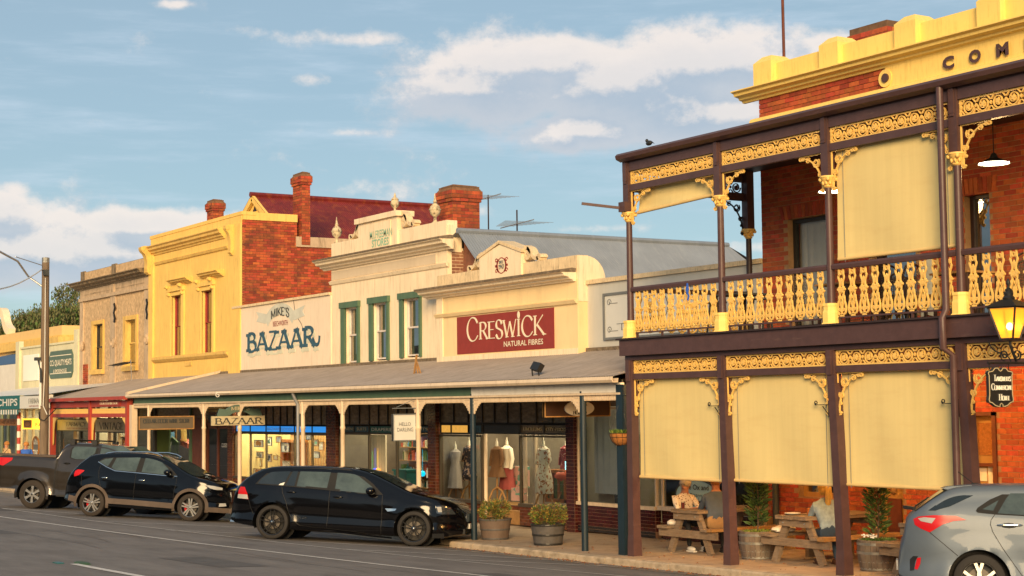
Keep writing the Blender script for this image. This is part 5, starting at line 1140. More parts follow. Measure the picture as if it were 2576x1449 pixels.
# picture frames in the bazaar window
frames = [(372, 450, 965, 1030, 'orange print of autumn trees, upper left of the lit window', 'sign_orange'), (378, 450, 1070, 1130, 'grey building sketch in the middle of its column', 'ink_grey'), (365, 440, 1140, 1205, 'tilted red flower print below the sketch', 'sign_red'),
          (478, 528, 935, 1018, 'tall blue and orange print', 'sign_teal'), (478, 528, 1090, 1165, 'small dark tram print', 'ink'), (570, 615, 930, 990, 'high white card near the lamp', 'sign_pale'), (618, 685, 992, 1078, 'large black and white tree print in front of the cabinet', 'ink_grey'),
          (625, 700, 1150, 1212, 'pale blue map leaning at the foot of the cabinet', 'sign_grey'), (733, 768, 990, 1075, 'narrow orange and blue print right of the cabinet', 'sign_orange'), (305, 355, 1128, 1182, 'faded brown print at the far left', 'sign_brown'),
          (545, 583, 1105, 1148, 'little yellow card under the tall print', 'sign_gold'), (370, 438, 905, 920, 'white strip notice at the window head', 'sign_pale'), (842, 885, 905, 965, 'white poster high beside the cream post', 'sign_pale'), (905, 950, 960, 1020, 'green tinted print in the narrow right pane', 'sign_green'), (955, 1000, 980, 1060, 'pale print at the right edge of the bright window', 'sign_pale'), (905, 960, 1070, 1130, 'grey print low in the narrow right pane', 'sign_grey'), (365, 440, 1225, 1275, 'orange print lowest in its column above the car roof', 'sign_orange')]
for k, (u0, u1, v0, v1, lab, ink) in enumerate(frames):
    Yp = 3.25 + .12 * (k % 4); a, b, c, d = R(Z4, u0, u1, v0, v1, Yp); 
    t = T('framed_picture', 'framed ' + lab, 'picture', (a, Yp, c), group='pictures hung in the bazaar window')
    P('mount', MB().box(a, b, Yp, Yp + .02, c, d), 'sign_white_lit', t)
    q = MB(); f = .02
    for e in ((a, a + f, c, d), (b - f, b, c, d), (a, b, d - f, d), (a, b, c, c + f)): q.box(e[0], e[1], Yp - .015, Yp + .02, e[2], e[3])
    P('frame', q, 'timber_warm' if k % 3 else 'ink_grey', t)
    q = MB(); w_ = b - a; h = d - c; rnd = random.Random(k)
    if h > .15:
        for i in range(7): cx, cz = a + w_ * rnd.uniform(.3, .7), c + h * rnd.uniform(.3, .65); s_ = w_ * rnd.uniform(.06, .16); q.prism([(cx + s_ * cos(j) * rnd.uniform(.6, 1.2), cz + s_ * .8 * sin(j) * rnd.uniform(.6, 1.2)) for j in (5, 4, 3, 2, 1, 0)], Yp - .004 - i * .0008, Yp)
        P('print', q, ink, t)
a, b, c, d = R(Z4, 605, 772, 962, 1225, 3.75); t = T('display_cabinet', 'honey pine glazed cabinet standing in the bright bazaar window', 'cabinet', (a, 3.75, .35))
q = MB(); q.box(a - .04, b + .04, 3.7, 4.05, d - .08, d); q.box(a, a + .07, 3.75, 4.0, .35, d); q.box(b - .07, b, 3.75, 4.0, .35, d); q.box(a, b, 3.98, 4.02, .35, d)
for k in range(4): q.box(a, b, 3.78, 4.0, .5 + k * .38, .53 + k * .38)
P('carcass', q, 'coir', t)
a, b, c, d = R(Z4, 250, 315, 985, 1060, 3.1); TL('neon_sign', MB().prism(arc((a + b) / 2, c + (d - c) * .45, (b - a) / 2, (d - c) / 2, 0, pi, 12), 3.1, 3.13), 'sign_red', 'red dome shaped sign in the left pane of the bazaar window', 'sign')
a, b, c, d = R(Z4, 250, 285, 1130, 1330, 3.3); t = TL('red_figurine', MB().lathe([(.12, 0), (.16, .1), (.12, .4), (.17, .5), (.1, .75), (.14, .85), (.1, 1.0), (.02, 1.05)], (0, 0, 0), 12), 'sign_red', 'tall red ornament standing left in the bazaar window', 'ornament', smooth=True, loc=((a + b) / 2, 3.3, .4))
a, b, c, d = R(Z4, 735, 785, 1165, 1225, 3.2); q = MB().ellip((0, 0, .1), (.13, .1, .11)).ellip((0, -.03, .27), (.09, .09, .09)).ellip((-.07, -.02, .35), (.03, .03, .03)).ellip((.07, -.02, .35), (.03, .03, .03)); TL('soft_toy', q, 'sign_cream', 'cream soft toy sitting in the bazaar window beside the downpipe', 'toy', smooth=True, loc=((a + b) / 2, 3.2, c - .1))
# Hello Darling front
pane_row(FB, Z4, (1140, 1230, 1320, 1410, 1495, 1580, 1670, 1750, 1825, 1900, 1970), 612, 828, 'obscure_pane')
xs, z0, z1 = pane_row(FB, Z4, (1145, 1275, 1410), 838, 895, 'sign_blue'); P('lettering', sans_text('LINENS  SUITS', xs[0] + .15, xs[-1] - .15, z0 + .05, z1 - .04, GY - .002), 'sign_gold', FB)
xs, z0, z1 = pane_row(FB, Z4, (1415, 1660), 838, 903, 'sign_teal'); P('lettering', sans_text('DRAPERIES', xs[0] + .12, xs[-1] - .12, z0 + .05, z1 - .05, GY - .002), 'sign_pale', FB)
xs, z0, z1 = pane_row(FB, Z4, (1665, 1820, 1968), 838, 895, 'sign_blue'); P('lettering', sans_text('SILKS  SUITS', xs[0] + .15, xs[-1] - .15, z0 + .05, z1 - .04, GY - .002), 'sign_gold', FB)
big_window(FB, Z4, (1145, 1410), 910, 1300, z0=.5, z1=Z_(Z4, 1300, 905, GY)); big_window(FB, Z4, (1662, 1970), 910, 1400, z0=.5, z1=Z_(Z4, 1800, 908, GY))
rx_0, rx_1 = X_(Z4, 1140, 1000, GY), X_(Z4, 1968, 1000, GY)
room(FB, rx_0, rx_1, 4.4, 'room_dim', light=20)
tiled(FB, rx_0, X_(Z4, 1412, 1000, GY), fz(-10), .46, GY - .04, side=False); tiled(FB, X_(Z4, 1664, 1000, GY), rx_1, fz(-9), .46, GY - .04, side=False)
a, b = X_(Z4, 1418, 1000, GY + .4), X_(Z4, 1560, 1000, GY + .4); q = MB()
for i in range(6): q.box(a + (b - a) * i / 6, a + (b - a) * (i + .92) / 6, 3.06, 3.1, fz(-9), 1.88)
P('entry_door', q, 'room_cream', FB)
p = onY(*Z4(1690, 1310), 3.2); t = T('turquoise_box', 'turquoise display box in the gift shop window', 'box', (p.x, 3.2, .4)); P('case', MB().box(p.x - .35, p.x + .35, 3.2, 3.6, .4, .95), 'sign_teal', t); P('lid', MB().box(p.x - .38, p.x + .38, 3.17, 3.63, .95, 1.0), 'sign_teal', t)
for k, (u, v, col, lab) in enumerate(((1440, 1275, 'sign_green', 'green'), (1465, 1245, 'sign_blue', 'blue'), (1492, 1245, 'sign_orange', 'amber'), (1490, 1275, 'sign_gold', 'yellow'), (1895, 1270, 'blue_glow', 'bright cyan'))):
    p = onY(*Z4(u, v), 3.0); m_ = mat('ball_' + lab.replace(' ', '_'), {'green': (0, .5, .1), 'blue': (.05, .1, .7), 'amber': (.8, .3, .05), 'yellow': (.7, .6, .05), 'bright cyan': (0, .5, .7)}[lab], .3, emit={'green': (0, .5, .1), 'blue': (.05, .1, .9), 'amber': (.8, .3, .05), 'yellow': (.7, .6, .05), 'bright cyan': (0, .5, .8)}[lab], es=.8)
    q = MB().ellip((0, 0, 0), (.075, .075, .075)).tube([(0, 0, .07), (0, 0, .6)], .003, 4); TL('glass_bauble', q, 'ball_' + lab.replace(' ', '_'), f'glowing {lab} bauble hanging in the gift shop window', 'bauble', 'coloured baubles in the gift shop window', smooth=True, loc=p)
a, b, c, d = R(Z4, 1515, 1580, 1262, 1340, 3.1); TL('red_chair_back', MB().prism([(a, c), (b - .05, c), (b, d), (a + .15, d - .1)], 3.1, 3.16), 'sign_red', 'tilted red picture board leaning in the gift shop entrance', 'picture')
a, b, c, d = R(Z4, 1930, 1972, 1240, 1310, GY); TL('window_notice', MB().box(a, b, GY - .01, GY, c, d), 'sign_pale', 'white notice taped low inside the glass beside the brown pilaster', 'notice')
for u0, u1, v0, v1, l in ((1232, 1320, 980, 1045, 'upper'), (1230, 1320, 1160, 1230, 'lower')):
    a, b, c, d = R(Z4, u0, u1, v0, v1, 3.3); t = T('framed_picture', f'{l} grey framed picture in the left gift shop window', 'picture', (a, 3.3, c)); P('mount', MB().box(a, b, 3.3, 3.32, c, d), 'sign_grey', t); q = MB()
    for e in ((a, a + .03, c, d), (b - .03, b, c, d), (a, b, d - .03, d), (a, b, c, c + .03)): q.box(e[0], e[1], 3.28, 3.32, e[2], e[3])
    P('frame', q, 'ink', t)
# clothes shop front
x0p, x1p = X_(Z5, 35, 700, GY), X_(Z5, 92, 700, GY)
tiled(CB, x0p, x1p, fz(x0p), 3.0, GY - .1, lim=90)
pane_row(CB, Z5, (97, 195, 300, 403, 490, 585, 680, 795, 912, 1030), 272, 457, 'obscure_pane')
mat('warm_pane', (.25, .12, .03), .3, var=.8, vs=9, emit=(1, .5, .08), es=.35)
pane_row(CB, Z5, (103, 178, 303), 470, 528, 'warm_pane'); pane_row(CB, Z5, (303, 400), 470, 528, 'sign_blue'); pane_row(CB, Z5, (405, 672), 470, 526, 'sign_black')
xs, z0, z1 = pane_row(CB, Z5, (680, 852, 1030), 470, 532, 'obscure_pane'); P('lettering', glyph_text('LINOLEUMS', xs[0] + .13, xs[1] - .1, z0 + .06, z1 - .06, GY - .004, .17, .05), 'sign_gold', CB); P('lettering', glyph_text('CITY PRICES', xs[1] + .08, xs[2] - .08, z0 + .06, z1 - .06, GY - .004, .17, .05), 'sign_gold', CB)
xsA, zA0, zA1 = big_window(CB, Z5, (100, 400), 542, 1012); xsB, zB0, zB1 = big_window(CB, Z5, (680, 1030), 548, 1058)
xa, xb = X_(Z5, 95, 800, GY), X_(Z5, 1032, 800, GY)
room(CB, xa, xb, 4.6, 'room_dim', light=20, fl='timber_warm')
tiled(CB, xsA[0], xsA[1], fz(-6), zA0 - .04, GY - .03, lim=90, side=False); tiled(CB, xsB[0], xsB[1] + .02, fz(-3), zB0 - .04, GY - .03, lim=120, side=False)
P('recess_base', MB().box(xsA[1], xsB[0], 3.05, 3.2, fz(-4), zB0 - .1), 'tile_brown', CB)
for u in (175, 427, 790, 715): p = onY(*Z5(u, 800), 3.2 if u != 427 else 2.75); P('inner_column', MB().tube([(p.x, p.y, fz(-4)), (p.x, p.y, 2.9)], .05, 10), 'cream_paint', CB, smooth=40)
x0p, x1p = X_(Z5, 1037, 700, GY), X_(Z5, 1096, 700, GY); tiled(CB, x0p, x1p, fz(x0p), 3.0, GY - .1, m='tile_maroon', lim=60)
# Ox and Hound front
OB = [o for o in bpy.data.objects if o.name.startswith('gallery_building')][0]
xsC, zC0, zC1 = big_window(OB, Z5, (1100, 1418), 424, 1040, fm='cream_paint', z1=2.55, gm='glass')
xe = X_(Z5, 1545, 900, GY); xsD, _, _ = big_window(OB, Z5, (1424, 1660), 424, 1040, fm='cream_paint', z0=zC0, z1=2.55)
a = X_(ZB, 383, 950, GY); b = .1; zw = Z_(ZB, 500, 1045, GY)
P('shop_window', MB().box(a - .05, a, GY - .03, GY + .05, zw, 2.6).box(a - .1, b, GY - .1, GY + .05, zw - .06, zw + .02), 'cream_paint', OB); P('window_glass', MB().quad((a, GY, zw), (b, GY, zw), (b, GY, 2.6), (a, GY, 2.6)), 'glass', OB)
xd0 = xsD[-1]
P('timber_door', MB().box(xd0 + .06, a - .12, GY + .1, GY + .16, fz(-1), 2.6), 'red_wood', OB)
tiled(OB, xsC[0], xsD[-1], fz(-1.5) + .12, zC0 - .05, GY - .03, m='tile_maroon', lim=200); tiled(OB, xsC[0], xsD[-1], fz(-1.5), fz(-1.5) + .12, GY - .035, m='tile_black', side=False)
tiled(OB, a, .25, fz(0), zw - .07, GY - .05, m='tile_maroon', lim=80)
P('upper_panel', MB().box(xsC[0], .27, GY, GY + .05, 2.57, 3.05), 'obscure_pane', OB)
room(OB, x1p, xd0 + .02, 5.2, 'room_cream', light=4.5, col=(1, .9, .7)); room(OB, xd0 + .05, .2, 5.2, 'room_dark', light=1.0)
P('curtain', MB().add([(xsC[0] + .1 + i * .045, 3.0 + .03 * sin(i * 1.3), z) for i in range(22) for z in (.75, 2.5)], [(2 * i, 2 * i + 2, 2 * i + 3, 2 * i + 1) for i in range(21)]), 'curtain', OB, smooth=True)
a_, b_, c_, d_ = R(ZB, 463, 712, 872, 1060, GY - .03); cx, cz = (a_ + b_) / 2, (c_ + d_) / 2
t = T('oval_sign', 'large pale oval OX AND HOUND bistro sign behind the seated couple', 'sign', (cx, GY - .05, cz)); mat('oval_pale', (.42, .62, .58), .5, var=.03)
P('plate', MB().lathe([(1, 0), (1, .03)], (0, 0, 0), 40, (b_ - a_) / 2, (d_ - c_) / 2).xf(Matrix.Translation((cx, GY - .04, cz)) @ Matrix.Rotation(pi / 2, 4, 'X')), 'oval_pale', t)
P('rim', MB().ribbon(arc(cx, cz, (b_ - a_) / 2, (d_ - c_) / 2, 0, 2 * pi, 40), .025, GY - .085, GY - .03), 'ink', t)
W2, H2 = b_ - a_, d_ - c_; yl = GY - .075
q = sans_text('the Ox and', a_ + W2 * .22, b_ - W2 * .2, cz + H2 * .17, cz + H2 * .34, yl, .01); q.merge(sans_text('Bistro', cx - W2 * .14, cx + W2 * .14, cz - H2 * .06, cz + H2 * .06, yl)); q.merge(sans_text('Hound', cx - W2 * .24, cx + W2 * .24, cz - H2 * .34, cz - H2 * .14, yl, .015)); P('lettering', q, 'ink', t)
# side table in the window
p = onY(*Z5(1320, 960), 3.4); t = T('console_table', 'dark blue console table inside the bistro window', 'table', (p.x, 3.4, .3)); zt = Z_(Z5, 1320, 950, 3.4)
P('tabletop', MB().box(p.x - .55, p.x + .55, 3.2, 3.6, zt - .04, zt), 'timber_warm', t)
for sx_ in (-.5, .5):
    for sy in (3.24, 3.56): P('leg', MB().box(p.x + sx_ - .03, p.x + sx_ + .03, sy - .03, sy + .03, .3, zt - .04), 'ink', t)
TL('glass_jar', MB().lathe([(.06, 0), (.1, .05), (.1, .18), (.05, .22), (.05, .26), (.07, .3), (.02, .36)], (0, 0, 0), 14), 'sign_pale', 'round glass jar on the console table', 'jar', smooth=True, loc=(p.x - .02, 3.4, zt)); TL('pepper_mill', MB().lathe([(.05, 0), (.035, .08), (.05, .14), (.02, .2)], (0, 0, 0), 10), 'ink', 'small dark pepper mill on the console table', 'mill', smooth=True, loc=(p.x - .35, 3.4, zt))
# wine store and farmacy fronts (mostly behind the cars)
WS = YB
for u0, u1, m_, lab in ((1045, 1145, 'glass', 0), (1190, 1285, 'room_green', 1), (1290, 1445, 'glass', 2)):
    a, b = X_(Z2, u0, 450, GY), X_(Z2, u1, 450, GY)
    if m_ == 'room_green': P('green_screen', MB().box(a, b, GY + .05, GY + .1, fz(a), 2.3), 'room_green', WS)
    else: P('window_glass', MB().quad((a, GY, .4), (b, GY, .4), (b, GY, 2.3), (a, GY, 2.3)), m_, WS)
for u in (1040, 1150, 1185, 1460): a = X_(Z2, u, 450, GY); P('mullion', MB().box(a - .08, a + .08, GY - .04, GY + .06, fz(a), 3), 'green_trim' if u == 1460 else 'window_frame_dark', WS)
P('upper_panel', MB().box(X_(Z2, 1040, 450, GY), X_(Z2, 1580, 450, GY), GY + .02, GY + .06, 2.3, 3.02), 'obscure_pane', WS)
P('timber_panel', MB().box(X_(Z2, 1475, 450, GY), X_(Z2, 1580, 450, GY), GY - .02, GY + .06, fz(-19), 2.3), 'red_wood', WS)
a0, a1 = X_(Z2, 1040, 450, GY), X_(Z2, 1470, 450, GY); room(WS, a0, a1, 4.6, 'room_dark', light=22)
p = onY(*Z2(1405, 430), 3.2); t = T('red_display_panel', 'bright red tray on yellow straps hanging in the wine store window', 'display', (p.x, 3.2, p.z)); P('tray', MB().prism([(p.x - .33, p.z + .12), (p.x + .33, p.z - .02), (p.x + .33, p.z - .18), (p.x - .28, p.z - .1)][::-1], 3.2, 3.5), 'sign_red', t); q = MB()
for k in (-.16, .1): q.bar((p.x + k, 3.2, p.z + .6), (p.x + k + .08, 3.2, p.z + .05), .1, .02)
P('strap', q, 'yellow_trim', t)
t = T('green_banner', 'leaning green fabric banner in the wine store window', 'banner', (p.x - .7, 3.1, .4)); P('cloth', MB().prism([(p.x - 1.1, .4), (p.x - .3, .4), (p.x - .3, 1.5), (p.x - .9, 1.7)], 3.1, 3.15), 'leaf_green', t)
# farmacy / vintage
def stock(lab, Z, u0, u1, Y, z0, z1, seed, rows=4):
    x0, x1 = X_(Z, u0, 900, Y), X_(Z, u1, 900, Y); t = T('stocked_shelf', lab, 'shelf', (x0, Y, z0)); rnd = random.Random(seed); q = MB().box(x0, x1, Y + .28, Y + .3, z0, z1)
    for k in range(rows + 1): z = z0 + (z1 - z0) * k / rows; q.box(x0, x1, Y, Y + .28, z - .02, z)
    P('shelving', q, 'timber_warm', t); cols = ('sign_red', 'sign_gold', 'sign_pale', 'leaf_green', 'sign_orange', 'sign_teal', 'floral_stock', 'ink', 'shop_card'); gs = {}
    for k in range(rows):
        z = z0 + (z1 - z0) * k / rows; x = x0 + .03
        while x < x1 - .1:
            w_ = rnd.uniform(.05, .17); h = rnd.uniform(.3, .85) * (z1 - z0) / rows; m_ = rnd.choice(cols); g = MB()
            g.box(x, x + w_, Y + .04, Y + .2, z, z + h) if rnd.random() < .5 else g.lathe([(w_ * .5, 0), (w_ * .5, h * .6), (w_ * .2, h * .75), (w_ * .2, h)], (x + w_ / 2, Y + .12, z), 8); P('goods', g, m_, t); x += w_ + rnd.uniform(.01, .06)
mat('floral_stock', (.5, .25, .35), .7, var=.5, vs=20); mat('shop_card', (.15, .35, .55), .6, var=.4, vs=15)
stock('shelves of bottles and gifts in the wine store window', Z2, 1195, 1290, 3.6, .5, 2.0, 1); stock('shelves of coloured gifts behind the turquoise box', Z4, 1680, 1950, 3.9, .5, 1.9, 2); stock('low shelf of gifts in the left gift shop window', Z4, 1150, 1400, 3.8, .4, 1.3, 3, 3); stock('shelves of vintage wares behind the VINTAGE signboard', Z7, 1560, 1820, 3.9, .4, 2.0, 4); stock('shelves of potions behind the FARMACY signboard', Z7, 830, 1060, 3.9, .4, 2.0, 5)
for u0, u1, wm, li in ((820, 1275, 'room_dark', 30), (1335, 1830, 'room_cream', 30)):
    a, b = X_(Z7, u0 - 60, 900, GY), X_(Z7, u1 - 30, 900, GY); room(WS if u0 > 1300 else [o for o in bpy.data.objects if o.name.startswith('rendered_shop')][0], a, b, 4.6, wm, light=li)
CLB = [o for o in bpy.data.objects if o.name.startswith('rendered_shop')][0]
for u in (820, 885, 1070, 1160, 1290, 1395, 1560, 1640, 1700, 1830): a = X_(Z7, u, 900, GY); wd_ = .32 if u in (1070, 1560) else .05; P('mullion', MB().box(a - .04, a + wd_, GY - .04, GY + .06, fz(a), 3.0), 'old_trim' if wd_ > .1 else ('window_frame_dark' if u not in (1700,) else 'cream_paint'), CLB)
a, b = X_(Z7, 820, 900, GY), X_(Z7, 1830, 900, GY); P('window_glass', MB().quad((a, GY, .4), (b, GY, .4), (b, GY, 2.95), (a, GY, 2.95)), 'glass', CLB)
mat('glow_wall', (.75, .72, .42), .7, emit=(1, .93, .5), es=.5)  # emission makes these wall panels glow, standing in for lamplight on them
a, b = X_(Z7, 1165, 900, 4.5), X_(Z7, 1260, 900, 4.5); P('glow_panel', MB().box(a, b, 4.4, 4.45, .3, 2.3), 'glow_wall', CLB); a, b = X_(Z7, 1345, 900, 4.4), X_(Z7, 1545, 900, 4.4); P('glow_panel', MB().box(a, b, 4.4, 4.45, .3, 2.3), 'glow_wall', CLB)
# far left shops
LB = [o for o in bpy.data.objects if o.name.startswith('butcher')][0]
a, b = X_(Z7, -250, 900, GY), X_(Z7, 700, 900, GY); P('window_glass', MB().quad((a, GY, .4), (b, GY, .4), (b, GY, 2.95), (a, GY, 2.95)), 'glass', LB)
mat('sage', (.22, .25, .14), .6)
for u in (20, 110, 235, 300, 365, 470, 580): x = X_(Z7, u, 900, GY); P('mullion', MB().box(x, x + (.22 if u in (20, 110, 365) else .1), GY - .05, GY + .05, -.2, 3), 'cream_band' if u > 290 else 'sage', LB)
room(LB, a, X_(Z7, 270, 900, GY), 4.6, 'room_dark', light=5, z1=2.9); room(LB, X_(Z7, 275, 900, GY), b, 4.6, 'room_cream', light=22, z1=2.9)
a, b, c, d = R(Z7, 482, 572, 910, 1200, 2.2); t = T('shop_easel_sign', 'white oval hand lettered sign framed in orange beside the utility pole', 'sign', ((a + b) / 2, 2.2, c)); cx, cz = (a + b) / 2, (c + d) / 2
P('plate', MB().lathe([(1, 0), (1, .03)], (0, 0, 0), 24, (b - a) / 2, (d - c) / 2).xf(Matrix.Translation((cx, 2.2, cz)) @ Matrix.Rotation(pi / 2, 4, 'X')), 'ink_grey', t); P('rim', MB().ribbon(arc(cx, cz, (b - a) / 2, (d - c) / 2, 0, 2 * pi, 24), .08, 2.13, 2.18), 'sign_orange', t)
P('lettering', sans_text('Ox &', cx - .3, cx + .3, cz + .1, cz + .45, 2.15, .03).merge(sans_text('STORES', cx - .4, cx + .4, cz - .4, cz - .1, 2.15, .03)), 'sign_white_lit', t)
# ================================================================== the hotel
HX0, HX1 = .28, 17.0
H = T('hotel_building', 'two storey red brick hotel with yellow parapet lettered COMMERCIAL HOTEL', 'building', (HX0, WY, 0))
ztB, zbB = 8.14, 7.80
w1 = (.98, 2.12, 3.9, 5.86); w2 = (3.05, 4.05, 3.74, 5.86); w3 = (5.12, 5.62, 3.74, 5.82); w4 = (7.2, 8.3, 3.9, 5.86)
holesU = [w1, w2, w3, w4]
d1 = (2.95, 3.62, .1, 2.5); d2 = (5.06, 5.62, .15, 2.42); g1 = (1.1, 2.15, .95, 2.5)
holesL = [d1, d2, g1]
P('brick_core', wall(HX0, HX1, -.2, 7.75, WY, .3, holesU + holesL, .25), 'mortar', H)
P('end_wall', MB().box(HX0, HX0 + .25, WY + .3, 12, -.2, 8.3), 'brick_hotel', H); P('rear_block', MB().box(HX0 + .25, HX1, 5.6, 12, -.2, 7.9), 'room_dark', H)
def vis(c):
    s_ = 0 if (c[0] > 4.9 and c[0] < 6.6) else 3
    return s_ + abs(c[0] - 5.8) * .2 + (0 if c[2] < 2.6 else .3 if c[2] > 3.7 else 5)
bricks(H, 'x', HX0, 9.0, .02, 3.4, WY, holes=holesL, m='brick_hotel', lim=130, bd=.1, key=vis)
bricks(H, 'x', HX0, 9.5, 3.74, 7.2, WY, holes=holesU, m='brick_hotel', lim=90, bd=.1, key=vis)
bricks(H, 'x', HX0, X_(ZD, 1298, 610), zbB, ztB, WY, m='brick_hotel', lim=80, bd=.1)
P('parapet_core', MB().box(HX0 + .03, HX1, WY + .01, WY + .4, 7.7, ztB + .1), 'mortar', H)
xp = X_(ZD, 1300, 610)
P('name_panel', MB().box(xp, HX1, WY - .05, WY + .01, 7.72, ztB + .05), 'hotel_yellow', H)
p = onY(*ZD(1290, 606), WY - .06); P('dot', MB().lathe([(.15, 0), (.15, .05)], (0, 0, 0), 20).xf(Matrix.Translation((p.x - .02, WY - .02, p.z)) @ Matrix.Rotation(pi / 2, 4, 'X')), 'hotel_yellow', H); P('dot', MB().lathe([(.075, 0), (.075, .03)], (0, 0, 0), 16).xf(Matrix.Translation((p.x, WY - .07, p.z)) @ Matrix.Rotation(pi / 2, 4, 'X')), 'brown_paint', H)
P('lower_moulding', MB().tube([(HX0 - .12, WY - .06, 7.72), (HX1, WY - .06, 7.72)], .085, 12), 'hotel_yellow', H, smooth=True)
P('lower_band', MB().box(HX0 - .02, HX1, WY - .08, WY + .01, 7.3, 7.68), 'hotel_yellow', H)
zct = onY(*ZD(150, 690), WY - .34).z
P('cornice', cornice(HX0 - .40, HX1, ztB, zct + .02, 1.0), 'hotel_yellow', H)
zp0 = Z_(ZD, 470, 480, WY); zpp = Z_(ZD, 350, 440, WY)
P('parapet', MB().box(HX0 + .02, HX1, WY - .0, WY + .35, zct - .05, zp0), 'hotel_yellow', H)
for u0, u1 in ((292, 430), (805, 950), (1395, 1560), (2040, 2225)):
    a, b = X_(ZD, u0, 350), X_(ZD, u1, 350)
    q = MB().box(a, b, WY - .12, WY + .47, zct - .03, zpp - .12); q.add([(a, WY - .12, zpp - .12), (b, WY - .12, zpp - .12), (b, WY + .47, zpp - .12), (a, WY + .47, zpp - .12), (a + .12, WY + .0, zpp), (b - .12, WY + .0, zpp), (b - .12, WY + .35, zpp), (a + .12, WY + .35, zpp)], [(4, 5, 6, 7), (0, 1, 5, 4), (1, 2, 6, 5), (2, 3, 7, 6), (3, 0, 4, 7)])
    P('parapet_pier', q, 'hotel_yellow', H)
a, b, c, d = R(ZD, 1735, 1825, 437, 538, WY - .07); pit = X_(ZD, 1985, 440) - X_(ZD, 1780, 490); cw = b - a
for i, ch in enumerate('COMMERCIAL HOTEL'):
    if ch == ' ': continue
    x = a + i * pit
    if x < 16: P('letter', sans_text(ch, x, x + (cw * 1.02 if ch != 'I' else cw * .3), c, d, WY - .075, .055, d=.02), 'brown_paint', H)
ca = onY(2137, 80, 4.3); cb = onY(2236, 62, 4.3); brick_chimney('short red brick chimney showing above the yellow hotel parapet', ca.x, ca.x + .95, 4.3, 5.1, 7.9, onY(2190, 58, 4.3).z, m='brick_hotel', lim=40, capo=.03)
TL('flagpole', MB().tube([(0, 0, 0), (0, 0, 4)], .028, 8), 'red_wood', 'thin dark flagpole standing behind the corner pier of the hotel parapet', 'flagpole', loc=(onY(1972, 138, 3.3).x, 3.3, 8.3))
# sandstone plinth, downpipe, doors and windows of the hotel wall
P('plinth', MB().box(HX0 - .02, 1.0, WY - .06, WY, -.02, .55), 'timber_warm', H)
P('downpipe', MB().tube([(HX0 + .32, WY - .1, -.0), (HX0 + .32, WY - .1, 3.4)], .06, 10), 'ink', H, smooth=True)
window(H, *w1[:2], w1[2], w1[3], WY + .14, 'window_frame_dark', 'glass_clear', 'curtain', 0, .07); window(H, *w4[:2], w4[2], w4[3], WY + .14, 'window_frame_dark', 'glass_clear', 'curtain_lilac', 0, .07)
window(H, *w2[:2], w2[2], w2[3], WY + .14, 'brown_dark', 'glass_upper', None, .4, .09); window(H, *w3[:2], w3[2], w3[3], WY + .14, 'brown_dark', 'glass_upper', None, 0, .07)
window(H, *g1[:2], g1[2], g1[3], WY + .14, 'tan_door', 'glass_upper', None, 0, .08)
for a, b, z in ((w1[0], w1[1], w1[3]), (w2[0], w2[1], w2[3]), (w3[0], w3[1], w3[3])):        # soldier course arches
    n = int((b - a + .3) / .085); 
    for i in range(n):
        x = a - .15 + (b - a + .3) * (i + .5) / n; tl = (x - (a + b) / 2) * .22; zz = z + .012 - .02 * abs(i - n / 2) / n
        q = MB().add([(x - .036, WY - .016, zz), (x + .036, WY - .016, zz), (x + .036 + tl * .4, WY - .016, zz + .24), (x - .036 + tl * .4, WY - .016, zz + .24), (x - .036, WY + .05, zz), (x + .036, WY + .05, zz), (x + .036 + tl * .4, WY + .05, zz + .24), (x - .036 + tl * .4, WY + .05, zz + .24)], [(0, 1, 2, 3), (1, 5, 6, 2), (0, 3, 7, 4), (3, 2, 6, 7), (0, 4, 5, 1)])
        P('brick', q, 'brick_hotel', H)
d = P('entrance_door', MB().box(d1[0] + .05, d1[1] - .0, WY + .12, WY + .17, d1[2], d1[3]), 'tan_door', H)
for z0, z1 in ((.35, 1.0), (1.3, 1.5), (1.6, 2.3)): P('door_panel', MB().box(d1[0] + .2, d1[1] - .15, WY + .105, WY + .12, z0, z1), 'red_wood', d)
P('door_rosette', MB().ellip((d1[0] + .34, WY + .1, 1.14), (.07, .03, .07)), 'timber_warm', d)
P('door_frame', MB().box(d1[0] - .08, d1[0] + .03, WY - .02, WY + .15, d1[2], d1[3]), 'red_wood', H)
# notice window beside post four
q = MB(); a, b, c, e = d2; q.box(a, a + .06, WY - .03, WY + .1, c, e); q.box(b - .08, b, WY - .03, WY + .1, c, e); q.box(a, b, WY - .03, WY + .1, e - .06, e); q.box(a, b, WY - .03, WY + .1, c, c + .08); q.box(a, b, WY + .0, WY + .08, 1.58, 1.63); P('notice_frame', q, 'red_wood', H)
P('notice_board', MB().box(a, b, WY + .1, WY + .12, c, e), 'tan_door', H)
for k, (u, v, w_, h_) in enumerate(((.1, 1.35, .15, .2), (.28, 1.2, .14, .38), (.1, 1.05, .15, .25), (.1, 1.75, .35, .5))):
    P('poster', MB().box(a + u, a + u + w_, WY + .09, WY + .1, v, v + h_), 'sign_cream' if k != 3 else 'coir', H)
# bench table against the wall inside
# poster remnant on the upper wall
TL('torn_poster', MB().prism([(0, 0), (.16, .03), (.28, 0), (.3, .9), (.26, .93), (.02, .9), (.04, .5)], -.01, 0), 'sign_grey', 'torn blue and white poster on the upper hotel wall below the blind', 'poster', loc=(4.15, WY - .02, 3.95))

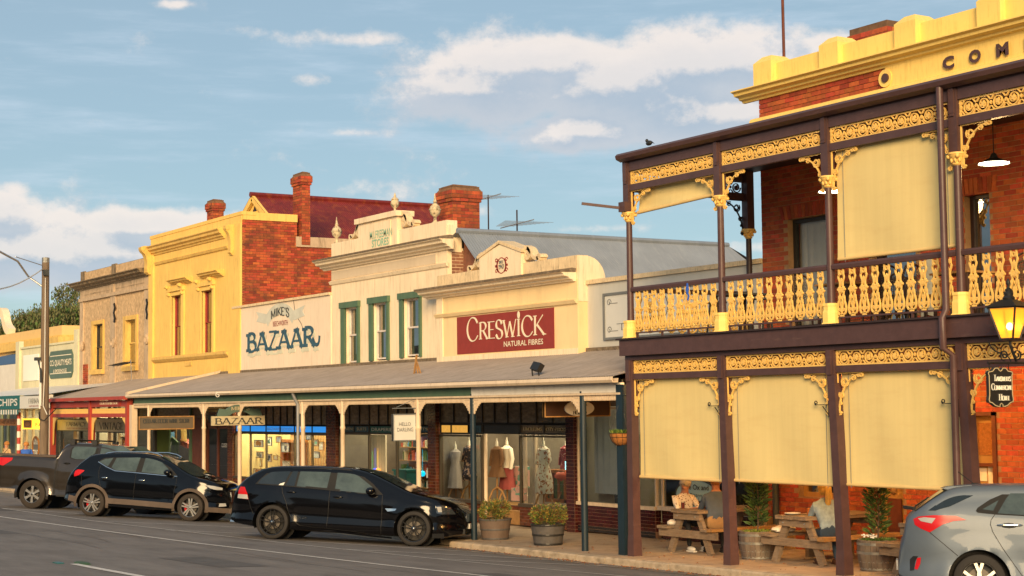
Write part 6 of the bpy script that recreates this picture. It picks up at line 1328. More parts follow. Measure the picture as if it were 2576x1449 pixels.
# ---- verandah of the hotel
HV = T('hotel_verandah', 'two storey brown timber and yellow cast iron lace verandah of the hotel', 'verandah', (0, 0, 0))
PX = [.06, 2.56, 5.08, 7.60, 10.12, 12.64]
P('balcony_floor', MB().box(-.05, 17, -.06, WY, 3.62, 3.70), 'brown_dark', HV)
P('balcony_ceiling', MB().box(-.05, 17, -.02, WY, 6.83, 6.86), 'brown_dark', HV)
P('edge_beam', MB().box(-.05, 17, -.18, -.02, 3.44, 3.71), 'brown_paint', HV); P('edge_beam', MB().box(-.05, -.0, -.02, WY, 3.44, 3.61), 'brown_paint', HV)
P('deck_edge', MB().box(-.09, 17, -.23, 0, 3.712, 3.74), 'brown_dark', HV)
P('fascia_board', MB().box(-.05, 17, -.06, .03, 3.36, 3.44), 'brown_paint', HV); P('fascia_board', MB().box(-.05, 17, -.05, .04, 6.66, 6.86), 'brown_paint', HV); P('fascia_board', MB().box(-.05, .04, .04, WY, 6.66, 6.86), 'brown_paint', HV)
P('beam', MB().box(0, 17, -.045, .045, 3.03, 3.13), 'brown_paint', HV); P('beam', MB().box(0, 17, -.045, .045, 6.31, 6.42), 'brown_paint', HV); P('beam', MB().box(.0, .06, .05, WY, 6.31, 6.42), 'brown_paint', HV)
P('gutter', MB().prism_x([(-.2, 6.96), (-.24, 6.92), (-.22, 6.86), (-.12, 6.82), (-.05, 6.84), (-.05, 6.95)], -.0, 17), 'brown_paint', HV)
P('roof', MB().add([(-.0, -.18, 6.95), (17, -.18, 6.95), (17, WY, 7.55), (-.0, WY, 7.55), (-.0, -.18, 6.91), (17, -.18, 6.94), (17, WY, 7.51), (-.0, WY, 7.51)], [(0, 1, 2, 3), (7, 6, 5, 4), (0, 3, 7, 4)]), 'brown_paint', HV)
P('gable_board', MB().add([(-.06, 0, 6.84), (-.06, WY, 6.84), (-.06, WY, 7.56), (-.06, 0, 6.92)], [(0, 1, 2, 3)]), 'brown_paint', HV)
# panels of cast iron frieze: one mesh, one object per panel
def frieze(L, h):
    q = MB(); n = max(3, round(L / (h * 1.12))); pw = (L - .06) / n; t = .0135
    q.box(0, L, -.012, .012, h - .022, h); q.box(0, L, -.012, .012, 0, .022); q.box(0, .03, -.012, .012, .022, h - .022); q.box(L - .03, L, -.012, .012, .022, h - .022)
    for i in range(n):
        cx = .03 + pw * (i + .5); sg = 1 if i % 2 else -1; r = h * .43
        q.ribbon(spiral(cx, h / 2, r, 1.75, pi / 2 * (1 + sg), .72, 22, sg), [t * 1.2 - .006 * k / 22 for k in range(23)], -.014, .014)
        q.prism([(cx + .026 * cos(a) * (1 if j % 2 else 1.9), h / 2 + .026 * sin(a) * (1 if j % 2 else 1.9)) for j, a in enumerate([2 * pi * k / 10 for k in range(10)])][::-1], -.018, .016)
        xx = .03 + pw * i
        for zz, s2 in ((h * .2, 1), (h * .8, -1)):
            q.ribbon(chaikin([(xx - pw * .22, zz - s2 * h * .12), (xx, zz + s2 * h * .16), (xx + pw * .22, zz - s2 * h * .12)], 1), t, -.013, .013)
        q.prism([(xx, h * .62), (xx + .02, h / 2), (xx, h * .38), (xx - .02, h / 2)], -.016, .014)
    return q
def lace_bracket(w_=.52, h=.62):
    q = MB(); t = .017
    q.box(0, w_, -.012, .012, -t, 0); q.box(0, t, -.012, .012, -h, -t)
    cur = arc(w_, -h, w_ - .03, h - .03, pi, pi / 2, 16); q.ribbon(cur, t, -.014, .014)
    for cx, cz, r, s_ in ((.17, -.15, .085, 1), (.34, -.085, .05, -1), (.085, -.34, .055, 1), (.06, -.47, .03, -1), (.45, -.05, .028, 1)):
        cx *= w_ / .52; cz *= h / .62
        q.ribbon(spiral(cx, cz, r, 1.5, pi * .75, .75, 16, s_), .011, -.012, .012)
    for a in (0, pi / 2, pi, 3 * pi / 2): q.ribbon(arc(.17 * w_ / .52 + .035 * cos(a), -.15 * h / .62 + .035 * sin(a), .028, .028, a - 2, a + 2, 6), .009, -.013, .013)
    q.ribbon(spiral(w_ - .02, -.045, .035, 1.2, pi / 2, .6, 10, -1), .016, -.014, .014); q.ribbon(spiral(.045, -h + .0, .035, 1.2, 0, .6, 10, 1), .016, -.014, .014)
    return q
BR = mesh('lace_bracket', lace_bracket(), 'iron_yellow')
def baluster():
    q = MB(); Hh = .70; t = .017
    def m2(p, w_=t, y=.012):
        q.ribbon(p, w_, -y, y); q.ribbon([(-x, z) for x, z in p][::-1], w_, -y, y)
    q.ribbon(arc(0, Hh - .055, .026, .028, 0, 2 * pi, 12), .014, -.014, .014)
    m2([(.045, Hh), (.045, Hh - .10)], .020); m2(chaikin([(.045, Hh - .09), (.062, Hh - .11), (.05, Hh - .15), (.028, Hh - .19), (.028, Hh - .25), (.045, Hh - .31), (.04, Hh - .37)], 2), .02)
    q.prism([(0, Hh - .13), (.02, Hh - .17), (.012, Hh - .2), (0, Hh - .25), (-.012, Hh - .2), (-.02, Hh - .17)][::1], -.01, .01)
    for sx_ in (-1, 1):
        for c in ((.06, Hh - .30), (.035, Hh - .275), (.035, Hh - .33)): q.prism([(sx_ * c[0] + .02 * cos(a), c[1] + .02 * sin(a)) for a in [k * pi / 3 for k in range(6)]][::-1], -.017, .017)
    q.box(-.05, .05, -.013, .013, Hh - .312, Hh - .292)
    q.prism([(0, Hh - .27), (.016, Hh - .3), (0, Hh - .36), (-.016, Hh - .3)], -.016, .016)
    m2(chaikin([(.038, Hh - .36), (.035, Hh - .42), (.06, Hh - .47), (.085, Hh - .54), (.09, Hh - .60), (.07, Hh - .66), (.03, Hh - .67), (.0, Hh - .655)], 2), .022)
    m2([(.055, Hh - .39), (.062, Hh - .46)], .016); m2(spiral(.045, Hh - .60, .026, 1.2, 0, .7, 10), .013); m2(chaikin([(0, Hh - .44), (.03, Hh - .50), (.008, Hh - .56), (.02, Hh - .62), (0, Hh - .64)], 1), .014)
    q.prism([(0, Hh - .42), (.018, Hh - .48), (0, Hh - .53), (-.018, Hh - .48)], -.012, .012)
    q.box(-.035, .035, -.012, .012, 0, .035); q.box(-.006, .006, -.01, .01, .02, Hh - .40)
    return q
BAL = mesh('baluster', baluster(), 'iron_yellow')
CAPP = [(.055, 0), (.075, .02), (.06, .04), (.07, .08), (.11, .12), (.12, .145), (.13, .15), (.13, .175), (.09, .178)]
def capital():
    q = MB().lathe([(r, z) for r, z in CAPP], (0, 0, 0), 12)
    for k in range(4):
        a = pi / 4 + k * pi / 2; q.ellip((.115 * cos(a), .115 * sin(a), .125), (.032, .032, .032), 8, 5)
        for j in (-.35, .35): q.ellip((.08 * cos(a + j), .08 * sin(a + j), .07), (.02, .02, .035), 6, 4)
    return q
CAPM = mesh('capital', capital(), 'iron_yellow', 40)
BASM = mesh('column_base', MB().lathe([(.17, 0), (.17, .03), (.14, .06), (.14, .2), (.125, .24), (.125, .3), (.135, .3), (.135, .34), (.08, .345)], (0, 0, 0), 8).xf(Matrix.Rotation(pi / 8, 4, 'Z')), 'hotel_yellow')
for i, x in enumerate(PX[:5]):
    P('column', MB().lathe([(.062, 4.04), (.058, 4.3), (.052, 5.77)], (x, 0, 0), 14), 'brown_paint', HV, smooth=40)
    inst('column_base', BASM, HV, (x, 0, 3.71)); inst('capital', CAPM, HV, (x, 0, 5.77))
    P('upper_post', MB().box(x - .075, x + .075, -.07, .07, 5.945, 6.84), 'brown_paint', HV)
    P('post_pad', MB().box(x - .045, x + .045, -.095, -.07, 6.48, 6.84).box(x - .035, x + .035, -.09, -.07, 6.44, 6.48), 'brown_paint', HV)
    # ground post, a little out of plumb
    zb_ = fz(x); xb = x + (.0, .085, .13, .12, .05)[i]; q = MB().add([(xb - .09, -.09, zb_), (xb + .09, -.09, zb_), (xb + .09, .09, zb_), (xb - .09, .09, zb_), (xb - .085, -.085, zb_ + .28), (xb + .085, -.085, zb_ + .28), (xb + .085, .085, zb_ + .28), (xb - .085, .085, zb_ + .28), (xb - .078, -.078, zb_ + .36), (xb + .078, -.078, zb_ + .36), (xb + .078, .078, zb_ + .36), (xb - .078, .078, zb_ + .36),
        (x - .075, -.07, 3.36), (x + .075, -.07, 3.36), (x + .075, .07, 3.36), (x - .075, .07, 3.36)], [(0, 1, 5, 4), (1, 2, 6, 5), (2, 3, 7, 6), (3, 0, 4, 7), (4, 5, 9, 8), (5, 6, 10, 9), (6, 7, 11, 10), (7, 4, 8, 11), (8, 9, 13, 12), (9, 10, 14, 13), (10, 11, 15, 14), (11, 8, 12, 15), (12, 13, 14, 15)])
    P('ground_post', q, 'brown_paint', HV); P('post_pad', MB().box(x - .05, x + .05, -.1, -.07, 3.0, 3.36), 'brown_paint', HV)
fr = {}
for i in range(5):
    a, b = PX[i] + .08, PX[i + 1] - .08; L = b - a; key = round(L, 2)
    if key not in fr: fr[key] = (mesh('frieze_panel', frieze(L, .235), 'iron_yellow'), mesh('frieze_panel', frieze(L, .225), 'iron_yellow'))
    inst('frieze_panel', fr[key][0], HV, (a, 0, 6.42)); inst('frieze_panel', fr[key][1], HV, (a, 0, 3.132))
    P('frieze_backing', MB().box(a, b, .03, .04, 3.14, 3.36), 'red_wood', HV)
    for z, hh in ((6.31, 1), (3.03, 1.05)):
        inst('lace_bracket', BR, HV, (a - .0, 0, z), scale=(1, 1, hh * .92)); o = inst('lace_bracket', BR, HV, (b, 0, z), scale=(-1, 1, hh * .92))
    P('handrail', MB().prism_x([(-.035, 4.55), (.035, 4.55), (.04, 4.60), (.025, 4.63), (-.025, 4.63), (-.04, 4.60)], PX[i] + .05, PX[i + 1] - .05), 'brown_paint', HV)
    q = MB().box(a + .08, b - .08, -.02, .02, 3.82, 3.845)
    for k in range(4): xx = a + .1 + (L - .2) * k / 3; q.box(xx - .015, xx + .015, -.015, .015, 3.71, 3.82)
    P('bottom_rail', q, 'brown_paint', HV)
    n = 10
    for k in range(n): inst('baluster', BAL, HV, (a + .14 + (L - .28) * k / (n - 1), 0, 3.845))
# the return at the left end of the balcony
key = mesh('frieze_panel', frieze(2.5, .235), 'brown_paint'); inst('frieze_panel', key, HV, (.03, .12, 6.42), (0, 0, pi / 2))
mesh_br = mesh('lace_bracket', lace_bracket(), 'brown_dark'); inst('lace_bracket', mesh_br, HV, (.03, 2.62, 6.31), (0, 0, -pi / 2))
P('column', MB().lathe([(.062, 3.72), (.052, 5.6)], (.08, 2.68, 0), 12), 'brown_dark', HV, smooth=True); inst('capital', CAPM, HV, (.08, 2.68, 5.60)); P('upper_post', MB().box(.0, .16, 2.6, 2.76, 5.78, 6.84), 'brown_paint', HV)
P('handrail', MB().bar((.03, .05, 4.59), (.03, 2.65, 4.59), .07, .08), 'brown_dark', HV)
for k in range(11): inst('baluster', BAL, HV, (.03, .2 + k * .235, 3.845), (0, 0, pi / 2))
# rolled and lowered blinds
def blind(name, lab, x0, x1, z0, z1, y=.075, sag=.0, cords=True, slant=0):
    n, m_ = 16, 10; vs = []
    for i in range(n + 1):
        for j in range(m_ + 1):
            u, v = i / n, j / m_; vs.append((x0 + (x1 - x0) * u, y + .022 * sin(u * 9 + v * 3 + x0) * (1 - v) + .008 * sin(v * 21 + u * 5 + x0 * 3) * v * v + sag * sin(pi * v) * .5, z0 + slant * u * (1 - v) + (z1 - z0) * v))
    q = MB().add(vs, [(i * (m_ + 1) + j, (i + 1) * (m_ + 1) + j, (i + 1) * (m_ + 1) + j + 1, i * (m_ + 1) + j + 1) for i in range(n) for j in range(m_)])
    b = P(name, q, 'blind', HV, lab, smooth=True); P('hem_bar', MB().tube([(x0, y, z0), (x1, y, z0 + slant)], .028, 10), 'blind_hem', b, smooth=True)
    if cords:
        for xx in (x0 + .16, x1 - .14): P('cord', MB().tube([(xx, y - .022, z0 - .05), (xx, y - .022, z1)], .0045, 5), 'ink_grey', b)
for i in range(3): blind('blind', None, PX[i] + .10, PX[i + 1] - .09, 1.36 + .02 * i, 3.08)
blind('blind', 'half rolled blind sagging under the upper frieze', PX[0] + .12, PX[1] - .09, 5.93, 6.38, .10, .06, False, .08)
blind('blind', 'upper blind lowered to just above the handrail', PX[2] + .10, PX[3] - .09, 4.70, 6.38)
q = MB().box(-.03, .15, -.16, .05, 5.95, 6.12); P('blind_crank_box', q, 'brown_paint', HV); P('blind_arm', MB().bar((-.0, -.1, 6.02), (-.30, -.75, 6.10), .045), 'brown_paint', HV)
# downpipe beside post four
x4 = PX[3] - .13
P('downpipe', MB().tube([(x4, -.16, 6.92), (x4, -.16, 3.82), (x4 + .0, -.24, 3.7), (x4 + .0, -.24, 3.30), (x4 + .06, -.12, 3.2), (x4 + .06, -.12, fz(7))], .05, 12), 'brown_paint', HV, smooth=40)
# wall brackets for baskets
for i in range(1, 4):
    x = PX[i] - .09; q = MB().ribbon([(x, 2.62), (x, 2.38)], .012, -.03, .0); q.ribbon([(x, 2.56), (x - .26, 2.56)], .012, -.02, -.008); q.ribbon(spiral(x - .28, 2.59, .035, 1.2, -pi / 2, .5, 10, -1), .01, -.02, -.008); q.ribbon([(x, 2.40), (x - .14, 2.54)], .01, -.02, -.008); P('basket_hook', q, 'black_plastic', HV)
# lamps hanging over the balcony
def pendant(p, e, lab):
    t = T('pendant_lamp', lab, 'lamp', p, group='pendant lamps on the hotel balcony')
    P('shade', MB().lathe([(.02, .16), (.04, .14), (.06, .09), (.24, .0), (.235, -.005), (.05, .08), (.02, .13)], (0, 0, 0), 24, cap=False), 'window_frame_dark', t, local=True, smooth=35)
    P('diffuser', MB().lathe([(.001, .012), (.22, .012), (.22, .004), (.001, .004)], (0, 0, 0), 24, cap=False), 'lamp_glow', t, local=True); P('cord', MB().tube([(0, 0, .15), (0, 0, 6.83 - p[2])], .008, 5), 'black_plastic', t, local=True)
    point_light('lamp_light', Vector(p) + Vector((0, 0, -.03)), e, (1, .62, .25), t, .2)
pendant((7.0, 1.4, 5.97), 30, 'glowing white pendant lamp hanging in the right hand balcony bay')
p = onY(2093, 483, 1.4); pendant((p.x, 1.4, p.z), 22, 'glowing pendant lamp half hidden by the third balcony column and blind')
for (x, z, e) in ((4.2, 3.2, 85), (6.3, 3.2, 80), (1.6, 3.2, 80)):
    t = T('verandah_lamp', {4.2: 'round ceiling lamp under the middle of the lower hotel verandah', 6.3: 'round ceiling lamp before the notice window under the hotel verandah', 1.6: 'round ceiling lamp above the seated couple under the hotel verandah'}[x], 'lamp', (x, 1.05, 3.58))
    P('base', MB().lathe([(.12, 0), (.12, .04)], (0, 0, 0), 14), 'window_frame_dark', t, local=True); P('bowl', MB().ellip((0, 0, -.02), (.11, .11, .07)), 'lamp_glow', t, local=True); point_light('lamp_light', (x, 1.05, 3.4), e, (1, .50, .13), t, .12)
# corner lantern
L0 = onY(2541, 853, -.55); lz = L0.z
t = T('street_lantern', 'black iron street lantern glowing amber on a bracket at the hotel corner post', 'lantern', (L0.x, -.55, lz))
sc = 1.0
def ring(hw, z): return [(-hw, -hw, z), (hw, -hw, z), (hw, hw, z), (-hw, hw, z)]
zb0, zt0 = 0.0, .40; hb, ht = .085, .185
rm = Matrix.Rotation(radians(12), 4, 'Z')
q = MB()
for k in range(4):
    a_, b_ = ring(hb, zb0)[k], ring(ht, zt0)[k]; q.bar(a_, b_, .022)
    a2, b2 = ring(hb, zb0)[(k + 1) % 4], ring(ht, zt0)[(k + 1) % 4]; q.bar(a_, a2, .025); q.bar(b_, b2, .03)
P('frame', q.xf(rm), 'black_plastic', t, local=True)
for k in range(4):
    a_, b_, a2, b2 = ring(hb, zb0)[k], ring(ht, zt0)[k], ring(hb, zb0)[(k + 1) % 4], ring(ht, zt0)[(k + 1) % 4]; P('glass_pane', MB().quad(a_, a2, b2, b_).xf(rm), 'lantern_glass', t, local=True)
q = MB(); r1 = ring(ht + .04, zt0 + .005); r2 = ring(.065, zt0 + .10); q.add(r1 + r2, [(0, 1, 5, 4), (1, 2, 6, 5), (2, 3, 7, 6), (3, 0, 4, 7), (3, 2, 1, 0)]); q.xf(rm)
q.lathe([(a_, zt0 + .7 * b_) for a_, b_ in ((.07, .13), (.078, .17), (.055, .21), (.06, .25), (.04, .29), (.045, .32), (.015, .36), (.014, .39), (.028, .43), (.024, .47), (.003, .53))], (0, 0, 0), 16); P('roof_cap', q, 'black_plastic', t, local=True, smooth=35)
P('bulb', MB().ellip((0, 0, .16), (.042, .042, .05)), 'lantern_glow', t, local=True); point_light('lamp_light', L0 + Vector((0, 0, .2)), 9, (1, .55, .15), t, .05)
q = MB().tube([(0, 0, 0), (0, 0, -.08), (.0, .06, -.2), (0, .1, -.28)], .018, 8); q.tube([(0, -.42, -.30), (0, .55, -.30)], .016, 8)
for s_ in (-1, 1): q.ribbon([(x + s_ * .1, z) for x, z in spiral(0, -.2, .07, 1.4, -pi / 2, .7, 14, s_)], .012, -.01, .01)
q.merge(MB().ribbon(chaikin([(-.35, -.02), (-.28, -.14), (-.05, -.2), (0, -.28)], 2), .012, -.006, .006)); P('bracket', q, 'black_plastic', t, local=True)
# Tanswells sign below it
y0, y1, z0, z1 = RX(Zm(3560, 1000, 2.587), 375, 622, 975, 1365, L0.x); w_, h = y1 - y0, z1 - z0
t = T('hotel_sign', 'shaped black hanging sign lettered TANSWELLS COMMERCIAL HOTEL', 'sign', (L0.x, y0, z0), rz=pi / 2)
def board(s_): 
    p = [(.02, .12), (.12, .10), (.24, .03), (.36, .0), (.44, .0), (.44, .05), (.5, .08), (.56, .05), (.56, .0), (.64, .0), (.76, .03), (.88, .10), (.98, .12), (1.0, .18), (.97, .3), (.97, .8), (1.0, .86), (.98, .9), (.82, .92), (.72, 1.0), (.6, 1.0), (.56, .95), (.5, .92), (.44, .95), (.4, 1.0), (.28, 1.0), (.18, .92), (.02, .9), (0, .86), (.03, .8), (.03, .3), (0, .18)]
    return [(w_ * (.5 + (x - .5) * s_), h * (.5 + (z - .5) * s_)) for x, z in p]
P('board', MB().prism(board(1), 0, .04), 'sign_black', t, local=True); q = MB().ribbon(board(.95) + board(.95)[:1], .010, -.006, .002); P('gilt_line', q, 'sign_gold', t, local=True)
for k, (s, u0, u1, v) in enumerate((('TANSWELLS', .22, .88, .70), ('COMMERCIAL', .12, .92, .48), ('HOTEL', .40, .82, .22))): P('lettering', glyph_text(s, w_ * u0, w_ * u1, h * v - h * .045, h * v + h * .11, -.008, .17, .05, caps=1.45), 'sign_white_lit', t, local=True)
q = MB()
for u in (.12, .88): q.tube([(w_ * u, .02, h * .93), (w_ * u, .02, h * 1.12)], .007, 5)
P('chain', q, 'black_plastic', t, local=True)
# ================================================================== vehicles
mat('paint_black', (.002, .002, .003), .12, var=.05, spec=.32, coat=.22, local=True)
mat('paint_black_suv', (.002, .0025, .004), .12, var=.05, spec=.32, coat=.22, local=True)
mat('paint_bronze', (.035, .028, .022), .3, metal=.5, var=.08, coat=1, local=True)
mat('paint_silver', (.11, .14, .18), .5, metal=.25, var=.04, spec=.3, coat=.12, local=True)
mat('car_glass', (.010, .014, .014), .04, var=.3, vs=1.5, spec=.9, local=True)
mat('car_glass_light', (.05, .07, .065), .05, var=.5, vs=2, spec=.9, local=True)
mat('rear_glass', (.06, .055, .05), .15, var=.4, vs=3, spec=.7, dirt=(.30, .26, .2), dirt_amt=.5, local=True)
mat('rubber', (.018, .016, .015), .75, var=.2, local=True)
mat('tyre_brown', (.032, .025, .02), .85, var=.3, local=True)
mat('cladding', (.085, .062, .048), .75, var=.3, vs=2, local=True)
mat('seam', (.002, .002, .002), .6)
mat('chrome', (.62, .62, .60), .12, metal=1)
mat('alloy', (.48, .47, .45), .3, metal=.9, var=.1)
mat('alloy_black', (.008, .008, .009), .2, spec=.7, coat=.6)
mat('alloy_dark', (.03, .032, .036), .35, metal=.4)
mat('brake', (.10, .09, .08), .5, metal=.6)
mat('lamp_red', (.42, .008, .012), .3, spec=.35, coat=0, emit=(.6, .01, .01), es=.06)
mat('lamp_clear', (.36, .36, .35), .3, spec=.5)
mat('lamp_dark', (.03, .035, .04), .1, spec=.9, coat=1)
mat('lamp_amber', (.4, .12, .02), .2)
def smooth_prof(pts, it=2):
    return chaikin(pts, it)
def interp(pts, x):
    if x <= pts[0][0]: return pts[0][1]
    for (a, za), (b, zb_) in zip(pts[:-1], pts[1:]):
        if x <= b: return za + (zb_ - za) * ((x - a) / (b - a) if b > a else 0)
    return pts[-1][1]
class Car:
    def __init__(s, name, label, spec, cat='car', group='cars angle parked along the kerb'):
        s.sp = spec; s.top = smooth_prof(spec['top'], 2); s.bot = spec['bot']; s.belt = spec['belt']
        s.x0, s.x1 = s.top[0][0], s.top[-1][0]; s.W = spec['W']; s.t = T(name, label, cat, group=group); ORG[s.t] = Vector((0, 0, 0))
        s.body()
    def Wx(s, x, z=.6):
        # plan shape: rounded ends
        rf, rr = s.sp.get('rf', .75), s.sp.get('rr', .55); w_ = s.W
        d = s.x1 - x
        if d < rf: w_ *= (1 - s.sp.get('kf', .42) * (1 - max(d, 0) / rf) ** 2.2)
        d = x - s.x0
        if d < rr: w_ *= (1 - s.sp.get('kr', .30) * (1 - max(d, 0) / rr) ** 2.4)
        return w_
    def hw(s, x, z):
        w_ = s.Wx(x); zb_ = interp(s.belt, x); zl = .30
        if z < zl: w_ -= (zl - z) * .35
        if z < zb_:
            t_ = (z - .3) / (zb_ - .3); w_ -= .05 * max(0, t_) ** 2; w_ -= s.sp.get('scoop', .025) * math.exp(-((t_ - .28) / .14) ** 2); w_ += .012 * math.exp(-((t_ - .80) / .08) ** 2)
        else: w_ -= .055 + (z - zb_) * s.sp.get('tumble', .42)
        for ax in (0, s.sp['wb']):
            r = math.hypot(x - ax, z - s.sp['r']); ra = s.sp['r'] + .07
            if r < ra + .16 and z > .1: w_ += s.sp.get('flare', .022) * max(0, 1 - abs(r - ra) / .16)
        return w_
    def zt(s, x): return interp(s.top, x)
    def ring(s, x):
        zt, zb_ = s.zt(x), interp(s.bot, x); r = min(.13 if zt > interp(s.belt, x) + .15 else .10, (zt - zb_) * .4); pts = [(0, zb_), (s.hw(x, zb_) * .8, zb_)]
        K = 13; z0 = zb_ + .03; z1 = zt - r
        for i in range(K + 1): z = z0 + (z1 - z0) * i / K; pts.append((s.hw(x, z), z))
        h0 = s.hw(x, z1)
        for a in (22, 45, 68, 90): pts.append((h0 - r + r * cos(radians(a)), z1 + r * sin(radians(a))))
        pts.append(((h0 - r) * .5, zt + .012)); pts.append((0, zt + .018)); return pts
    def body(s):
        n = 110; xs = [s.x0 + (s.x1 - s.x0) * (i / n) for i in range(n + 1)]; q = MB(); vs = []; L = None
        for x in xs:
            p = s.ring(x); full = [(-y, z) for y, z in p] + [(y, z) for y, z in p[::-1][1:-1]]
            L = len(full); vs += [(x, y, z) for y, z in full]
        fs = [(i * L + j, i * L + (j + 1) % L, (i + 1) * L + (j + 1) % L, (i + 1) * L + j) for i in range(n) for j in range(L)] + [tuple(range(L - 1, -1, -1)), tuple(range(n * L, (n + 1) * L))]
        q.add(vs, fs); me = mesh('body', q, s.sp['paint']); bm = bmesh.new(); bm.from_mesh(me); bmesh.ops.recalc_face_normals(bm, faces=bm.faces); bm.to_mesh(me); bm.free()
        o = bpy.data.objects.new('body', me); COL.objects.link(o); cut = MB()
        for ax in (0, s.sp['wb']):
            for sg in (-1, 1):
                R_ = s.sp['r'] + .055; nn = 40
                pr = [(ax + R_ * cos(2 * pi * k / nn), s.sp['r'] + .0 + R_ * sin(2 * pi * k / nn)) for k in range(nn)]
                ya, yb = (sg * .50, sg * 1.3); cut.prism(pr, min(ya, yb), max(ya, yb))
        cm_ = mesh('cut', cut, 'seam'); bm = bmesh.new(); bm.from_mesh(cm_); bmesh.ops.recalc_face_normals(bm, faces=bm.faces); bm.to_mesh(cm_); bm.free()
        co = bpy.data.objects.new('cut', cm_); COL.objects.link(co); md = o.modifiers.new('b', 'BOOLEAN'); md.object = co; md.operation = 'DIFFERENCE'; md.solver = 'EXACT'
        try: md.material_mode = 'TRANSFER'
        except Exception: pass
        dg = bpy.context.evaluated_depsgraph_get(); dg.update(); nm = bpy.data.meshes.new_from_object(o.evaluated_get(dg)); bpy.data.objects.remove(o); bpy.data.objects.remove(co)
        if len(nm.polygons) < 500: nm = me
        nm.shade_smooth(); nm.set_sharp_from_angle(angle=radians(38)); nm.name = 'body'; o = bpy.data.objects.new('body', nm); COL.objects.link(o); o.parent = s.t; ORG[o] = Vector((0, 0, 0)); s.b = o
    def patch(s, poly, m, name, off=.005, nx=26, nz=6, par=None, label=None, both=True):
        par = par or s.t; xs = [p[0] for p in poly]; a, b = min(xs) + 1e-4, max(xs) - 1e-4; E = list(zip(poly, poly[1:] + poly[:1])); out_ = None
        for sg in ((-1, 1) if both else (-1,)):
            vs = []; q = MB(); xx = sorted({a, b, *[a + (b - a) * i / nx for i in range(nx + 1)], *[x for x in xs if a < x < b]})
            for x in xx:
                zz = [p[1] + (r[1] - p[1]) * (x - p[0]) / (r[0] - p[0]) for p, r in E if (p[0] - x) * (r[0] - x) <= 0 and p[0] != r[0]]
                lo, hi = min(zz), max(zz)
                for j in range(nz + 1): z = lo + (hi - lo) * j / nz; vs.append((x, sg * (s.hw(x, z) + off), z))
            n = nz + 1; fs = [(i * n + j, (i + 1) * n + j, (i + 1) * n + j + 1, i * n + j + 1) for i in range(len(xx) - 1) for j in range(nz)]
            if sg > 0: fs = [f[::-1] for f in fs]
            out_ = P(name, q.add(vs, fs), m, par, label, smooth=True, local=True)
        return out_
    def line(s, path, w_, m, name, off=.004, both=True, d=.0):
        for sg in ((-1, 1) if both else (-1,)):
            pts = []
            for (a, za), (b, zb_) in zip(path[:-1], path[1:]):
                k = max(1, int(math.hypot(b - a, zb_ - za) / .07)); pts += [(a + (b - a) * i / k, za + (zb_ - za) * i / k) for i in range(k)]
            pts.append(path[-1]); vs = []
            for i in range(len(pts)):
                a = pts[max(i - 1, 0)]; b = pts[min(i + 1, len(pts) - 1)]; dx, dz = b[0] - a[0], b[1] - a[1]; l = math.hypot(dx, dz) or 1
                for k in (-1, 1): x, z = pts[i][0] - dz / l * w_ / 2 * k, pts[i][1] + dx / l * w_ / 2 * k; vs.append((x, sg * (s.hw(x, z) + off), z))
            fs = [(2 * i, 2 * i + 2, 2 * i + 3, 2 * i + 1) for i in range(len(pts) - 1)]
            P(name, MB().add(vs, fs), m, s.t, local=True)
    def top_patch(s, xa, xb, m, name, k=.88, off=.006, ka=None):
        vs = []; n, h = 14, 10
        for i in range(n + 1):
            x = xa + (xb - xa) * i / n; zt = s.zt(x); hh = (s.hw(x, zt - .13) - .10) * (k if ka is None else ka + (k - ka) * i / n)
            sl = (s.zt(x + .02) - s.zt(x - .02)) / .04; nl = math.hypot(1, sl)
            for j in range(h + 1): y = -hh + 2 * hh * j / h; vs.append((x - sl / nl * off, y, zt + .018 * (1 - abs(y) / max(hh, .01)) * .8 + off / nl + .004))
        P(name, MB().add(vs, [(i * (h + 1) + j, (i + 1) * (h + 1) + j, (i + 1) * (h + 1) + j + 1, i * (h + 1) + j + 1) for i in range(n) for j in range(h)]), m, s.t, local=True, smooth=True)
    def wheel(s, ax, sg, style, tyre='rubber', rim_r=None, steer=0):
        r = s.sp['r']; rr = rim_r or r * .70; wd = .22
        w_ = MB(); prof = [(rr * .98, wd / 2 - .015), (rr * 1.02, wd / 2), (r * .86, wd / 2 + .004), (r * .97, wd / 2 - .012), (r, wd / 2 - .04), (r, -wd / 2 + .04), (r * .96, -wd / 2 + .01), (rr, -wd / 2)]
        w_.lathe(prof, (0, 0, 0), 48, cap=False); rot = Matrix.Rotation(pi / 2, 4, 'X') if sg < 0 else Matrix.Rotation(-pi / 2, 4, 'X')
        e = T('wheel', '', '', (ax, sg * (s.W - .125), r)); del e['label']; del e['category']; e.parent = s.t; ORG[e] = Vector((0, 0, 0)); e.rotation_euler = (0, 0, steer)
        P('tyre', w_.xf(rot), tyre, e, local=True, smooth=40)
        b = MB().lathe([(rr * .99, wd / 2 - .012), (rr * .93, wd / 2 - .02), (rr * .90, wd / 2 - .08), (rr * .88, -.05), (.02, -.06)], (0, 0, 0), 40, cap=False); P('rim_barrel', b.xf(rot), style['barrel'], e, local=True, smooth=30)
        P('brake_disc', MB().lathe([(.14, -.02), (.14, .0), (.02, .0)], (0, 0, 0), 24, cap=False).xf(rot), 'brake', e, local=True)
        if style.get('caliper'): P('caliper', MB().ribbon(arc(0, 0, .15, .15, 2.6, 3.7, 8), .06, -.01, .03).xf(Matrix.Rotation(0, 4, 'X') @ (Matrix.Identity(4) if sg < 0 else Matrix.Rotation(pi, 4, 'Z'))), style['caliper'], e, local=True)
        sp_ = MB(); N_ = style['n']; zf = wd / 2 - .018
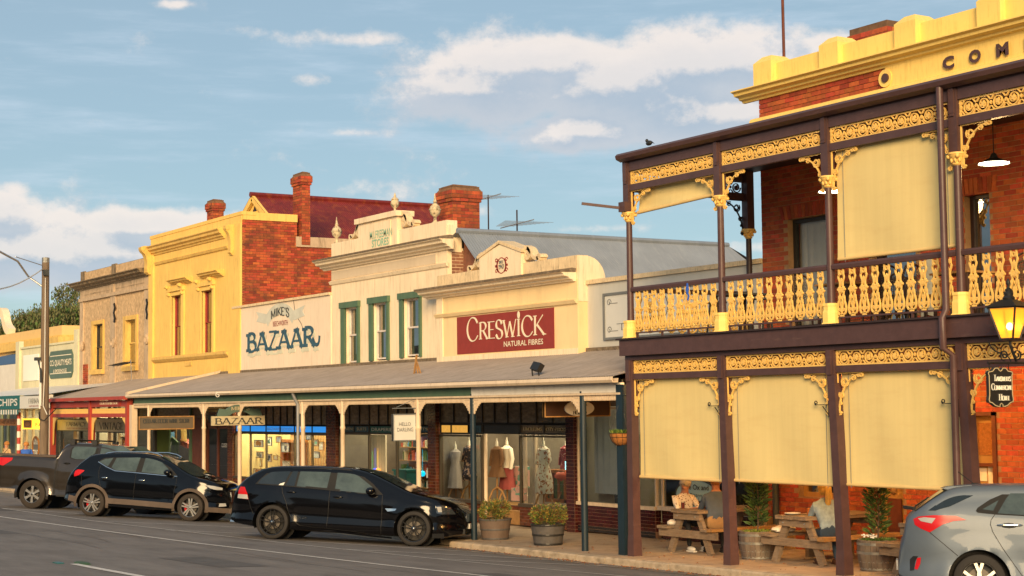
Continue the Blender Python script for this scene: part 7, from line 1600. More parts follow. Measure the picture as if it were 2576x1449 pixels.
        for k in range(N_):
            a = 2 * pi * k / N_ + style.get('ph', pi / 2); M_ = Matrix.Rotation(a, 4, 'Z')
            def sk(pts, z1): 
                q = MB().prism_z(pts, z1 - .03, z1); return q.xf(M_)
            for pr in style['spoke']: sp_.merge(sk([(x * rr, y * rr) for x, y in pr], zf))
        sp_.lathe([(rr * .17, zf - .03), (rr * .17, zf + .002), (rr * .1, zf + .012), (.002, zf + .014)], (0, 0, 0), 20, cap=False)
        P('spokes', sp_.xf(rot), style['m'], e, local=True)
        P('hub_cap', MB().lathe([(rr * .10, zf + .010), (rr * .08, zf + .02), (.001, zf + .022)], (0, 0, 0), 16, cap=False).xf(rot), style.get('hub', 'chrome'), e, local=True)
        if style.get('ring'): P('rim_edge', MB().lathe([(rr, wd / 2 - .014), (rr * .985, wd / 2 - .004), (rr * .955, wd / 2 - .01)], (0, 0, 0), 48, cap=False).xf(rot), style['ring'], e, local=True)
    def arch_liner(s):
        for ax in (0, s.sp['wb']):
            for sg in (-1, 1):
                R_ = s.sp['r'] + .05; q = MB(); n = 24; ya, yb = sg * .52, sg * (s.W - .035); vs = []
                for k in range(n + 1): a = -.35 + (pi + .7) * k / n; vs += [(ax + R_ * cos(a), ya, s.sp['r'] + R_ * sin(a)), (ax + R_ * cos(a), yb, s.sp['r'] + R_ * sin(a))]
                q.add(vs, [(2 * i, 2 * i + 1, 2 * i + 3, 2 * i + 2) for i in range(n)]); q.prism([(ax + R_ * cos(2 * pi * k / 20), s.sp['r'] + R_ * sin(2 * pi * k / 20)) for k in range(20)], ya - .01, ya + .01); P('wheel_arch_liner', q, 'seam', s.t, local=True)
    def arch_trim(s, m, w_=.05, name='arch_trim', a0=-.25, a1=pi + .25):
        for ax in (0, s.sp['wb']):
            R_ = s.sp['r'] + .055 + w_ / 2; s.line([(ax + R_ * cos(a0 + (a1 - a0) * i / 20), s.sp['r'] + R_ * sin(a0 + (a1 - a0) * i / 20)) for i in range(21)], w_, m, name, .008)
    def mirror(s, x, z, m, cap=None):
        for sg in (-1, 1):
            y = sg * (s.hw(x, z) + .11); q = MB().ellip((x, y, z + .01), (.10, .10, .075), 12, 8); q.bar((x, sg * (s.hw(x, z) - .03), z - .03), (x, y, z - .03), .07, .03); P('wing_mirror', q, m, s.t, smooth=True, local=True)
    def handle(s, x, z, m, L=.11):
        for sg in (-1, 1):
            q = MB().ellip((x, sg * (s.hw(x, z) + .018), z), (L, .016, .019), 12, 6); P('door_handle', q, m, s.t, smooth=True, local=True)
            P('handle_recess', MB().ellip((x - .01, sg * (s.hw(x, z) + .0), z - .008), (L * .6, .006, .036), 12, 6), 'seam', s.t, local=True)
    def place(s, origin, th, roll=0):
        ho = Vector((cos(th), sin(th), 0)); lf = Vector((-sin(th), cos(th), 0)); wb = s.sp['wb']; W_ = s.W - .12
        o = Vector(origin); f_ = o + ho * wb; zr = (gz((o - lf * W_).x, (o - lf * W_).y) + gz((o + lf * W_).x, (o + lf * W_).y)) / 2; zf_ = (gz((f_ - lf * W_).x, (f_ - lf * W_).y) + gz((f_ + lf * W_).x, (f_ + lf * W_).y)) / 2
        rl = atan2(gz((o + lf * W_).x, (o + lf * W_).y) - gz((o - lf * W_).x, (o - lf * W_).y), 2 * W_)
        s.t.rotation_euler = (rl, -atan2(zf_ - zr, wb), th); s.t.location = (o.x, o.y, zr + .004)
def ground_contact(s, px, py, th):        # near side rear tyre contact -> axle centre
    p = onG(px, py); lf = Vector((-sin(th), cos(th), 0)); q = p + lf * (s.W - .02); return (q.x, q.y, 0)
TH = radians(47)
# ---- black wagon
def cv(u0, vb0, slope, sx, sz): return lambda u, v: ((u - u0) / sx, (vb0 + (u - u0) * slope - v) / sz)
w_ = cv(465, 812, .0567, 502.6, 492)
spec = dict(W=.935, wb=2.915, r=.34, paint='paint_black', top=[(-.98, .50), (-.97, .66), (-.93, .80), (-.88, .98), (-.74, 1.10), (-.55, 1.25), (-.30, 1.395), (-.05, 1.45), (.5, 1.475), (1.3, 1.48), (1.62, 1.46), (1.95, 1.39), (2.4, 1.20), (2.80, 1.03), (3.0, .99), (3.4, .92), (3.68, .82), (3.80, .70), (3.85, .55)],
            bot=[(-.98, .34), (-.8, .26), (-.4, .22), (0, .19), (2.9, .16), (3.5, .17), (3.85, .24)], belt=[(-1, 1.07), (0, 1.075), (.2, 1.06), (1.2, 1.01), (1.9, .96), (2.5, .93), (3.9, .85)], rf=.85, kf=.5, rr=.6, kr=.34, flare=.016)
c1 = Car('station_wagon', 'glossy black station wagon with black spoked wheels, nose toward the kerb beside the shrub tubs', spec)
P2 = lambda L: [w_(u, v) for u, v in L]
c1.patch(P2([(262, 272), (300, 225), (380, 150), (470, 128), (640, 122), (1040, 128), (1200, 140), (1330, 190), (1480, 290), (1560, 365), (1600, 400), (1400, 388), (1050, 348), (560, 295)]), 'seam', 'window_surround', .003, 40)
for pl in ([(288, 266), (320, 215), (400, 160), (470, 145), (615, 140), (560, 285)], [(582, 288), (635, 145), (688, 140), (675, 298)], [(697, 300), (712, 138), (1028, 142), (1015, 334)], [(1100, 346), (1098, 152), (1190, 158), (1325, 215), (1478, 322), (1480, 388), (1410, 380)]): c1.patch(P2(pl), 'car_glass_light' if pl[0][0] > 690 else 'car_glass', 'window')
c1.top_patch(1.68, 2.80, 'car_glass_light', 'windscreen', 1.0); c1.top_patch(-.82, -.30, 'car_glass', 'rear_window', .95)
for L in ([(545, 292), (560, 360), (600, 440), (640, 560), (690, 630), (760, 680), (900, 702), (1050, 715)], [(1045, 130), (1052, 350), (1048, 560), (1040, 715)], [(1595, 405), (1602, 560), (1600, 790)], [(205, 415), (235, 500), (268, 560)]): c1.line(P2(L), .010, 'seam', 'panel_gap')
c1.line(P2([(1050, 715), (1300, 745), (1600, 790)]), .010, 'seam', 'panel_gap')
c1.patch(P2([(66, 405), (76, 330), (95, 292), (150, 296), (188, 360), (204, 418)]), 'lamp_red', 'tail_lamp'); c1.patch(P2([(67, 405), (73, 365), (188, 372), (202, 416)]), 'lamp_clear', 'reversing_lamp', .008)
c1.patch(P2([(2135, 515), (2200, 512), (2270, 530), (2320, 600), (2200, 598), (2150, 585)]), 'lamp_dark', 'headlight', .006); c1.patch(P2([(2150, 525), (2190, 525), (2200, 575), (2165, 575)]), 'lamp_clear', 'headlight_inner', .009)
c1.patch(P2([(1632, 530), (1750, 535), (1735, 555), (1660, 560)]), 'chrome', 'fender_vent', .006, 8, 2)
c1.patch(P2([(2120, 780), (2225, 780), (2225, 828), (2118, 822)]), 'alloy_dark', 'lower_bumper_vent', .006, 8, 2)
q = MB(); q.box(3.835, 3.87, -.36, .36, .50, .66); P('grille', q, 'lamp_dark', c1.t, local=True); P('number_plate', MB().box(3.86, 3.88, -.19, .19, .36, .46), 'sign_pale', c1.t, local=True); P('lower_grille', MB().box(3.8, 3.86, -.5, .5, .26, .36), 'seam', c1.t, local=True)
c1.mirror(*w_(1480, 365), 'paint_black'); c1.handle(*w_(650, 356), 'paint_black'); c1.handle(*w_(1140, 412), 'paint_black')
c1.line(P2([(730, 690), (1050, 735), (1480, 790), (1715, 815)]), .035, 'paint_black', 'side_skirt', .03); 
P('exhaust_tip', MB().tube([(-1.0, -.55, .30), (-.85, -.55, .30)], .04, 10), 'chrome', c1.t, local=True)
x, z = w_(770, 608); P('door_badge', sans_text('SS', -x - .12, -x + .10, z - .02, z + .02, 0).xf(Matrix.Scale(-1, 4, (1, 0, 0))).xf(Matrix.Translation((0, -(c1.hw(x, z) + .008), 0))), 'chrome', c1.t, local=True)
x, z = w_(545, 272); c1.patch([(x - .07, z - .03), (x + .03, z - .03), (x + .05, z + .03), (x - .04, z)], 'sign_pale', 'window_sticker', .008, 4, 1)
P('aerial', MB().tube([(.1, -.2, 1.47), (-.25, -.2, 1.70)], .004, 5), 'seam', c1.t, local=True)
st = dict(n=5, spoke=[[(.12, -.09), (1.0, -.20), (1.0, -.14), (.15, -.02)], [(.15, .02), (1.0, .14), (1.0, .20), (.12, .09)]], m='alloy_black', barrel='seam', hub='chrome', ring='alloy_black', caliper='brake')
c1.arch_liner(); [c1.wheel(ax, sg, st, rim_r=.262) for ax in (0, 2.915) for sg in (-1, 1)]
c1.place(ground_contact(c1, 681, 1357, TH), TH)
# ---- black suv
w2_ = cv(970, 822, .0559, 401.5, 424); P3 = lambda L: [w2_(u, v) for u, v in L]
spec = dict(W=.905, wb=2.585, r=.335, paint='paint_black_suv', top=[(-.86, .48), (-.86, .66), (-.80, .84), (-.70, 1.04), (-.55, 1.16), (-.35, 1.36), (-.20, 1.50), (.0, 1.55), (.5, 1.60), (1.2, 1.61), (1.55, 1.57), (1.9, 1.44), (2.3, 1.22), (2.62, 1.08), (3.0, 1.01), (3.25, .93), (3.40, .82), (3.46, .62)],
            bot=[(-.86, .36), (-.6, .30), (0, .25), (2.6, .22), (3.2, .25), (3.46, .34)], belt=[(-.9, 1.22), (0, 1.2), (.3, 1.14), (1.1, 1.09), (2.2, 1.03), (3.5, .9)], rf=.8, kf=.42, rr=.55, kr=.32, scoop=.03, flare=.02)
c2 = Car('suv', 'black compact SUV with dusty cladding and silver split spoke wheels, parked behind the wagon', spec)
c2.patch(P3([(990, 250), (1050, 212), (1150, 196), (1500, 192), (1640, 210), (1760, 320), (1850, 410), (1700, 402), (1430, 376), (1190, 350), (1080, 300)]), 'seam', 'window_surround', .003, 40)
for pl in ([(1005, 250), (1060, 222), (1140, 212), (1105, 298), (1080, 290)], [(1145, 312), (1175, 212), (1425, 210), (1408, 360), (1190, 340)], [(1470, 366), (1478, 212), (1620, 228), (1740, 335), (1760, 395), (1690, 392)]): c2.patch(P3(pl), 'car_glass_light', 'window')
c2.line(P3([(995, 250), (1085, 302), (1190, 348), (1430, 373), (1700, 402), (1850, 415)]), .016, 'chrome', 'chrome_strip', .009)
c2.line(P3([(1040, 172), (1140, 160), (1500, 164), (1600, 185), (1650, 215)]), .001, 'chrome', 'x', .009) if False else None
for sg in (-1, 1): P('roof_rail', MB().tube([(x, sg * .60, z) for x, z in [w2_(1000, 182), w2_(1060, 158), w2_(1140, 150), w2_(1500, 156), w2_(1590, 176), w2_(1645, 205)]], .018, 8), 'chrome', c2.t, smooth=True, local=True)
c2.top_patch(1.62, 2.66, 'car_glass_light', 'windscreen', 1.0); c2.top_patch(-.52, -.18, 'car_glass', 'rear_window', .95)
P('roof_spoiler', MB().prism([w2_(915, 195), w2_(930, 180), w2_(1060, 172), w2_(1060, 205)], -.55, .55), 'paint_black_suv', c2.t, local=True)
for L in ([(1030, 290), (1022, 340), (1030, 420), (1060, 520)], [(1440, 205), (1420, 375), (1415, 480), (1405, 700)], [(1845, 415), (1850, 480), (1835, 560), (1825, 700)], [(845, 400), (850, 470), (850, 500)]): c2.line(P3(L), .009, 'seam', 'panel_gap')
c2.patch(P3([(757, 385), (768, 342), (800, 328), (870, 338), (862, 352), (815, 388), (765, 402)]), 'lamp_red', 'tail_lamp')
c2.patch(P3([(2148, 507), (2230, 520), (2300, 540), (2300, 562), (2240, 558), (2190, 540)]), 'lamp_clear', 'headlight', .006, 20, 3)
c2.patch(P3([(2280, 700), (2330, 700), (2340, 730), (2280, 735)]), 'lamp_clear', 'fog_lamp', .006, 6, 2)
c2.line(P3([(1140, 660), (1400, 680), (1830, 720)]), .13, 'cladding', 'side_cladding', .010); c2.line(P3([(700, 620), (800, 640)]), .14, 'cladding', 'rear_cladding', .010); c2.line(P3([(2180, 760), (2420, 785)]), .12, 'cladding', 'front_cladding', .012)
c2.line(P3([(1170, 575), (1400, 600), (1780, 660)]), .035, 'paint_black_suv', 'door_moulding', .018)
c2.arch_trim('cladding', .075); c2.mirror(*w2_(1760, 378), 'paint_black_suv'); c2.handle(*w2_(1095, 420), 'chrome', .09); c2.handle(*w2_(1490, 452), 'chrome', .09)
P('grille', MB().box(3.44, 3.475, -.42, .42, .50, .74), 'lamp_dark', c2.t, local=True)
st2 = dict(n=5, spoke=[[(.10, -.12), (.95, -.24), (1.0, -.10), (.5, -.03), (.15, -.02)], [(.15, .02), (.5, .03), (1.0, .10), (.95, .24), (.10, .12)]], m='alloy', barrel='alloy_dark', hub='alloy', ring='alloy', caliper='lamp_red')
c2.arch_liner(); [c2.wheel(ax, sg, st2, 'tyre_brown', .235) for ax in (0, 2.585) for sg in (-1, 1)]
c2.place(ground_contact(c2, 227.4, 1299.5, TH), TH)
# ---- bronze ute
w3_ = cv(322, 737, .05, 352, 362); P4 = lambda L: [w3_(u, v) for u, v in L]
spec = dict(W=.925, wb=3.22, r=.385, paint='paint_bronze', top=[(-1.22, .62), (-1.22, 1.2), (-1.19, 1.36), (-.9, 1.42), (.3, 1.40), (.60, 1.38), (.64, 1.44), (.74, 1.70), (.82, 1.79), (1.1, 1.83), (1.9, 1.82), (2.3, 1.72), (2.9, 1.38), (3.1, 1.24), (3.6, 1.16), (3.95, 1.04), (4.08, .80), (4.1, .62)],
            bot=[(-1.22, .52), (-.6, .50), (0, .46), (.6, .36), (3.2, .34), (4.1, .42)], belt=[(-1.3, 1.36), (.4, 1.34), (.8, 1.27), (2.6, 1.22), (4.1, 1.08)], rf=.8, kf=.4, rr=.3, kr=.15, scoop=.02, flare=.03, tumble=.38)
c3 = Car('ute', 'dark bronze dual cab ute with roof racks behind the black SUV', spec)
c3.patch(P4([(668, 245), (660, 160), (690, 112), (940, 116), (950, 270), (720, 262)]), 'seam', 'window_surround', .003); c3.patch(P4([(682, 240), (676, 165), (700, 124), (918, 128), (915, 200), (850, 262), (730, 258)]), 'car_glass_light', 'window'); c3.patch(P4([(965, 265), (968, 125), (1180, 130), (1260, 180), (1330, 270)]), 'car_glass_light', 'window')
c3.top_patch(2.2, 3.0, 'car_glass_light', 'windscreen', 1.0)
for L in ([(553, 250), (545, 400), (545, 600)], [(570, 300), (572, 500), (600, 570), (740, 585)], [(955, 120), (950, 590)]): c3.line(P4(L), .012 if L[0][0] > 560 else .05, 'seam', 'panel_gap')
c3.patch(P4([(-70, 300), (-60, 232), (95, 238), (88, 262), (5, 315)]), 'lamp_red', 'tail_lamp'); c3.handle(*w3_(655, 297), 'seam', .10)
P('tonneau_cover', MB().box(-1.15, .58, -.80, .80, 1.40, 1.46), 'cladding', c3.t, local=True)
for u, w1_ in ((.98, .12), (1.62, .12)):
    q = MB().tube([(u, -.66, 1.90), (u, .66, 1.90)], .022, 8); q.box(u - .07, u + .07, -.70, -.58, 1.76, 1.90); q.box(u - .07, u + .07, .58, .70, 1.76, 1.90); P('roof_rack', q, 'black_plastic', c3.t, local=True)
P('mud_flap', MB().box(-.46, -.43, -.93, -.62, .28, .62), 'black_plastic', c3.t, local=True); P('side_step', MB().box(.75, 2.6, -.99, -.85, .36, .41), 'black_plastic', c3.t, local=True); P('rear_bumper', MB().box(-1.34, -1.18, -.8, .8, .50, .66), 'black_plastic', c3.t, local=True)
st3 = dict(n=6, spoke=[[(.14, -.13), (.55, -.11), (1.0, -.17), (1.0, .17), (.55, .11), (.14, .13)]], m='alloy', barrel='alloy_dark', hub='alloy_dark', ring='alloy')
c3.arch_liner(); c3.arch_trim('paint_bronze', .06); [c3.wheel(ax, sg, st3, 'tyre_brown', .235) for ax in (0, 3.22) for sg in (-1, 1)]
c3.place(ground_contact(c3, 77.3, 1279.6, TH), TH)
# ---- silver hatchback
w4_ = cv(1075, 1797, .0, 1110, 1124); P5 = lambda L: [w4_(u, v) for u, v in L]
spec = dict(W=.89, wb=2.65, r=.317, paint='paint_silver', top=[(-.96, .48), (-.965, .60), (-.95, .72), (-.88, .80), (-.86, 1.0), (-.82, 1.08), (-.72, 1.16), (-.50, 1.32), (-.32, 1.43), (-.10, 1.465), (.5, 1.475), (1.2, 1.46), (1.6, 1.38), (2.1, 1.14), (2.4, 1.0), (2.9, .93), (3.2, .84), (3.38, .70), (3.44, .52)],
            bot=[(-.96, .34), (-.8, .26), (0, .22), (2.6, .18), (3.2, .19), (3.44, .26)], belt=[(-1, 1.19), (.0, 1.15), (.3, 1.12), (1.5, 1.02), (3.5, .82)], rf=.8, kf=.45, rr=.62, kr=.36, scoop=.03, flare=.03, tumble=.45)
c4 = Car('hatchback', 'dusty silver blue hatchback with red tail lamps, cropped at the right before the hotel', spec)
c4.patch(P5([(1062, 495), (1085, 455), (1250, 345), (1465, 252), (1560, 222), (1750, 200), (2100, 205), (2700, 330), (3100, 560), (3150, 640), (2200, 600), (1330, 545), (1085, 520)]), 'seam', 'window_surround', .004, 44)
for pl in ([(1150, 474), (1370, 350), (1290, 495)], [(1345, 530), (1470, 330), (1540, 248), (1660, 225), (2080, 225), (2120, 585)], [(2180, 590), (2150, 228), (2600, 320), (2950, 530), (2960, 620)]): c4.patch(P5(pl), 'car_glass_light', 'window', .007)
c4.top_patch(-.74, -.34, 'rear_glass', 'rear_window', 1.02, ka=1.0); c4.top_patch(1.35, 2.35, 'car_glass_light', 'windscreen', 1.0)
c4.patch(P5([(430, 490), (540, 410), (700, 275), (1040, 285), (900, 350), (720, 435), (520, 490)]), 'car_glass', 'rear_quarter_glass', .006, 16, 3)
sp = [w4_(u, v) for u, v in ((640, 192), (700, 165), (1030, 145), (1080, 225), (1050, 268), (760, 215))]; P('roof_spoiler', MB().prism(sp, -.60, .60), 'paint_silver', c4.t, local=True)
c4.patch(P5([(228, 612), (300, 575), (500, 555), (800, 565), (930, 620), (760, 635), (620, 680), (440, 792), (320, 740), (245, 690)]), 'lamp_red', 'tail_lamp', .008, 30, 4); c4.patch(P5([(288, 600), (370, 585), (525, 595), (470, 668), (330, 640)]), 'lamp_clear', 'reversing_lamp', .013, 12, 3)
for L in ([(440, 792), (620, 950), (800, 1110)], [(1310, 545), (1255, 620), (1245, 680), (1270, 780), (1400, 1020), (1666, 1430)], [(2140, 230), (2150, 600), (2130, 1500)]): c4.line(P5(L), .008, 'seam', 'panel_gap', .003)
c4.patch(P5([(222, 1300), (262, 1150), (312, 1140), (300, 1230), (262, 1308)]), 'lamp_red', 'rear_reflector', .010, 8, 2); c4.patch(P5([(160, 1330), (165, 1170), (210, 1125), (275, 1125), (235, 1200), (215, 1320)]), 'alloy_dark', 'reflector_recess', .005, 10, 3)
c4.handle(*w4_(1495, 690), 'chrome', .16); c4.mirror(*w4_(2800, 640), 'paint_silver')
P('rear_wiper', MB().bar((-.74, -.25, 1.175), (-.86, .05, 1.19), .05, .04).bar((-.73, -.1, 1.2), (-.55, .3, 1.31), .015), 'black_plastic', c4.t, local=True)
P('number_plate', MB().box(-.985, -.965, -.24, .24, .40, .52), 'sign_pale', c4.t, local=True); P('aerial', MB().tube([(.02, 0, 1.48), (-.18, 0, 1.64)], .006, 6).ellip((.03, 0, 1.485), (.05, .02, .012)), 'black_plastic', c4.t, local=True)
st4 = dict(n=5, spoke=[[(.12, -.13), (.45, -.10), (.97, -.30), (1.0, -.12), (.62, .0), (1.0, .12), (.97, .30), (.45, .10), (.12, .13)]], m='alloy', barrel='alloy_dark', hub='alloy_dark', ring='alloy', ph=pi / 2)
c4.arch_liner(); [c4.wheel(ax, sg, st4, 'rubber', .222) for ax in (0, 2.65) for sg in (-1, 1)]
TH4 = radians(45)
D4 = 19.9; pc = CC + unproj(2466.5, 1513) * D4; lf = Vector((-sin(TH4), cos(TH4), 0)); pc = pc + lf * (c4.W - .02)
c4.place((pc.x, pc.y, 0), TH4)
HZ = (CC + unproj(2466.5, 1513) * D4).z - gz(pc.x, pc.y)

# ================================================================== people
mat('skin', (.50, .23, .14), .55, var=.08, local=True); mat('hair_grey', (.48, .42, .33), .8, var=.3, vs=30, local=True); mat('hair_blonde', (.62, .38, .09), .7, var=.35, vs=25, stretch=(1, 1, .3), local=True); mat('hair_ginger', (.45, .20, .06), .8, var=.3, vs=30, local=True)
mat('shirt_slate', (.085, .11, .15), .85, var=.15, vs=8, local=True); mat('shorts_tan', (.42, .24, .10), .85, var=.15, vs=6, local=True); mat('denim_light', (.24, .32, .38), .85, var=.3, vs=9, local=True); mat('denim_dark', (.035, .06, .10), .85, var=.3, local=True)
mat('trousers_black', (.012, .012, .014), .8, local=True); mat('shoe_white', (.62, .58, .52), .6, local=True); mat('shirt_blue', (.03, .12, .55), .8, var=.1, local=True); mat('top_tan', (.50, .34, .18), .8, var=.1, local=True); mat('boot_brown', (.10, .04, .02), .6, local=True)
m = mat('blouse_spots', (.70, .60, .48), .85, var=.05, local=True); t_ = m.node_tree; vo = t_.nodes.new('ShaderNodeTexVoronoi'); vo.inputs['Scale'].default_value = 26; tcx = t_.nodes.new('ShaderNodeTexCoord'); t_.links.new(tcx.outputs['Object'], vo.inputs['Vector'])
rr = t_.nodes.new('ShaderNodeMapRange'); rr.inputs[1].default_value = .26; rr.inputs[2].default_value = .34; rr.inputs[3].default_value = 1; rr.inputs[4].default_value = 0; t_.links.new(vo.outputs['Distance'], rr.inputs[0])
mx = t_.nodes.new('ShaderNodeMix'); mx.data_type = 'RGBA'; t_.links.new(rr.outputs[0], mx.inputs[0]); old = t_.nodes['Principled BSDF'].inputs['Base Color'].links[0].from_socket; t_.links.new(old, mx.inputs[6]); mx.inputs[7].default_value = (.18, .09, .05, 1); t_.links.new(mx.outputs[2], t_.nodes['Principled BSDF'].inputs['Base Color'])
def person(name_label, J, wear, loc, rz, hair=None, scale=1.0, shoes='shoe_white', look=0):
    """J: joint positions (x forward, y left, z up); wear: material per body region"""
    t = T('person', name_label, 'person', loc, rz)
    names = list(J); idx = {n: i for i, n in enumerate(names)}
    E = [('pelvis', 'waist'), ('waist', 'chest'), ('chest', 'neck'), ('neck', 'head'), ('head', 'crown'), ('chest', 'shL'), ('chest', 'shR'), ('shL', 'elL'), ('elL', 'wrL'), ('shR', 'elR'), ('elR', 'wrR'), ('pelvis', 'hipL'), ('pelvis', 'hipR'), ('hipL', 'knL'), ('knL', 'anL'), ('hipR', 'knR'), ('knR', 'anR')]
    RAD = dict(pelvis=(.16, .13), waist=(.15, .115), chest=(.165, .12), neck=(.058, .058), head=(.083, .088), crown=(.078, .082), shL=(.075, .075), shR=(.075, .075), elL=(.048, .048), elR=(.048, .048), wrL=(.030, .030), wrR=(.030, .030), hipL=(.10, .10), hipR=(.10, .10), knL=(.065, .065), knR=(.065, .065), anL=(.042, .042), anR=(.042, .042))
    me = bpy.data.meshes.new('body'); me.from_pydata([tuple(Vector(J[n]) * scale) for n in names], [(idx[a], idx[b]) for a, b in E], [])
    o = bpy.data.objects.new('body', me); COL.objects.link(o); o.modifiers.new('skin', 'SKIN'); sm = o.modifiers.new('s', 'SUBSURF'); sm.levels = 2
    for i, n in enumerate(names): me.skin_vertices[0].data[i].radius = tuple(r * scale * wear.get('fat', 1) if n in ('pelvis', 'waist', 'chest') else r * scale for r in RAD[n])
    me.skin_vertices[0].data[idx['pelvis']].use_root = True
    dg = bpy.context.evaluated_depsgraph_get(); dg.update(); nm = bpy.data.meshes.new_from_object(o.evaluated_get(dg)); bpy.data.objects.remove(o)
    seg = {('pelvis', 'waist'): 'legs', ('waist', 'chest'): 'top', ('chest', 'neck'): 'top', ('neck', 'head'): 'skin', ('head', 'crown'): 'skin', ('chest', 'shL'): 'top', ('chest', 'shR'): 'top', ('shL', 'elL'): 'sleeve', ('shR', 'elR'): 'sleeve', ('elL', 'wrL'): 'fore', ('elR', 'wrR'): 'fore', ('pelvis', 'hipL'): 'legs', ('pelvis', 'hipR'): 'legs', ('hipL', 'knL'): 'legs', ('hipR', 'knR'): 'legs', ('knL', 'anL'): 'shin', ('knR', 'anR'): 'shin'}
    ml = sorted(set(wear[k] for k in ('top', 'sleeve', 'fore', 'legs', 'shin')) | {'skin'}); nm.materials.clear(); [nm.materials.append(M[x]) for x in ml]
    for p in nm.polygons:
        c = p.center; best = None
        for (a, b), r in seg.items():
            A_, B_ = Vector(J[a]) * scale, Vector(J[b]) * scale; tt = clampf((c - A_).dot(B_ - A_) / (B_ - A_).length_squared, 0, 1); d = (c - A_ - (B_ - A_) * tt).length - RAD[a][0] * .8 * (1 - tt) - RAD[b][0] * .8 * tt
            if best is None or d < best[0]: best = (d, r)
        r = best[1]
        if c.z > Vector(J['waist']).z * scale - .06 and r == 'legs': r = 'top'
        p.material_index = ml.index('skin' if r == 'skin' else wear[r])
    nm.shade_smooth(); nm.name = 'body'; b = bpy.data.objects.new('body', nm); COL.objects.link(b); b.parent = t; ORG[b] = Vector((0, 0, 0)); ORG[t] = Vector((0, 0, 0))
    h = Vector(J['head']) * scale; cr = Vector(J['crown']) * scale; hc = (h + cr) / 2
    R_ = Matrix.Translation(hc) @ Matrix.Rotation(look, 4, 'Z')
    f = MB().ellip((.1, 0, -.015), (.018, .012, .022), 8, 6).ellip((0, .083, -.01), (.014, .01, .026), 6, 5).ellip((0, -.083, -.01), (.014, .01, .026), 6, 5).ellip((.02, 0, -.05), (.062, .05, .055), 10, 8); P('face', f.xf(R_), 'skin', t, local=True, smooth=True)
    e_ = MB()
    for s_ in (-1, 1): e_.ellip((.092, s_ * .03, .012), (.008, .012, .006), 6, 4)
    e_.ellip((.09, 0, -.058), (.006, .022, .005), 6, 4); P('eyes_and_mouth', e_.xf(R_), 'boot_brown', t, local=True)
    if hair:
        q = MB().ellip((-.022, 0, .04), (.112, .108, .104), 16, 10)
        if hair[1] == 'pony': q.tube([(-.09, 0, .05), (-.15, 0, .03), (-.17, .01, -.10), (-.15, .02, -.24), (-.14, .02, -.34)], [.035, .05, .055, .045, .012], 10); q.ellip((-.035, 0, -.01), (.105, .105, .105), 14, 8)
        P('hair', q.xf(R_), hair[0], t, local=True, smooth=True)
    for s_ in 'LR':
        w0, e0 = Vector(J['wr' + s_]) * scale, Vector(J['el' + s_]) * scale; d = (w0 - e0).normalized(); up = Vector((0, 0, 1)); sd_ = d.cross(up).normalized(); q = MB(); pc_ = w0 + d * .045
        q.add(*(lambda m_: (m_.v, m_.f))(MB().ellip((0, 0, 0), (.048, .038, .018), 10, 6).xf(Matrix.Translation(pc_) @ Matrix((d, sd_, d.cross(sd_) * -1)).transposed().to_4x4())))
        for k, (o_, L) in enumerate(((-.028, .062), (-.010, .072), (.009, .068), (.027, .052))): q.tube([pc_ + d * .03 + sd_ * o_, pc_ + d * (.03 + L * .5) + sd_ * o_ * 1.1 + Vector((0, 0, .004)), pc_ + d * (.03 + L) + sd_ * o_ * 1.1 - Vector((0, 0, .014))], [.0095, .009, .007], 6)
        q.tube([pc_ - sd_ * .03, pc_ - sd_ * .055 + d * .02, pc_ - sd_ * .058 + d * .05], [.011, .010, .007], 6); P('hand', q, 'skin', t, local=True, smooth=True)
        a0 = Vector(J['an' + s_]) * scale; fd = Vector(J.get('toe' + s_, (a0.x + .1, a0.y, 0)) if False else (a0.x + .12, a0.y, a0.z)); q = MB().ellip((a0.x + .07, a0.y, a0.z - .035), (.135, .05, .045), 12, 8).box(a0.x - .05, a0.x + .19, a0.y - .042, a0.y + .042, a0.z - .085, a0.z - .062); P('shoe', q, shoes, t, local=True, smooth=40)
    return t
def sit(seat=.45, lean=.25, arms=((.42, .18, .80), (.42, -.18, .80)), knees=.50, feet=(.42, .30), twist=0, sh=.19):
    z = seat + .10; c = (lean * .55, 0, z + .38)
    return dict(pelvis=(0, 0, z), waist=(lean * .2, 0, z + .17), chest=c, neck=(lean * .85, 0, z + .55), head=(lean * .98, 0, z + .66), crown=(lean * 1.02, 0, z + .76), shL=(lean * .65, sh, z + .45), shR=(lean * .65, -sh, z + .45),
                elL=((lean * .65 + arms[0][0]) / 2 + .0, sh + .06, z + .22), elR=((lean * .65 + arms[1][0]) / 2, -sh - .06, z + .22), wrL=arms[0], wrR=arms[1], hipL=(.06, .10, z), hipR=(.06, -.10, z), knL=(knees, .14, z + .0), knR=(knees, -.14, z + .0), anL=(feet[0], .13, .09), anR=(feet[1], -.13, .09))
def stand(): return dict(pelvis=(0, 0, .93), waist=(0, 0, 1.08), chest=(0, 0, 1.30), neck=(0, 0, 1.47), head=(.02, 0, 1.58), crown=(.02, 0, 1.68), shL=(0, .19, 1.40), shR=(0, -.19, 1.40), elL=(-.02, .26, 1.12), elR=(-.02, -.26, 1.12), wrL=(.08, .25, .88), wrR=(.1, -.22, .9), hipL=(0, .10, .90), hipR=(0, -.10, .90), knL=(.03, .11, .50), knR=(.0, -.11, .50), anL=(.02, .12, .09), anR=(-.05, -.12, .09))
def onF(px, py): return onG(px, py, lambda x, y: fz(x) + .004 * max(0, y))
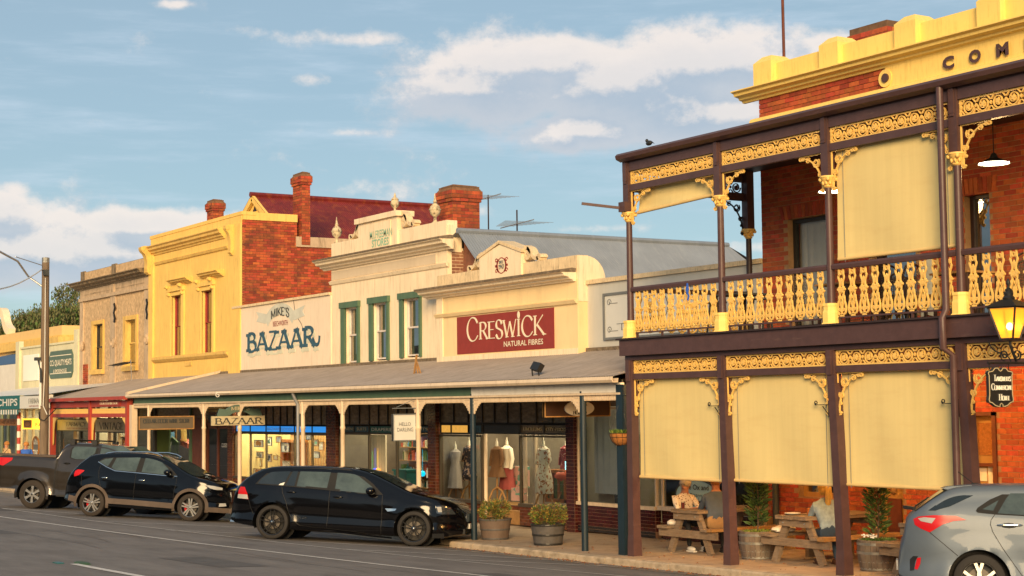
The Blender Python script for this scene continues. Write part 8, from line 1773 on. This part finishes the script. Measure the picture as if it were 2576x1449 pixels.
# ---- picnic tables: local x across the street front, y into the building
def rough(mb, s_=.006):
    mb.v = [(x + random.uniform(-s_, s_), y + random.uniform(-s_, s_), z + random.uniform(-s_, s_)) for x, y, z in mb.v]; return mb
def picnic(label, loc, rz=0, L=1.45):
    t = T('picnic_table', label, 'picnic table', loc, rz, group='rustic picnic tables under the hotel verandah'); ORG[t] = Vector((0, 0, 0)); t.rotation_euler = (0, 0, rz)
    for k in range(4): x = -.36 + k * .185; P('top_plank', rough(MB().box(x, x + .178, -.12 + random.uniform(-.03, .03), L + .1, .70, .755)), 'timber_old', t, local=True)
    for sx_ in (-1, 1):
        for k in range(2): x = sx_ * .62 + (k - 1) * .15 + .01; P('seat_plank', rough(MB().box(x, x + .142, -.14 + random.uniform(-.04, .03), L + .12, .405, .455)), 'timber_warm' if sx_ > 0 and k else 'timber_old', t, local=True)
    for y in (.0, L - .1):
        P('bench_beam', rough(MB().box(-.80, .80, y - .055, y, .27, .40)), 'timber_old', t, local=True); P('top_beam', rough(MB().box(-.36, .36, y - .055, y, .585, .70)), 'timber_old', t, local=True)
        for sx_ in (-1, 1): P('leg', rough(MB().bar((sx_ * .56, y + .035, 0), (sx_ * .22, y + .035, .70), .12, .07, (0, 1, 0))), 'timber_old', t, local=True)
        for xx in (-.25, .25): P('bolt', MB().lathe([(.012, 0), (.012, .012)], (0, 0, 0), 8).xf(Matrix.Translation((xx, y - .055, .64)) @ Matrix.Rotation(pi / 2, 4, 'X')), 'galv', t, local=True)
    return t
def tb(u0, v0, u1, v1, Z=ZB): a, b = onF(*Z(u0, v0)), onF(*Z(u1, v1)); return (a + b) / 2
p1 = tb(447, 1308, 622, 1320); T1 = picnic('weathered timber picnic table where the older couple sit with wine', (p1.x, p1.y, p1.z)); 
p2 = tb(1070, 1368, 1290, 1388); T2 = picnic('weathered timber picnic table with an orange drink and the woman in denim', (p2.x, p2.y, p2.z))
q0 = onF(*ZC(800, 1440)); p3 = Vector((q0.x + .50, q0.y, q0.z)); T3 = picnic('weathered picnic table half hidden behind the silver hatchback', tuple(p3))
S_ = .98
jm = sit(.42, .13, ((.50, .12, .79), (.50, -.14, .79)), .46, (.40, .22)); person('man in slate polo shirt and tan shorts seen from behind at the table', jm, dict(top='shirt_slate', sleeve='shirt_slate', fore='skin', legs='shorts_tan', shin='trousers_black', fat=1.2), (p1.x + .44, p1.y + .28, p1.z), 2.62, ('hair_ginger', 'short'), 1.0, 'trousers_black', .25)
jw = sit(.42, .10, ((.50, .10, .80), (.50, -.12, .80)), .46, (.52, .46)); person('older woman with short silver hair in a spotted cream blouse', jw, dict(top='blouse_spots', sleeve='blouse_spots', fore='blouse_spots', legs='trousers_black', shin='trousers_black', fat=1.0), (p1.x - .70, p1.y + .42, p1.z), -.15, ('hair_grey', 'short'), .93, 'shoe_white', -.9)
jb = sit(.42, .33, ((.50, .10, .81), (.50, -.12, .81)), .46, (.26, .12)); person('woman with long blonde ponytail in pale denim jacket and jeans leaning on the table', jb, dict(top='denim_light', sleeve='denim_light', fore='denim_light', legs='denim_dark', shin='denim_dark', fat=1.1), (p2.x + .56, p2.y + .20, p2.z), 2.68, ('hair_blonde', 'pony'), .95, 'boot_brown', .2)
for (px, py, Y, top, lab, hr, legs) in ((17, 1113, 1.6, 'top_tan', 'woman in a tan top with shoulder bag standing at the butcher shop window', 'hair_ginger', 'trousers_black'), (66, 1112, .75, 'shirt_blue', 'stout man in a bright blue polo shirt walking past the lit shop', 'hair_ginger', 'shorts_tan')):
    p = onY(px, py, Y); g = fz(p.x) + .006; k = (p.z - g) / 1.76 
    J = stand(); 
    pr = person(lab, J, dict(top=top, sleeve=top if top != 'shirt_blue' else top, fore='skin', legs=legs, shin=legs, fat=1.15 if top == 'shirt_blue' else .9), (p.x, Y, g), -1.2 if top != 'shirt_blue' else -.2, (hr, 'short'), clampf(k, .93, 1.05))
    if top == 'top_tan': P('bag_strap', MB().tube([(.02, .18, 1.38), (.13, 0, 1.15), (.1, -.2, .95)], .012, 5), 'trousers_black', pr, local=True)
# ---- drinks
def glass(loc, lab, kind):
    t = T('wine_glass' if kind == 'wine' else 'tumbler', lab, 'glass', loc)
    if kind == 'wine':
        P('bowl', MB().lathe([(.032, 0), (.032, .004), (.005, .01), (.004, .085), (.03, .11), (.042, .15), (.036, .20)], (0, 0, 0), 14, cap=False), 'glass_clear', t, local=True, smooth=True); P('wine', MB().lathe([(.004, .09), (.028, .112), (.038, .140), (.001, .140)], (0, 0, 0), 12, cap=False), 'wine', t, local=True, smooth=True)
    else:
        P('glass', MB().lathe([(.03, 0), (.036, .13)], (0, 0, 0), 14, cap=False), 'glass_clear', t, local=True); P('drink', MB().lathe([(.027, .004), (.033, .11)], (0, 0, 0), 14), kind, t, local=True)
    return t
mat('wine', (.03, .002, .006), .1, spec=.8); mat('juice_orange', (.70, .20, .02), .3); mat('juice_red', (.14, .012, .008), .3)
glass((p1.x + .06, p1.y + .22, p1.z + .756), 'glass of red wine nearer the woman on the first table', 'wine'); glass((p1.x + .20, p1.y + .36, p1.z + .756), 'glass of red wine nearer the man on the first table', 'wine')
g_ = glass((p1.x - .22, p1.y + .05, p1.z + .756), 'short tumbler of dark red drink with a mint sprig', 'juice_red'); glass((p2.x + .02, p2.y + .25, p2.z + .756), 'tall glass of orange juice on the second table', 'juice_orange')
TL('plate', MB().lathe([(.10, .01), (.13, .025), (.13, .03), (.001, .015)], (0, 0, 0), 20, cap=False), 'sign_pale', 'small plate of food at the near end of the second table', 'plate', loc=(p2.x - .22, p2.y + .12, p2.z + .757))
def blob(lab, name, loc, r, m, cat, seed):
    rnd = random.Random(seed); q = MB().ellip((0, 0, 0), r, 16, 8); q.v = [(x * (1 + rnd.uniform(-.15, .15)), y * (1 + rnd.uniform(-.15, .15)), z * (1 + rnd.uniform(-.3, .3))) for x, y, z in q.v]; return TL(name, q, m, lab, cat, smooth=True, loc=loc)
blob('crumpled white cardigan lying on the left bench of the second table', 'cardigan', (p2.x - .60, p2.y + .25, p2.z + .50), (.17, .22, .055), 'shoe_white', 'cardigan', 4)
blob('white jacket bundled on the bench beside the older woman', 'jacket', (p1.x - .62, p1.y + .12, p1.z + .49), (.09, .10, .05), 'shoe_white', 'jacket', 5)

# ================================================================== planting
def leaves(n, fn, size, rnd, long=2.2):
    q = MB()
    for _ in range(n):
        p, dr = fn(); dr = Vector(dr).normalized(); s_ = size * rnd.uniform(.6, 1.3); sd_ = dr.cross(Vector((rnd.uniform(-1, 1), rnd.uniform(-1, 1), rnd.uniform(-1, 1)))).normalized() * s_ * .5; p = Vector(p)
        q.add([p, p + dr * s_ * long * .45 + sd_, p + dr * s_ * long, p + dr * s_ * long * .45 - sd_], [(0, 1, 2, 3)])
    return q
def bush_pot(lab, u, v, top, w_, h, mt, seed, dark):
    p = onF(*Z5(u, v)); t = T('tub_plant', lab, 'plant tub', tuple(p), group='half barrel tubs on the shop footpath'); ORG[t] = Vector((0, 0, 0)); rnd = random.Random(seed)
    P('tub', MB().lathe([(w_ * .40, 0), (w_ * .5, h), (w_ * .45, h), (w_ * .44, h - .05)], (0, 0, 0), 26, cap=False), mt, t, local=True, smooth=35)
    for z in (.07, .5, .96): r = w_ * (.40 + .10 * z) + .005; P('hoop', MB().lathe([(r, h * z - .018), (r + .004, h * z), (r + .003, h * z + .018)], (0, 0, 0), 26, cap=False), dark, t, local=True)
    P('soil', MB().lathe([(w_ * .45, h - .04), (.001, h - .03)], (0, 0, 0), 20, cap=False), 'soil', t, local=True)
    H_ = top; q = MB()
    for k in range(9): a = rnd.uniform(0, 6.28); q.tube([(0, 0, h - .05), (.1 * cos(a), .1 * sin(a), h + H_ * .4), (.25 * cos(a) * rnd.uniform(.6, 1.1), .25 * sin(a), h + H_ * .8)], [.012, .008, .004], 5)
    P('stem', q, 'bark', t, local=True, kind='stuff')
    lob = [(rnd.uniform(-.2, .2), rnd.uniform(-.15, .15), rnd.uniform(.3, .8)) for _ in range(7)]
    def fn(gold):
        c = rnd.choice(lob); d = Vector((rnd.gauss(0, 1), rnd.gauss(0, 1), rnd.gauss(0, .9))).normalized(); r = rnd.uniform(.5, 1) ** .5 * w_ * .33
        return (c[0] + d.x * r, c[1] + d.y * r, h - .02 + H_ * c[2] * .8 + d.z * r * .75), (d.x, d.y, d.z * .6 + .35)
    P('foliage', leaves(900, lambda: fn(0), .020, rnd), 'leaf_green', t, local=True, kind='stuff'); P('gold_foliage', leaves(1100, lambda: fn(1), .020, rnd), 'leaf_gold', t, local=True, kind='stuff'); P('lime_foliage', leaves(500, lambda: fn(1), .018, rnd), 'leaf_lime', t, local=True, kind='stuff')
bush_pot('brown half barrel tub with golden green shrub, beside the black wagon', 497, 1300, .50, .66, .42, 'barrel_brown', 1, 'pot_grey')
bush_pot('dark grey half barrel tub with golden shrub, nearer the kerb', 880, 1340, .46, .66, .40, 'pot_grey', 2, 'sign_black')
def barrel(lab, p, seed, flowers):
    t = T('barrel_planter', lab, 'barrel planter', tuple(p), group='wine barrel planters at the hotel posts'); ORG[t] = Vector((0, 0, 0)); rnd = random.Random(seed); h, r0, r1, r2 = .46, .27, .315, .31; N_ = 22
    for k in range(N_):
        a, b = 2 * pi * k / N_ + .008, 2 * pi * (k + 1) / N_ - .008; vs = []
        for z, r in ((0, r0), (h * .5, r1), (h, r2)):
            for rr_ in (r, r - .03):
                for an in (a, b): vs.append((rr_ * cos(an), rr_ * sin(an), z + (rnd.uniform(-.008, .004) if z == h else 0)))
        f = []
        for j in (0, 1): o_ = j * 4; f += [(o_, o_ + 1, o_ + 5, o_ + 4), (o_ + 3, o_ + 2, o_ + 6, o_ + 7), (o_ + 1, o_ + 3, o_ + 7, o_ + 5), (o_ + 2, o_, o_ + 4, o_ + 6)]
        f.append((8, 9, 11, 10)); P('stave', MB().add(vs, f), 'barrel', t, local=True)
    for z, r in ((.04, .276), (.15, .295), (.27, .318), (.40, .318)): P('steel_hoop', MB().lathe([(r, z - .02), (r + .003, z + .02)], (0, 0, 0), 30, cap=False), 'barrel_steel', t, local=True, smooth=True)
    P('soil', MB().lathe([(.285, h - .04), (.001, h - .02)], (0, 0, 0), 20, cap=False), 'soil', t, local=True)
    P('stem', MB().tube([(0, 0, h - .05), (.02, .01, h + .5), (-.01, 0, h + 1.0)], [.014, .01, .006], 6), 'bark', t, local=True)
    def fn():
        z = rnd.uniform(0, 1) ** .8; a = rnd.uniform(0, 6.28); r = rnd.uniform(.02, .15) * (1.15 - .55 * abs(z - .45)); return (r * cos(a), r * sin(a), h + .06 + 1.0 * z), (cos(a), sin(a), .5)
    P('foliage', leaves(520, fn, .030, rnd, 3.6), 'leaf_green' if flowers else 'leaf_dark', t, local=True, kind='stuff'); P('foliage', leaves(420, fn, .028, rnd, 3.4), 'leaf_dark' if flowers else 'leaf_green', t, local=True, kind='stuff')
    def gf(): a = rnd.uniform(0, 6.28); r = rnd.uniform(.02, .27); return (r * cos(a), r * sin(a), h - .03), (cos(a) * .4, sin(a) * .4, .7)
    P('ground_cover', leaves(260, gf, .028, rnd, 1.8), 'leaf_lime' if not flowers else 'leaf_green', t, local=True, kind='stuff')
    if flowers:
        q = MB()
        for _ in range(26): a = rnd.uniform(2.5, 5.2); r = rnd.uniform(.05, .24); q.ellip((r * cos(a), r * sin(a), h + rnd.uniform(.03, .08)), (.016, .016, .012), 6, 4)
        P('white_flowers', q, 'flower_white', t, local=True, kind='stuff')
p = onF(*ZB(856, 1352)); barrel('wine barrel planter with tall leafy shrub between the couple and the denim woman', (p.x, p.y + .32, p.z), 11, False)
p = onF(*ZC(520, 1412)); barrel('wine barrel planter with narrow leaved shrub and white flowers near the tan door', (p.x, p.y + .32, p.z), 12, True)
# hanging basket
p = onY(*Z5(1410, 530), -.02); t = T('hanging_basket', 'round coir hanging basket of green leaves on the blue corner post', 'hanging basket', tuple(p)); ORG[t] = Vector((0, 0, 0)); rnd = random.Random(8)
P('coir_liner', MB().lathe([(.001, -.22), (.09, -.205), (.155, -.15), (.195, -.07), (.205, 0), (.19, 0)], (0, 0, 0), 24, cap=False), 'coir', t, local=True, smooth=True); q = MB()
for k in range(12): a = k * pi / 6; q.tube([(r * 1.02 * cos(a), r * 1.02 * sin(a), z) for r, z in ((.01, -.225), (.092, -.21), (.158, -.152), (.198, -.07), (.21, .0))], .0035, 4)
for r, z in ((.21, 0), (.20, -.07)): q.tube([(r * cos(a * pi / 12), r * sin(a * pi / 12), z) for a in range(25)], .004, 4)
for a in (0, 2.1, 4.2): q.tube([(.2 * cos(a), .2 * sin(a), 0), (.0, 0, .62)], .004, 4)
P('wire_frame', q, 'black_plastic', t, local=True)
def fn(): a = rnd.uniform(0, 6.28); r = rnd.uniform(0, .17); return (r * cos(a), r * sin(a), -.02), (cos(a) * .5, sin(a) * .5, .9)
P('foliage', leaves(420, fn, .03, rnd, 2.6), 'leaf_lime', t, local=True, kind='stuff'); P('foliage', leaves(300, fn, .03, rnd, 3), 'leaf_green', t, local=True, kind='stuff')
P('wall_bracket', MB().tube([(.0, 0, .62), (.0, 0, .66), (.30, .0, .66), (.30, 0, .5)], .009, 6), 'ink', t, local=True)

# ================================================================== mannequins in the clothes shop
def mannequin(lab, px, v0, v1, Y, dress, prof, skirt=None, sprof=None, arms=None, head='sign_cream'):
    a, b = onY(*Z5(px, v0), Y), onY(*Z5(px, v1), Y); zt, zb_ = a.z, b.z; t = T('dress_form', lab, 'dress form', (a.x, Y, zb_), group='dress forms in the clothes shop windows'); ORG[t] = Vector((0, 0, 0)); H_ = zt - zb_
    P('torso', MB().lathe([(.05, H_ * .44), (.12, H_ * .50), (.10, H_ * .62), (.14, H_ * .74), (.14, H_ * .82), (.05, H_ * .87), (.04, H_ * .94), (.02, H_ * .96), (.015, H_)], (0, 0, 0), 16, 1, .65, cap=False), head, t, local=True, smooth=True)
    q = MB().tube([(0, 0, .2 * H_), (0, 0, .46 * H_)], .02, 6)
    for k in range(3): an = k * 2.1 + .5; q.tube([(0, 0, .22 * H_), (.12 * cos(an), .12 * sin(an), .17 * H_), (.24 * cos(an), .24 * sin(an), 0)], [.025, .022, .016], 6)
    P('wooden_stand', q, 'timber_warm', t, local=True, smooth=True)
    def garment(pr, m, nm):
        n = 32; q = MB(); vs = []
        for r, z in pr:
            for i in range(n): an = 2 * pi * i / n; rr_ = r * (1 + .07 * sin(an * 9) * (1 - z)); vs.append((rr_ * cos(an), rr_ * .66 * sin(an), z * H_))
        q.add(vs, [(j * n + i, j * n + (i + 1) % n, (j + 1) * n + (i + 1) % n, (j + 1) * n + i) for j in range(len(pr) - 1) for i in range(n)]); P(nm, q, m, t, local=True, smooth=True)
    garment(prof, dress, 'dress')
    if skirt: garment(sprof, skirt, 'skirt')
    if arms:
        for s_ in (-1, 1): P('sleeve', MB().tube([(s_ * .15, 0, H_ * .82), (s_ * .23, 0, H_ * .66), (s_ * .22, -.04, H_ * arms)], [.06, .055, .04], 10), dress, t, local=True, smooth=True)
def patt(name, base, spot, sc_, thr):
    m = mat(name, base, .85, var=.1, local=True); t_ = m.node_tree; n_ = t_.nodes.new('ShaderNodeTexNoise'); n_.inputs['Scale'].default_value = sc_; tc_ = t_.nodes.new('ShaderNodeTexCoord'); t_.links.new(tc_.outputs['Object'], n_.inputs['Vector']); r_ = t_.nodes.new('ShaderNodeMapRange'); r_.inputs[1].default_value = thr; r_.inputs[2].default_value = thr + .04; t_.links.new(n_.outputs['Fac'], r_.inputs[0])
    x_ = t_.nodes.new('ShaderNodeMix'); x_.data_type = 'RGBA'; t_.links.new(r_.outputs[0], x_.inputs[0]); o_ = t_.nodes['Principled BSDF'].inputs['Base Color'].links[0].from_socket; t_.links.new(o_, x_.inputs[6]); x_.inputs[7].default_value = (*spot, 1); t_.links.new(x_.outputs[2], t_.nodes['Principled BSDF'].inputs['Base Color'])
patt('floral_cream', (.66, .60, .46), (.35, .14, .06), 16, .54); patt('floral_dark', (.04, .03, .03), (.50, .30, .18), 14, .52); patt('maroon_dots', (.22, .02, .03), (.6, .4, .3), 26, .62); patt('floral_pink', (.55, .32, .26), (.12, .30, .22), 9, .55)
mat('dress_brown', (.15, .075, .03), .85, var=.2, local=True); mat('cloth_pale', (.40, .34, .29), .85, var=.1, local=True); mat('skirt_rose', (.25, .05, .04), .85, var=.2, local=True)
DP = [(.30, .22), (.25, .36), (.19, .52), (.135, .64), (.175, .76), (.18, .82), (.07, .87)]
mannequin('brown long sleeved dress on a wooden stand in the shop entrance', 507, 565, 1020, 3.0, 'dress_brown', [(.28, .38)] + DP[2:], arms=.55)
mannequin('cream cardigan over a dusty rose pleated skirt, beside the brown dress', 580, 560, 1018, 3.3, 'sign_cream', [(.19, .52), (.15, .64), (.18, .76), (.18, .82), (.07, .87)], 'skirt_rose', [(.26, .18), (.22, .36), (.17, .54), (.14, .58)], arms=.5)
mannequin('long white floral dress standing alone in the right display window', 845, 560, 1050, 3.0, 'floral_cream', [(.25, .17)] + DP[1:], arms=.60)
mannequin('pale grey skirt and blouse on the leftmost stand of the clothes shop', 207, 590, 1010, 3.0, 'cloth_pale', [(.26, .20), (.22, .36), (.17, .54), (.15, .62), (.17, .76), (.17, .82), (.07, .87)])
mannequin('dark floral dress behind the blue post in the left window', 305, 560, 1005, 3.25, 'floral_dark', [(.22, .3)] + DP[1:], arms=.6)
mannequin('maroon spotted jumper at the right edge of the display window', 1012, 560, 1010, 3.7, 'maroon_dots', [(.2, .5)] + DP[3:], 'leaf_dark', [(.2, .3), (.2, .5)], arms=.55)
a, b, c, d = R(Z5, 612, 672, 928, 1020, 3.0); TL('floral_bag', MB().box(a, b, 3.0, 3.2, c, d).tube([(a + .05, 3.1, d), ((a + b) / 2, 3.1, d + .15), (b - .05, 3.1, d)], .01, 6), 'floral_pink', 'pink floral suitcase on the floor of the shop entrance', 'suitcase')
a, b, c, d = R(Z5, 620, 668, 770, 925, 3.5); TL('garment_rack', MB().box(a, b, 3.5, 3.8, c, d), 'floral_pink', 'rack of pink floral garments behind the entrance mannequins', 'clothes')
a, b, c, d = R(Z5, 885, 1028, 795, 1030, 3.6); t = T('glazed_cabinet', 'low pine glazed cabinet behind the white floral dress', 'cabinet', (a, 3.6, c)); q = MB().box(a, b, 3.5, 4.0, d - .07, d)
for k in range(4): x = a + (b - a - .05) * k / 3; q.box(x, x + .05, 3.5, 3.56, c, d - .07)
q.box(a, b, 3.5, 3.56, c, c + .08); P('carcass', q, 'coir', t); P('door_glass', MB().box(a + .03, b - .03, 3.54, 3.55, c + .05, d - .1), 'leaf_green', t)
a, b, c, d = R(Z5, 890, 1028, 825, 885, 3.45); blob('red folded clothes piled on the pine cabinet', 'folded_clothes', ((a + b) / 2, 3.6, d - .05), ((b - a) / 2, .15, .12), 'sign_red', 'clothes', 9)
a, b, c, d = R(Z5, 1003, 1030, 735, 795, 2.9); mat('screen_glow', (.2, .6, .7), .3, emit=(.3, .75, .8), es=1.5); TL('lit_tablet', MB().box(a, b, 2.9, 2.92, c, d), 'screen_glow', 'small glowing blue screen in the display window', 'screen')

# ================================================================== balcony furniture
def rattan(lab, x, y, rz):
    t = T('rattan_chair', lab, 'chair', (x, y, 3.705), rz, group='rattan chairs on the hotel balcony'); ORG[t] = Vector((0, 0, 0))
    P('seat', MB().lathe([(.22, .42), (.23, .44), (.21, .46), (.001, .465)], (0, 0, 0), 18, cap=False), 'timber_warm', t, local=True)
    P('back_frame', MB().tube([(-.2, -.20, .44), (-.24, -.22, .75), (-.25, -.12, .92), (-.25, 0, .96), (-.25, .12, .92), (-.24, .22, .75), (-.2, .20, .44)], .018, 8), 'dark_wood', t, local=True, smooth=True)
    q = MB()
    for k in range(-4, 5): h_ = .93 - .012 * k * k; q.bar((-.215, k * .04, .47), (-.25, k * .04, h_), .007)
    for k in range(9): q.bar((-.225, -.18, .52 + k * .045), (-.225, .18, .52 + k * .045), .007)
    P('cane_weave', q, 'sign_brown', t, local=True, kind='stuff')
    for sx_, sy in ((-.16, -.15), (-.16, .15), (.16, -.15), (.16, .15)): P('leg', MB().tube([(sx_, sy, .43), (sx_ * 1.25, sy * 1.25, 0)], .015, 6), 'dark_wood', t, local=True)
def btable(lab, x, y, m='timber_warm'):
    t = T('balcony_table', lab, 'table', (x, y, 3.705), group='tables on the hotel balcony'); ORG[t] = Vector((0, 0, 0)); P('tabletop', MB().box(-.36, .36, -.36, .36, .72, .75), m, t, local=True)
    for sx_ in (-.31, .31):
        for sy in (-.31, .31): P('leg', MB().lathe([(.02, 0), (.03, .1), (.025, .3), (.035, .5), (.03, .72)], (sx_, sy, 0), 8), 'dark_wood', t, local=True, smooth=True)
for x, y, r, l in ((3.35, 1.2, 0, 'rattan balcony chair left of the first long table'), (4.75, 1.3, pi, 'rattan balcony chair just left of the third column'), (5.7, 1.3, 0, 'rattan balcony chair behind the lowered upper blind'), (7.15, 1.5, pi, 'rattan balcony chair right of the balcony table'), (8.0, 1.3, 0, 'rattan balcony chair beside the fourth column'), (9.3, 1.5, pi, 'rattan balcony chair at the right edge of the photo'), (6.6, 2.2, -pi / 2, 'rattan balcony chair against the wall'), (4.1, 2.1, -pi / 2, 'rattan balcony chair by the window wall')): rattan(l, x, y, r)
btable('timber balcony table between the second and third columns', 4.05, 1.3); btable('timber balcony table below the upper blind', 6.4, 1.4); btable('black balcony table in the leftmost bay', 1.5, 1.3, 'ink')
for x, l in ((.95, 'black metal balcony stool left in the end bay'), (2.1, 'black metal balcony stool right in the end bay')):
    t = T('balcony_stool', l, 'stool', (x, 1.2, 3.705)); ORG[t] = Vector((0, 0, 0)); P('seat', MB().lathe([(.17, .62), (.17, .65)], (0, 0, 0), 16), 'ink', t, local=True)
    for a in range(4): P('leg', MB().bar((.12 * cos(a * pi / 2 + .7), .12 * sin(a * pi / 2 + .7), .62), (.2 * cos(a * pi / 2 + .7), .2 * sin(a * pi / 2 + .7), 0), .025), 'ink', t, local=True)
p = onY(*ZA(612, 1045), -.04); TL('blue_ribbon', MB().ribbon([(0, .06), (-.03, -.05), (.03, -.15), (.0, -.22)], .035, -.06, -.05).ribbon([(0, .06), (.03, -.04), (-.01, -.12)], .03, -.065, -.055), 'shirt_blue', 'blue ribbon tied to the handrail near the second column', 'ribbon', loc=p)
p = onY(1633, 377, -.18); TL('bird', MB().ellip((0, 0, 0), (.08, .04, .045), 10, 6).ellip((-.06, 0, .05), (.03, .028, .03), 8, 5).prism([(.05, 0), (.15, -.03), (.06, .03)], -.01, .01), 'sign_black', 'small dark bird perched on the hotel gutter', 'bird', smooth=True, loc=(p.x, -.18, 7.03))
# bench seats seen behind the planters
for x, y, l in ((3.0 - .55, 1.9, 'long timber bench behind the barrel planter near the first post'), (p2.x + 1.6, 1.7, 'timber bench behind the woman in denim')):
    t = T('timber_bench', l, 'bench', (x, y, fz(x) + .01)); ORG[t] = Vector((0, 0, 0)); P('seat', rough(MB().box(-.1, .9, -.15, .15, .42, .47)), 'timber_warm', t, local=True)
    for xx in (0, .8): P('leg', MB().box(xx - .04, xx + .04, -.13, .13, 0, .42), 'timber_old', t, local=True)

# ================================================================== utility pole, aerials, trees
px_ = onY(112, 1000, -.75).x; ztop = onY(112, 650, -.75).z; t = T('utility_pole', 'weathered timber utility pole with street light arm and conduits beside the farmacy sign', 'utility pole', (px_, -.75, -.4)); ORG[t] = Vector((0, 0, 0)); h = ztop + .4
P('pole', MB().lathe([(.155, 0), (.15, 3), (.125, h - .02), (.12, h)], (0, 0, 0), 16), 'pole_wood', t, local=True, smooth=40); P('cap', MB().lathe([(.128, h - .16), (.128, h + .01), (.03, h + .03)], (0, 0, 0), 14), 'barrel_steel', t, local=True)
a = onY(0, 630, -3.2) - Vector((px_, -.75, -.4)); P('light_arm', MB().tube([(-.1, -.05, h - 1.0), (-.35, -.5, h - .62), (a.x * .55, a.y * .6, a.z - .18), (a.x * 1.6, a.y * 1.7, a.z + .35)], .035, 8).tube([(-.1, -.05, h - .26), (a.x * .6, a.y * .65, a.z - .05)], .015, 6), 'galv', t, local=True, smooth=True)
P('junction_box', MB().box(.12, .24, -.12, .05, h - .62, h - .42), 'ink', t, local=True)
q = MB()
for k, (dx, z0, z1) in enumerate(((-.06, 3.1, 4.6), (.02, 3.2, 4.7))): q.tube([(dx + .08, -.16, z0), (dx + .08, -.16, z1)], .035, 8)
P('conduit', q, 'sign_pale', t, local=True); P('conduit', MB().tube([(.16, -.05, h - .7), (.17, -.05, 4.4), (.2, -.1, 3.2), (.4, -.02, 2.9)], .016, 6), 'sign_pale', t, local=True)
P('cable_loop', MB().tube([(.0, -.18, 3.0), (.1, -.2, 2.75), (.35, -.1, 2.7), (.7, .2, 3.1)], .018, 6), 'black_plastic', t, local=True); P('cable_clamp', MB().box(-.25, .05, -.3, -.1, 4.75, 4.86).tube([(-.1, -.2, 4.8), (.15, -.18, 4.4), (.18, -.18, 4.0)], .04, 6), 'ink', t, local=True)
b = onY(0, 706, -5) - Vector((px_, -.75, -.4)); w0 = Vector((-.1, -.08, h - .38)); q = MB(); pts = [w0 + (b * 1.0 - w0) * (i / 8 * 1.6) - Vector((0, 0, .25 * sin(pi * min(1, i / 8)))) for i in range(9)]; TL('overhead_cable', MB().tube([Vector((px_, -.75, -.4)) + p for p in pts], .022, 6), 'sign_pale', 'pale twisted overhead cable running left from the utility pole', 'cable', smooth=True)
def aerial(lab, u, vt, vb, Y, L, n, tilt):
    a, b = onY(u, vb, Y), onY(u, vt, Y); t = T('tv_aerial', lab, 'aerial', tuple(a)); ORG[t] = Vector((0, 0, 0)); h = b.z - a.z; P('mast', MB().tube([(0, 0, -.3), (0, 0, h)], .022, 6), 'brown_dark', t, local=True); q = MB(); z = h * tilt; q.tube([(-L / 2, -.1, z - .05), (L / 2, .1, z + .05)], .014, 6)
    for k in range(n): x = -L / 2 + L * (k + .5) / n; w2 = .22 + .5 * k / n; q.tube([(x - .1, -w2, z), (x + .1, w2, z)], .0045, 4)
    P('boom', q, 'galv', t, local=True)
aerial('taller dark television aerial beside the broad chimney', 1229, 490, 583, 6, 1.0, 8, .93); aerial('silver television aerial standing on the grey iron roof', 1301, 528, 592, 5.5, 1.3, 10, .45)
def tree(lab, X, Y, z0, w_, h, seed, m='leaf_gum'):
    t = T('tree', lab, 'tree', (X, Y, z0)); ORG[t] = Vector((0, 0, 0)); rnd = random.Random(seed); q = MB(); q.tube([(0, 0, -8), (.1, 0, h * .3), (.3, .2, h * .6)], [.45, .35, .2], 10)
    cl = []
    for k in range(30):
        a = rnd.uniform(0, 6.28); r = rnd.uniform(.25, 1) * w_ * .48; z = h * (.95 - .5 * (r / (w_ * .5)) ** 2 * rnd.uniform(.5, 1.2) - rnd.uniform(0, .35)); cl.append((r * cos(a), r * sin(a), z, rnd.uniform(.10, .19) * w_))
    for c in cl[:14]: q.tube([(.1, 0, h * .35), (c[0] * .5, c[1] * .5, c[2] * .7), (c[0], c[1], c[2])], [.16, .1, .04], 6)
    P('trunk', q, 'bark', t, local=True, smooth=True)
    def fn(): c = rnd.choice(cl); d = Vector((rnd.gauss(0, 1), rnd.gauss(0, 1), rnd.gauss(0, .75))); d = d.normalized() * rnd.uniform(.2, 1) ** .5; return (c[0] + d.x * c[3], c[1] + d.y * c[3], c[2] + d.z * c[3] * .8), (rnd.uniform(-.4, .4), rnd.uniform(-.4, .4), -1)
    P('crown', leaves(22000, fn, w_ * .0095, rnd, 2.4), m, t, local=True, kind='stuff'); P('crown', leaves(7000, fn, w_ * .011, rnd, 2.4), 'leaf_green', t, local=True, kind='stuff')
a = onY(132, 765, 24); z = onY(132, 865, 24).z; tree('large gum tree rising between the cream block and the brown building', a.x + 1, 24, z - 3, 12, a.z - z + 3.4, 3)
a = onY(205, 790, 30); tree('second gum tree crown touching the corner of the brown building', a.x, 30, z - 3, 11, 9, 6)
a = onY(8, 785, 30); tree('small dark tree at the far left behind the cream block', a.x - 2, 30, z - 2, 6.5, a.z - z + 2, 4, 'leaf_dark')
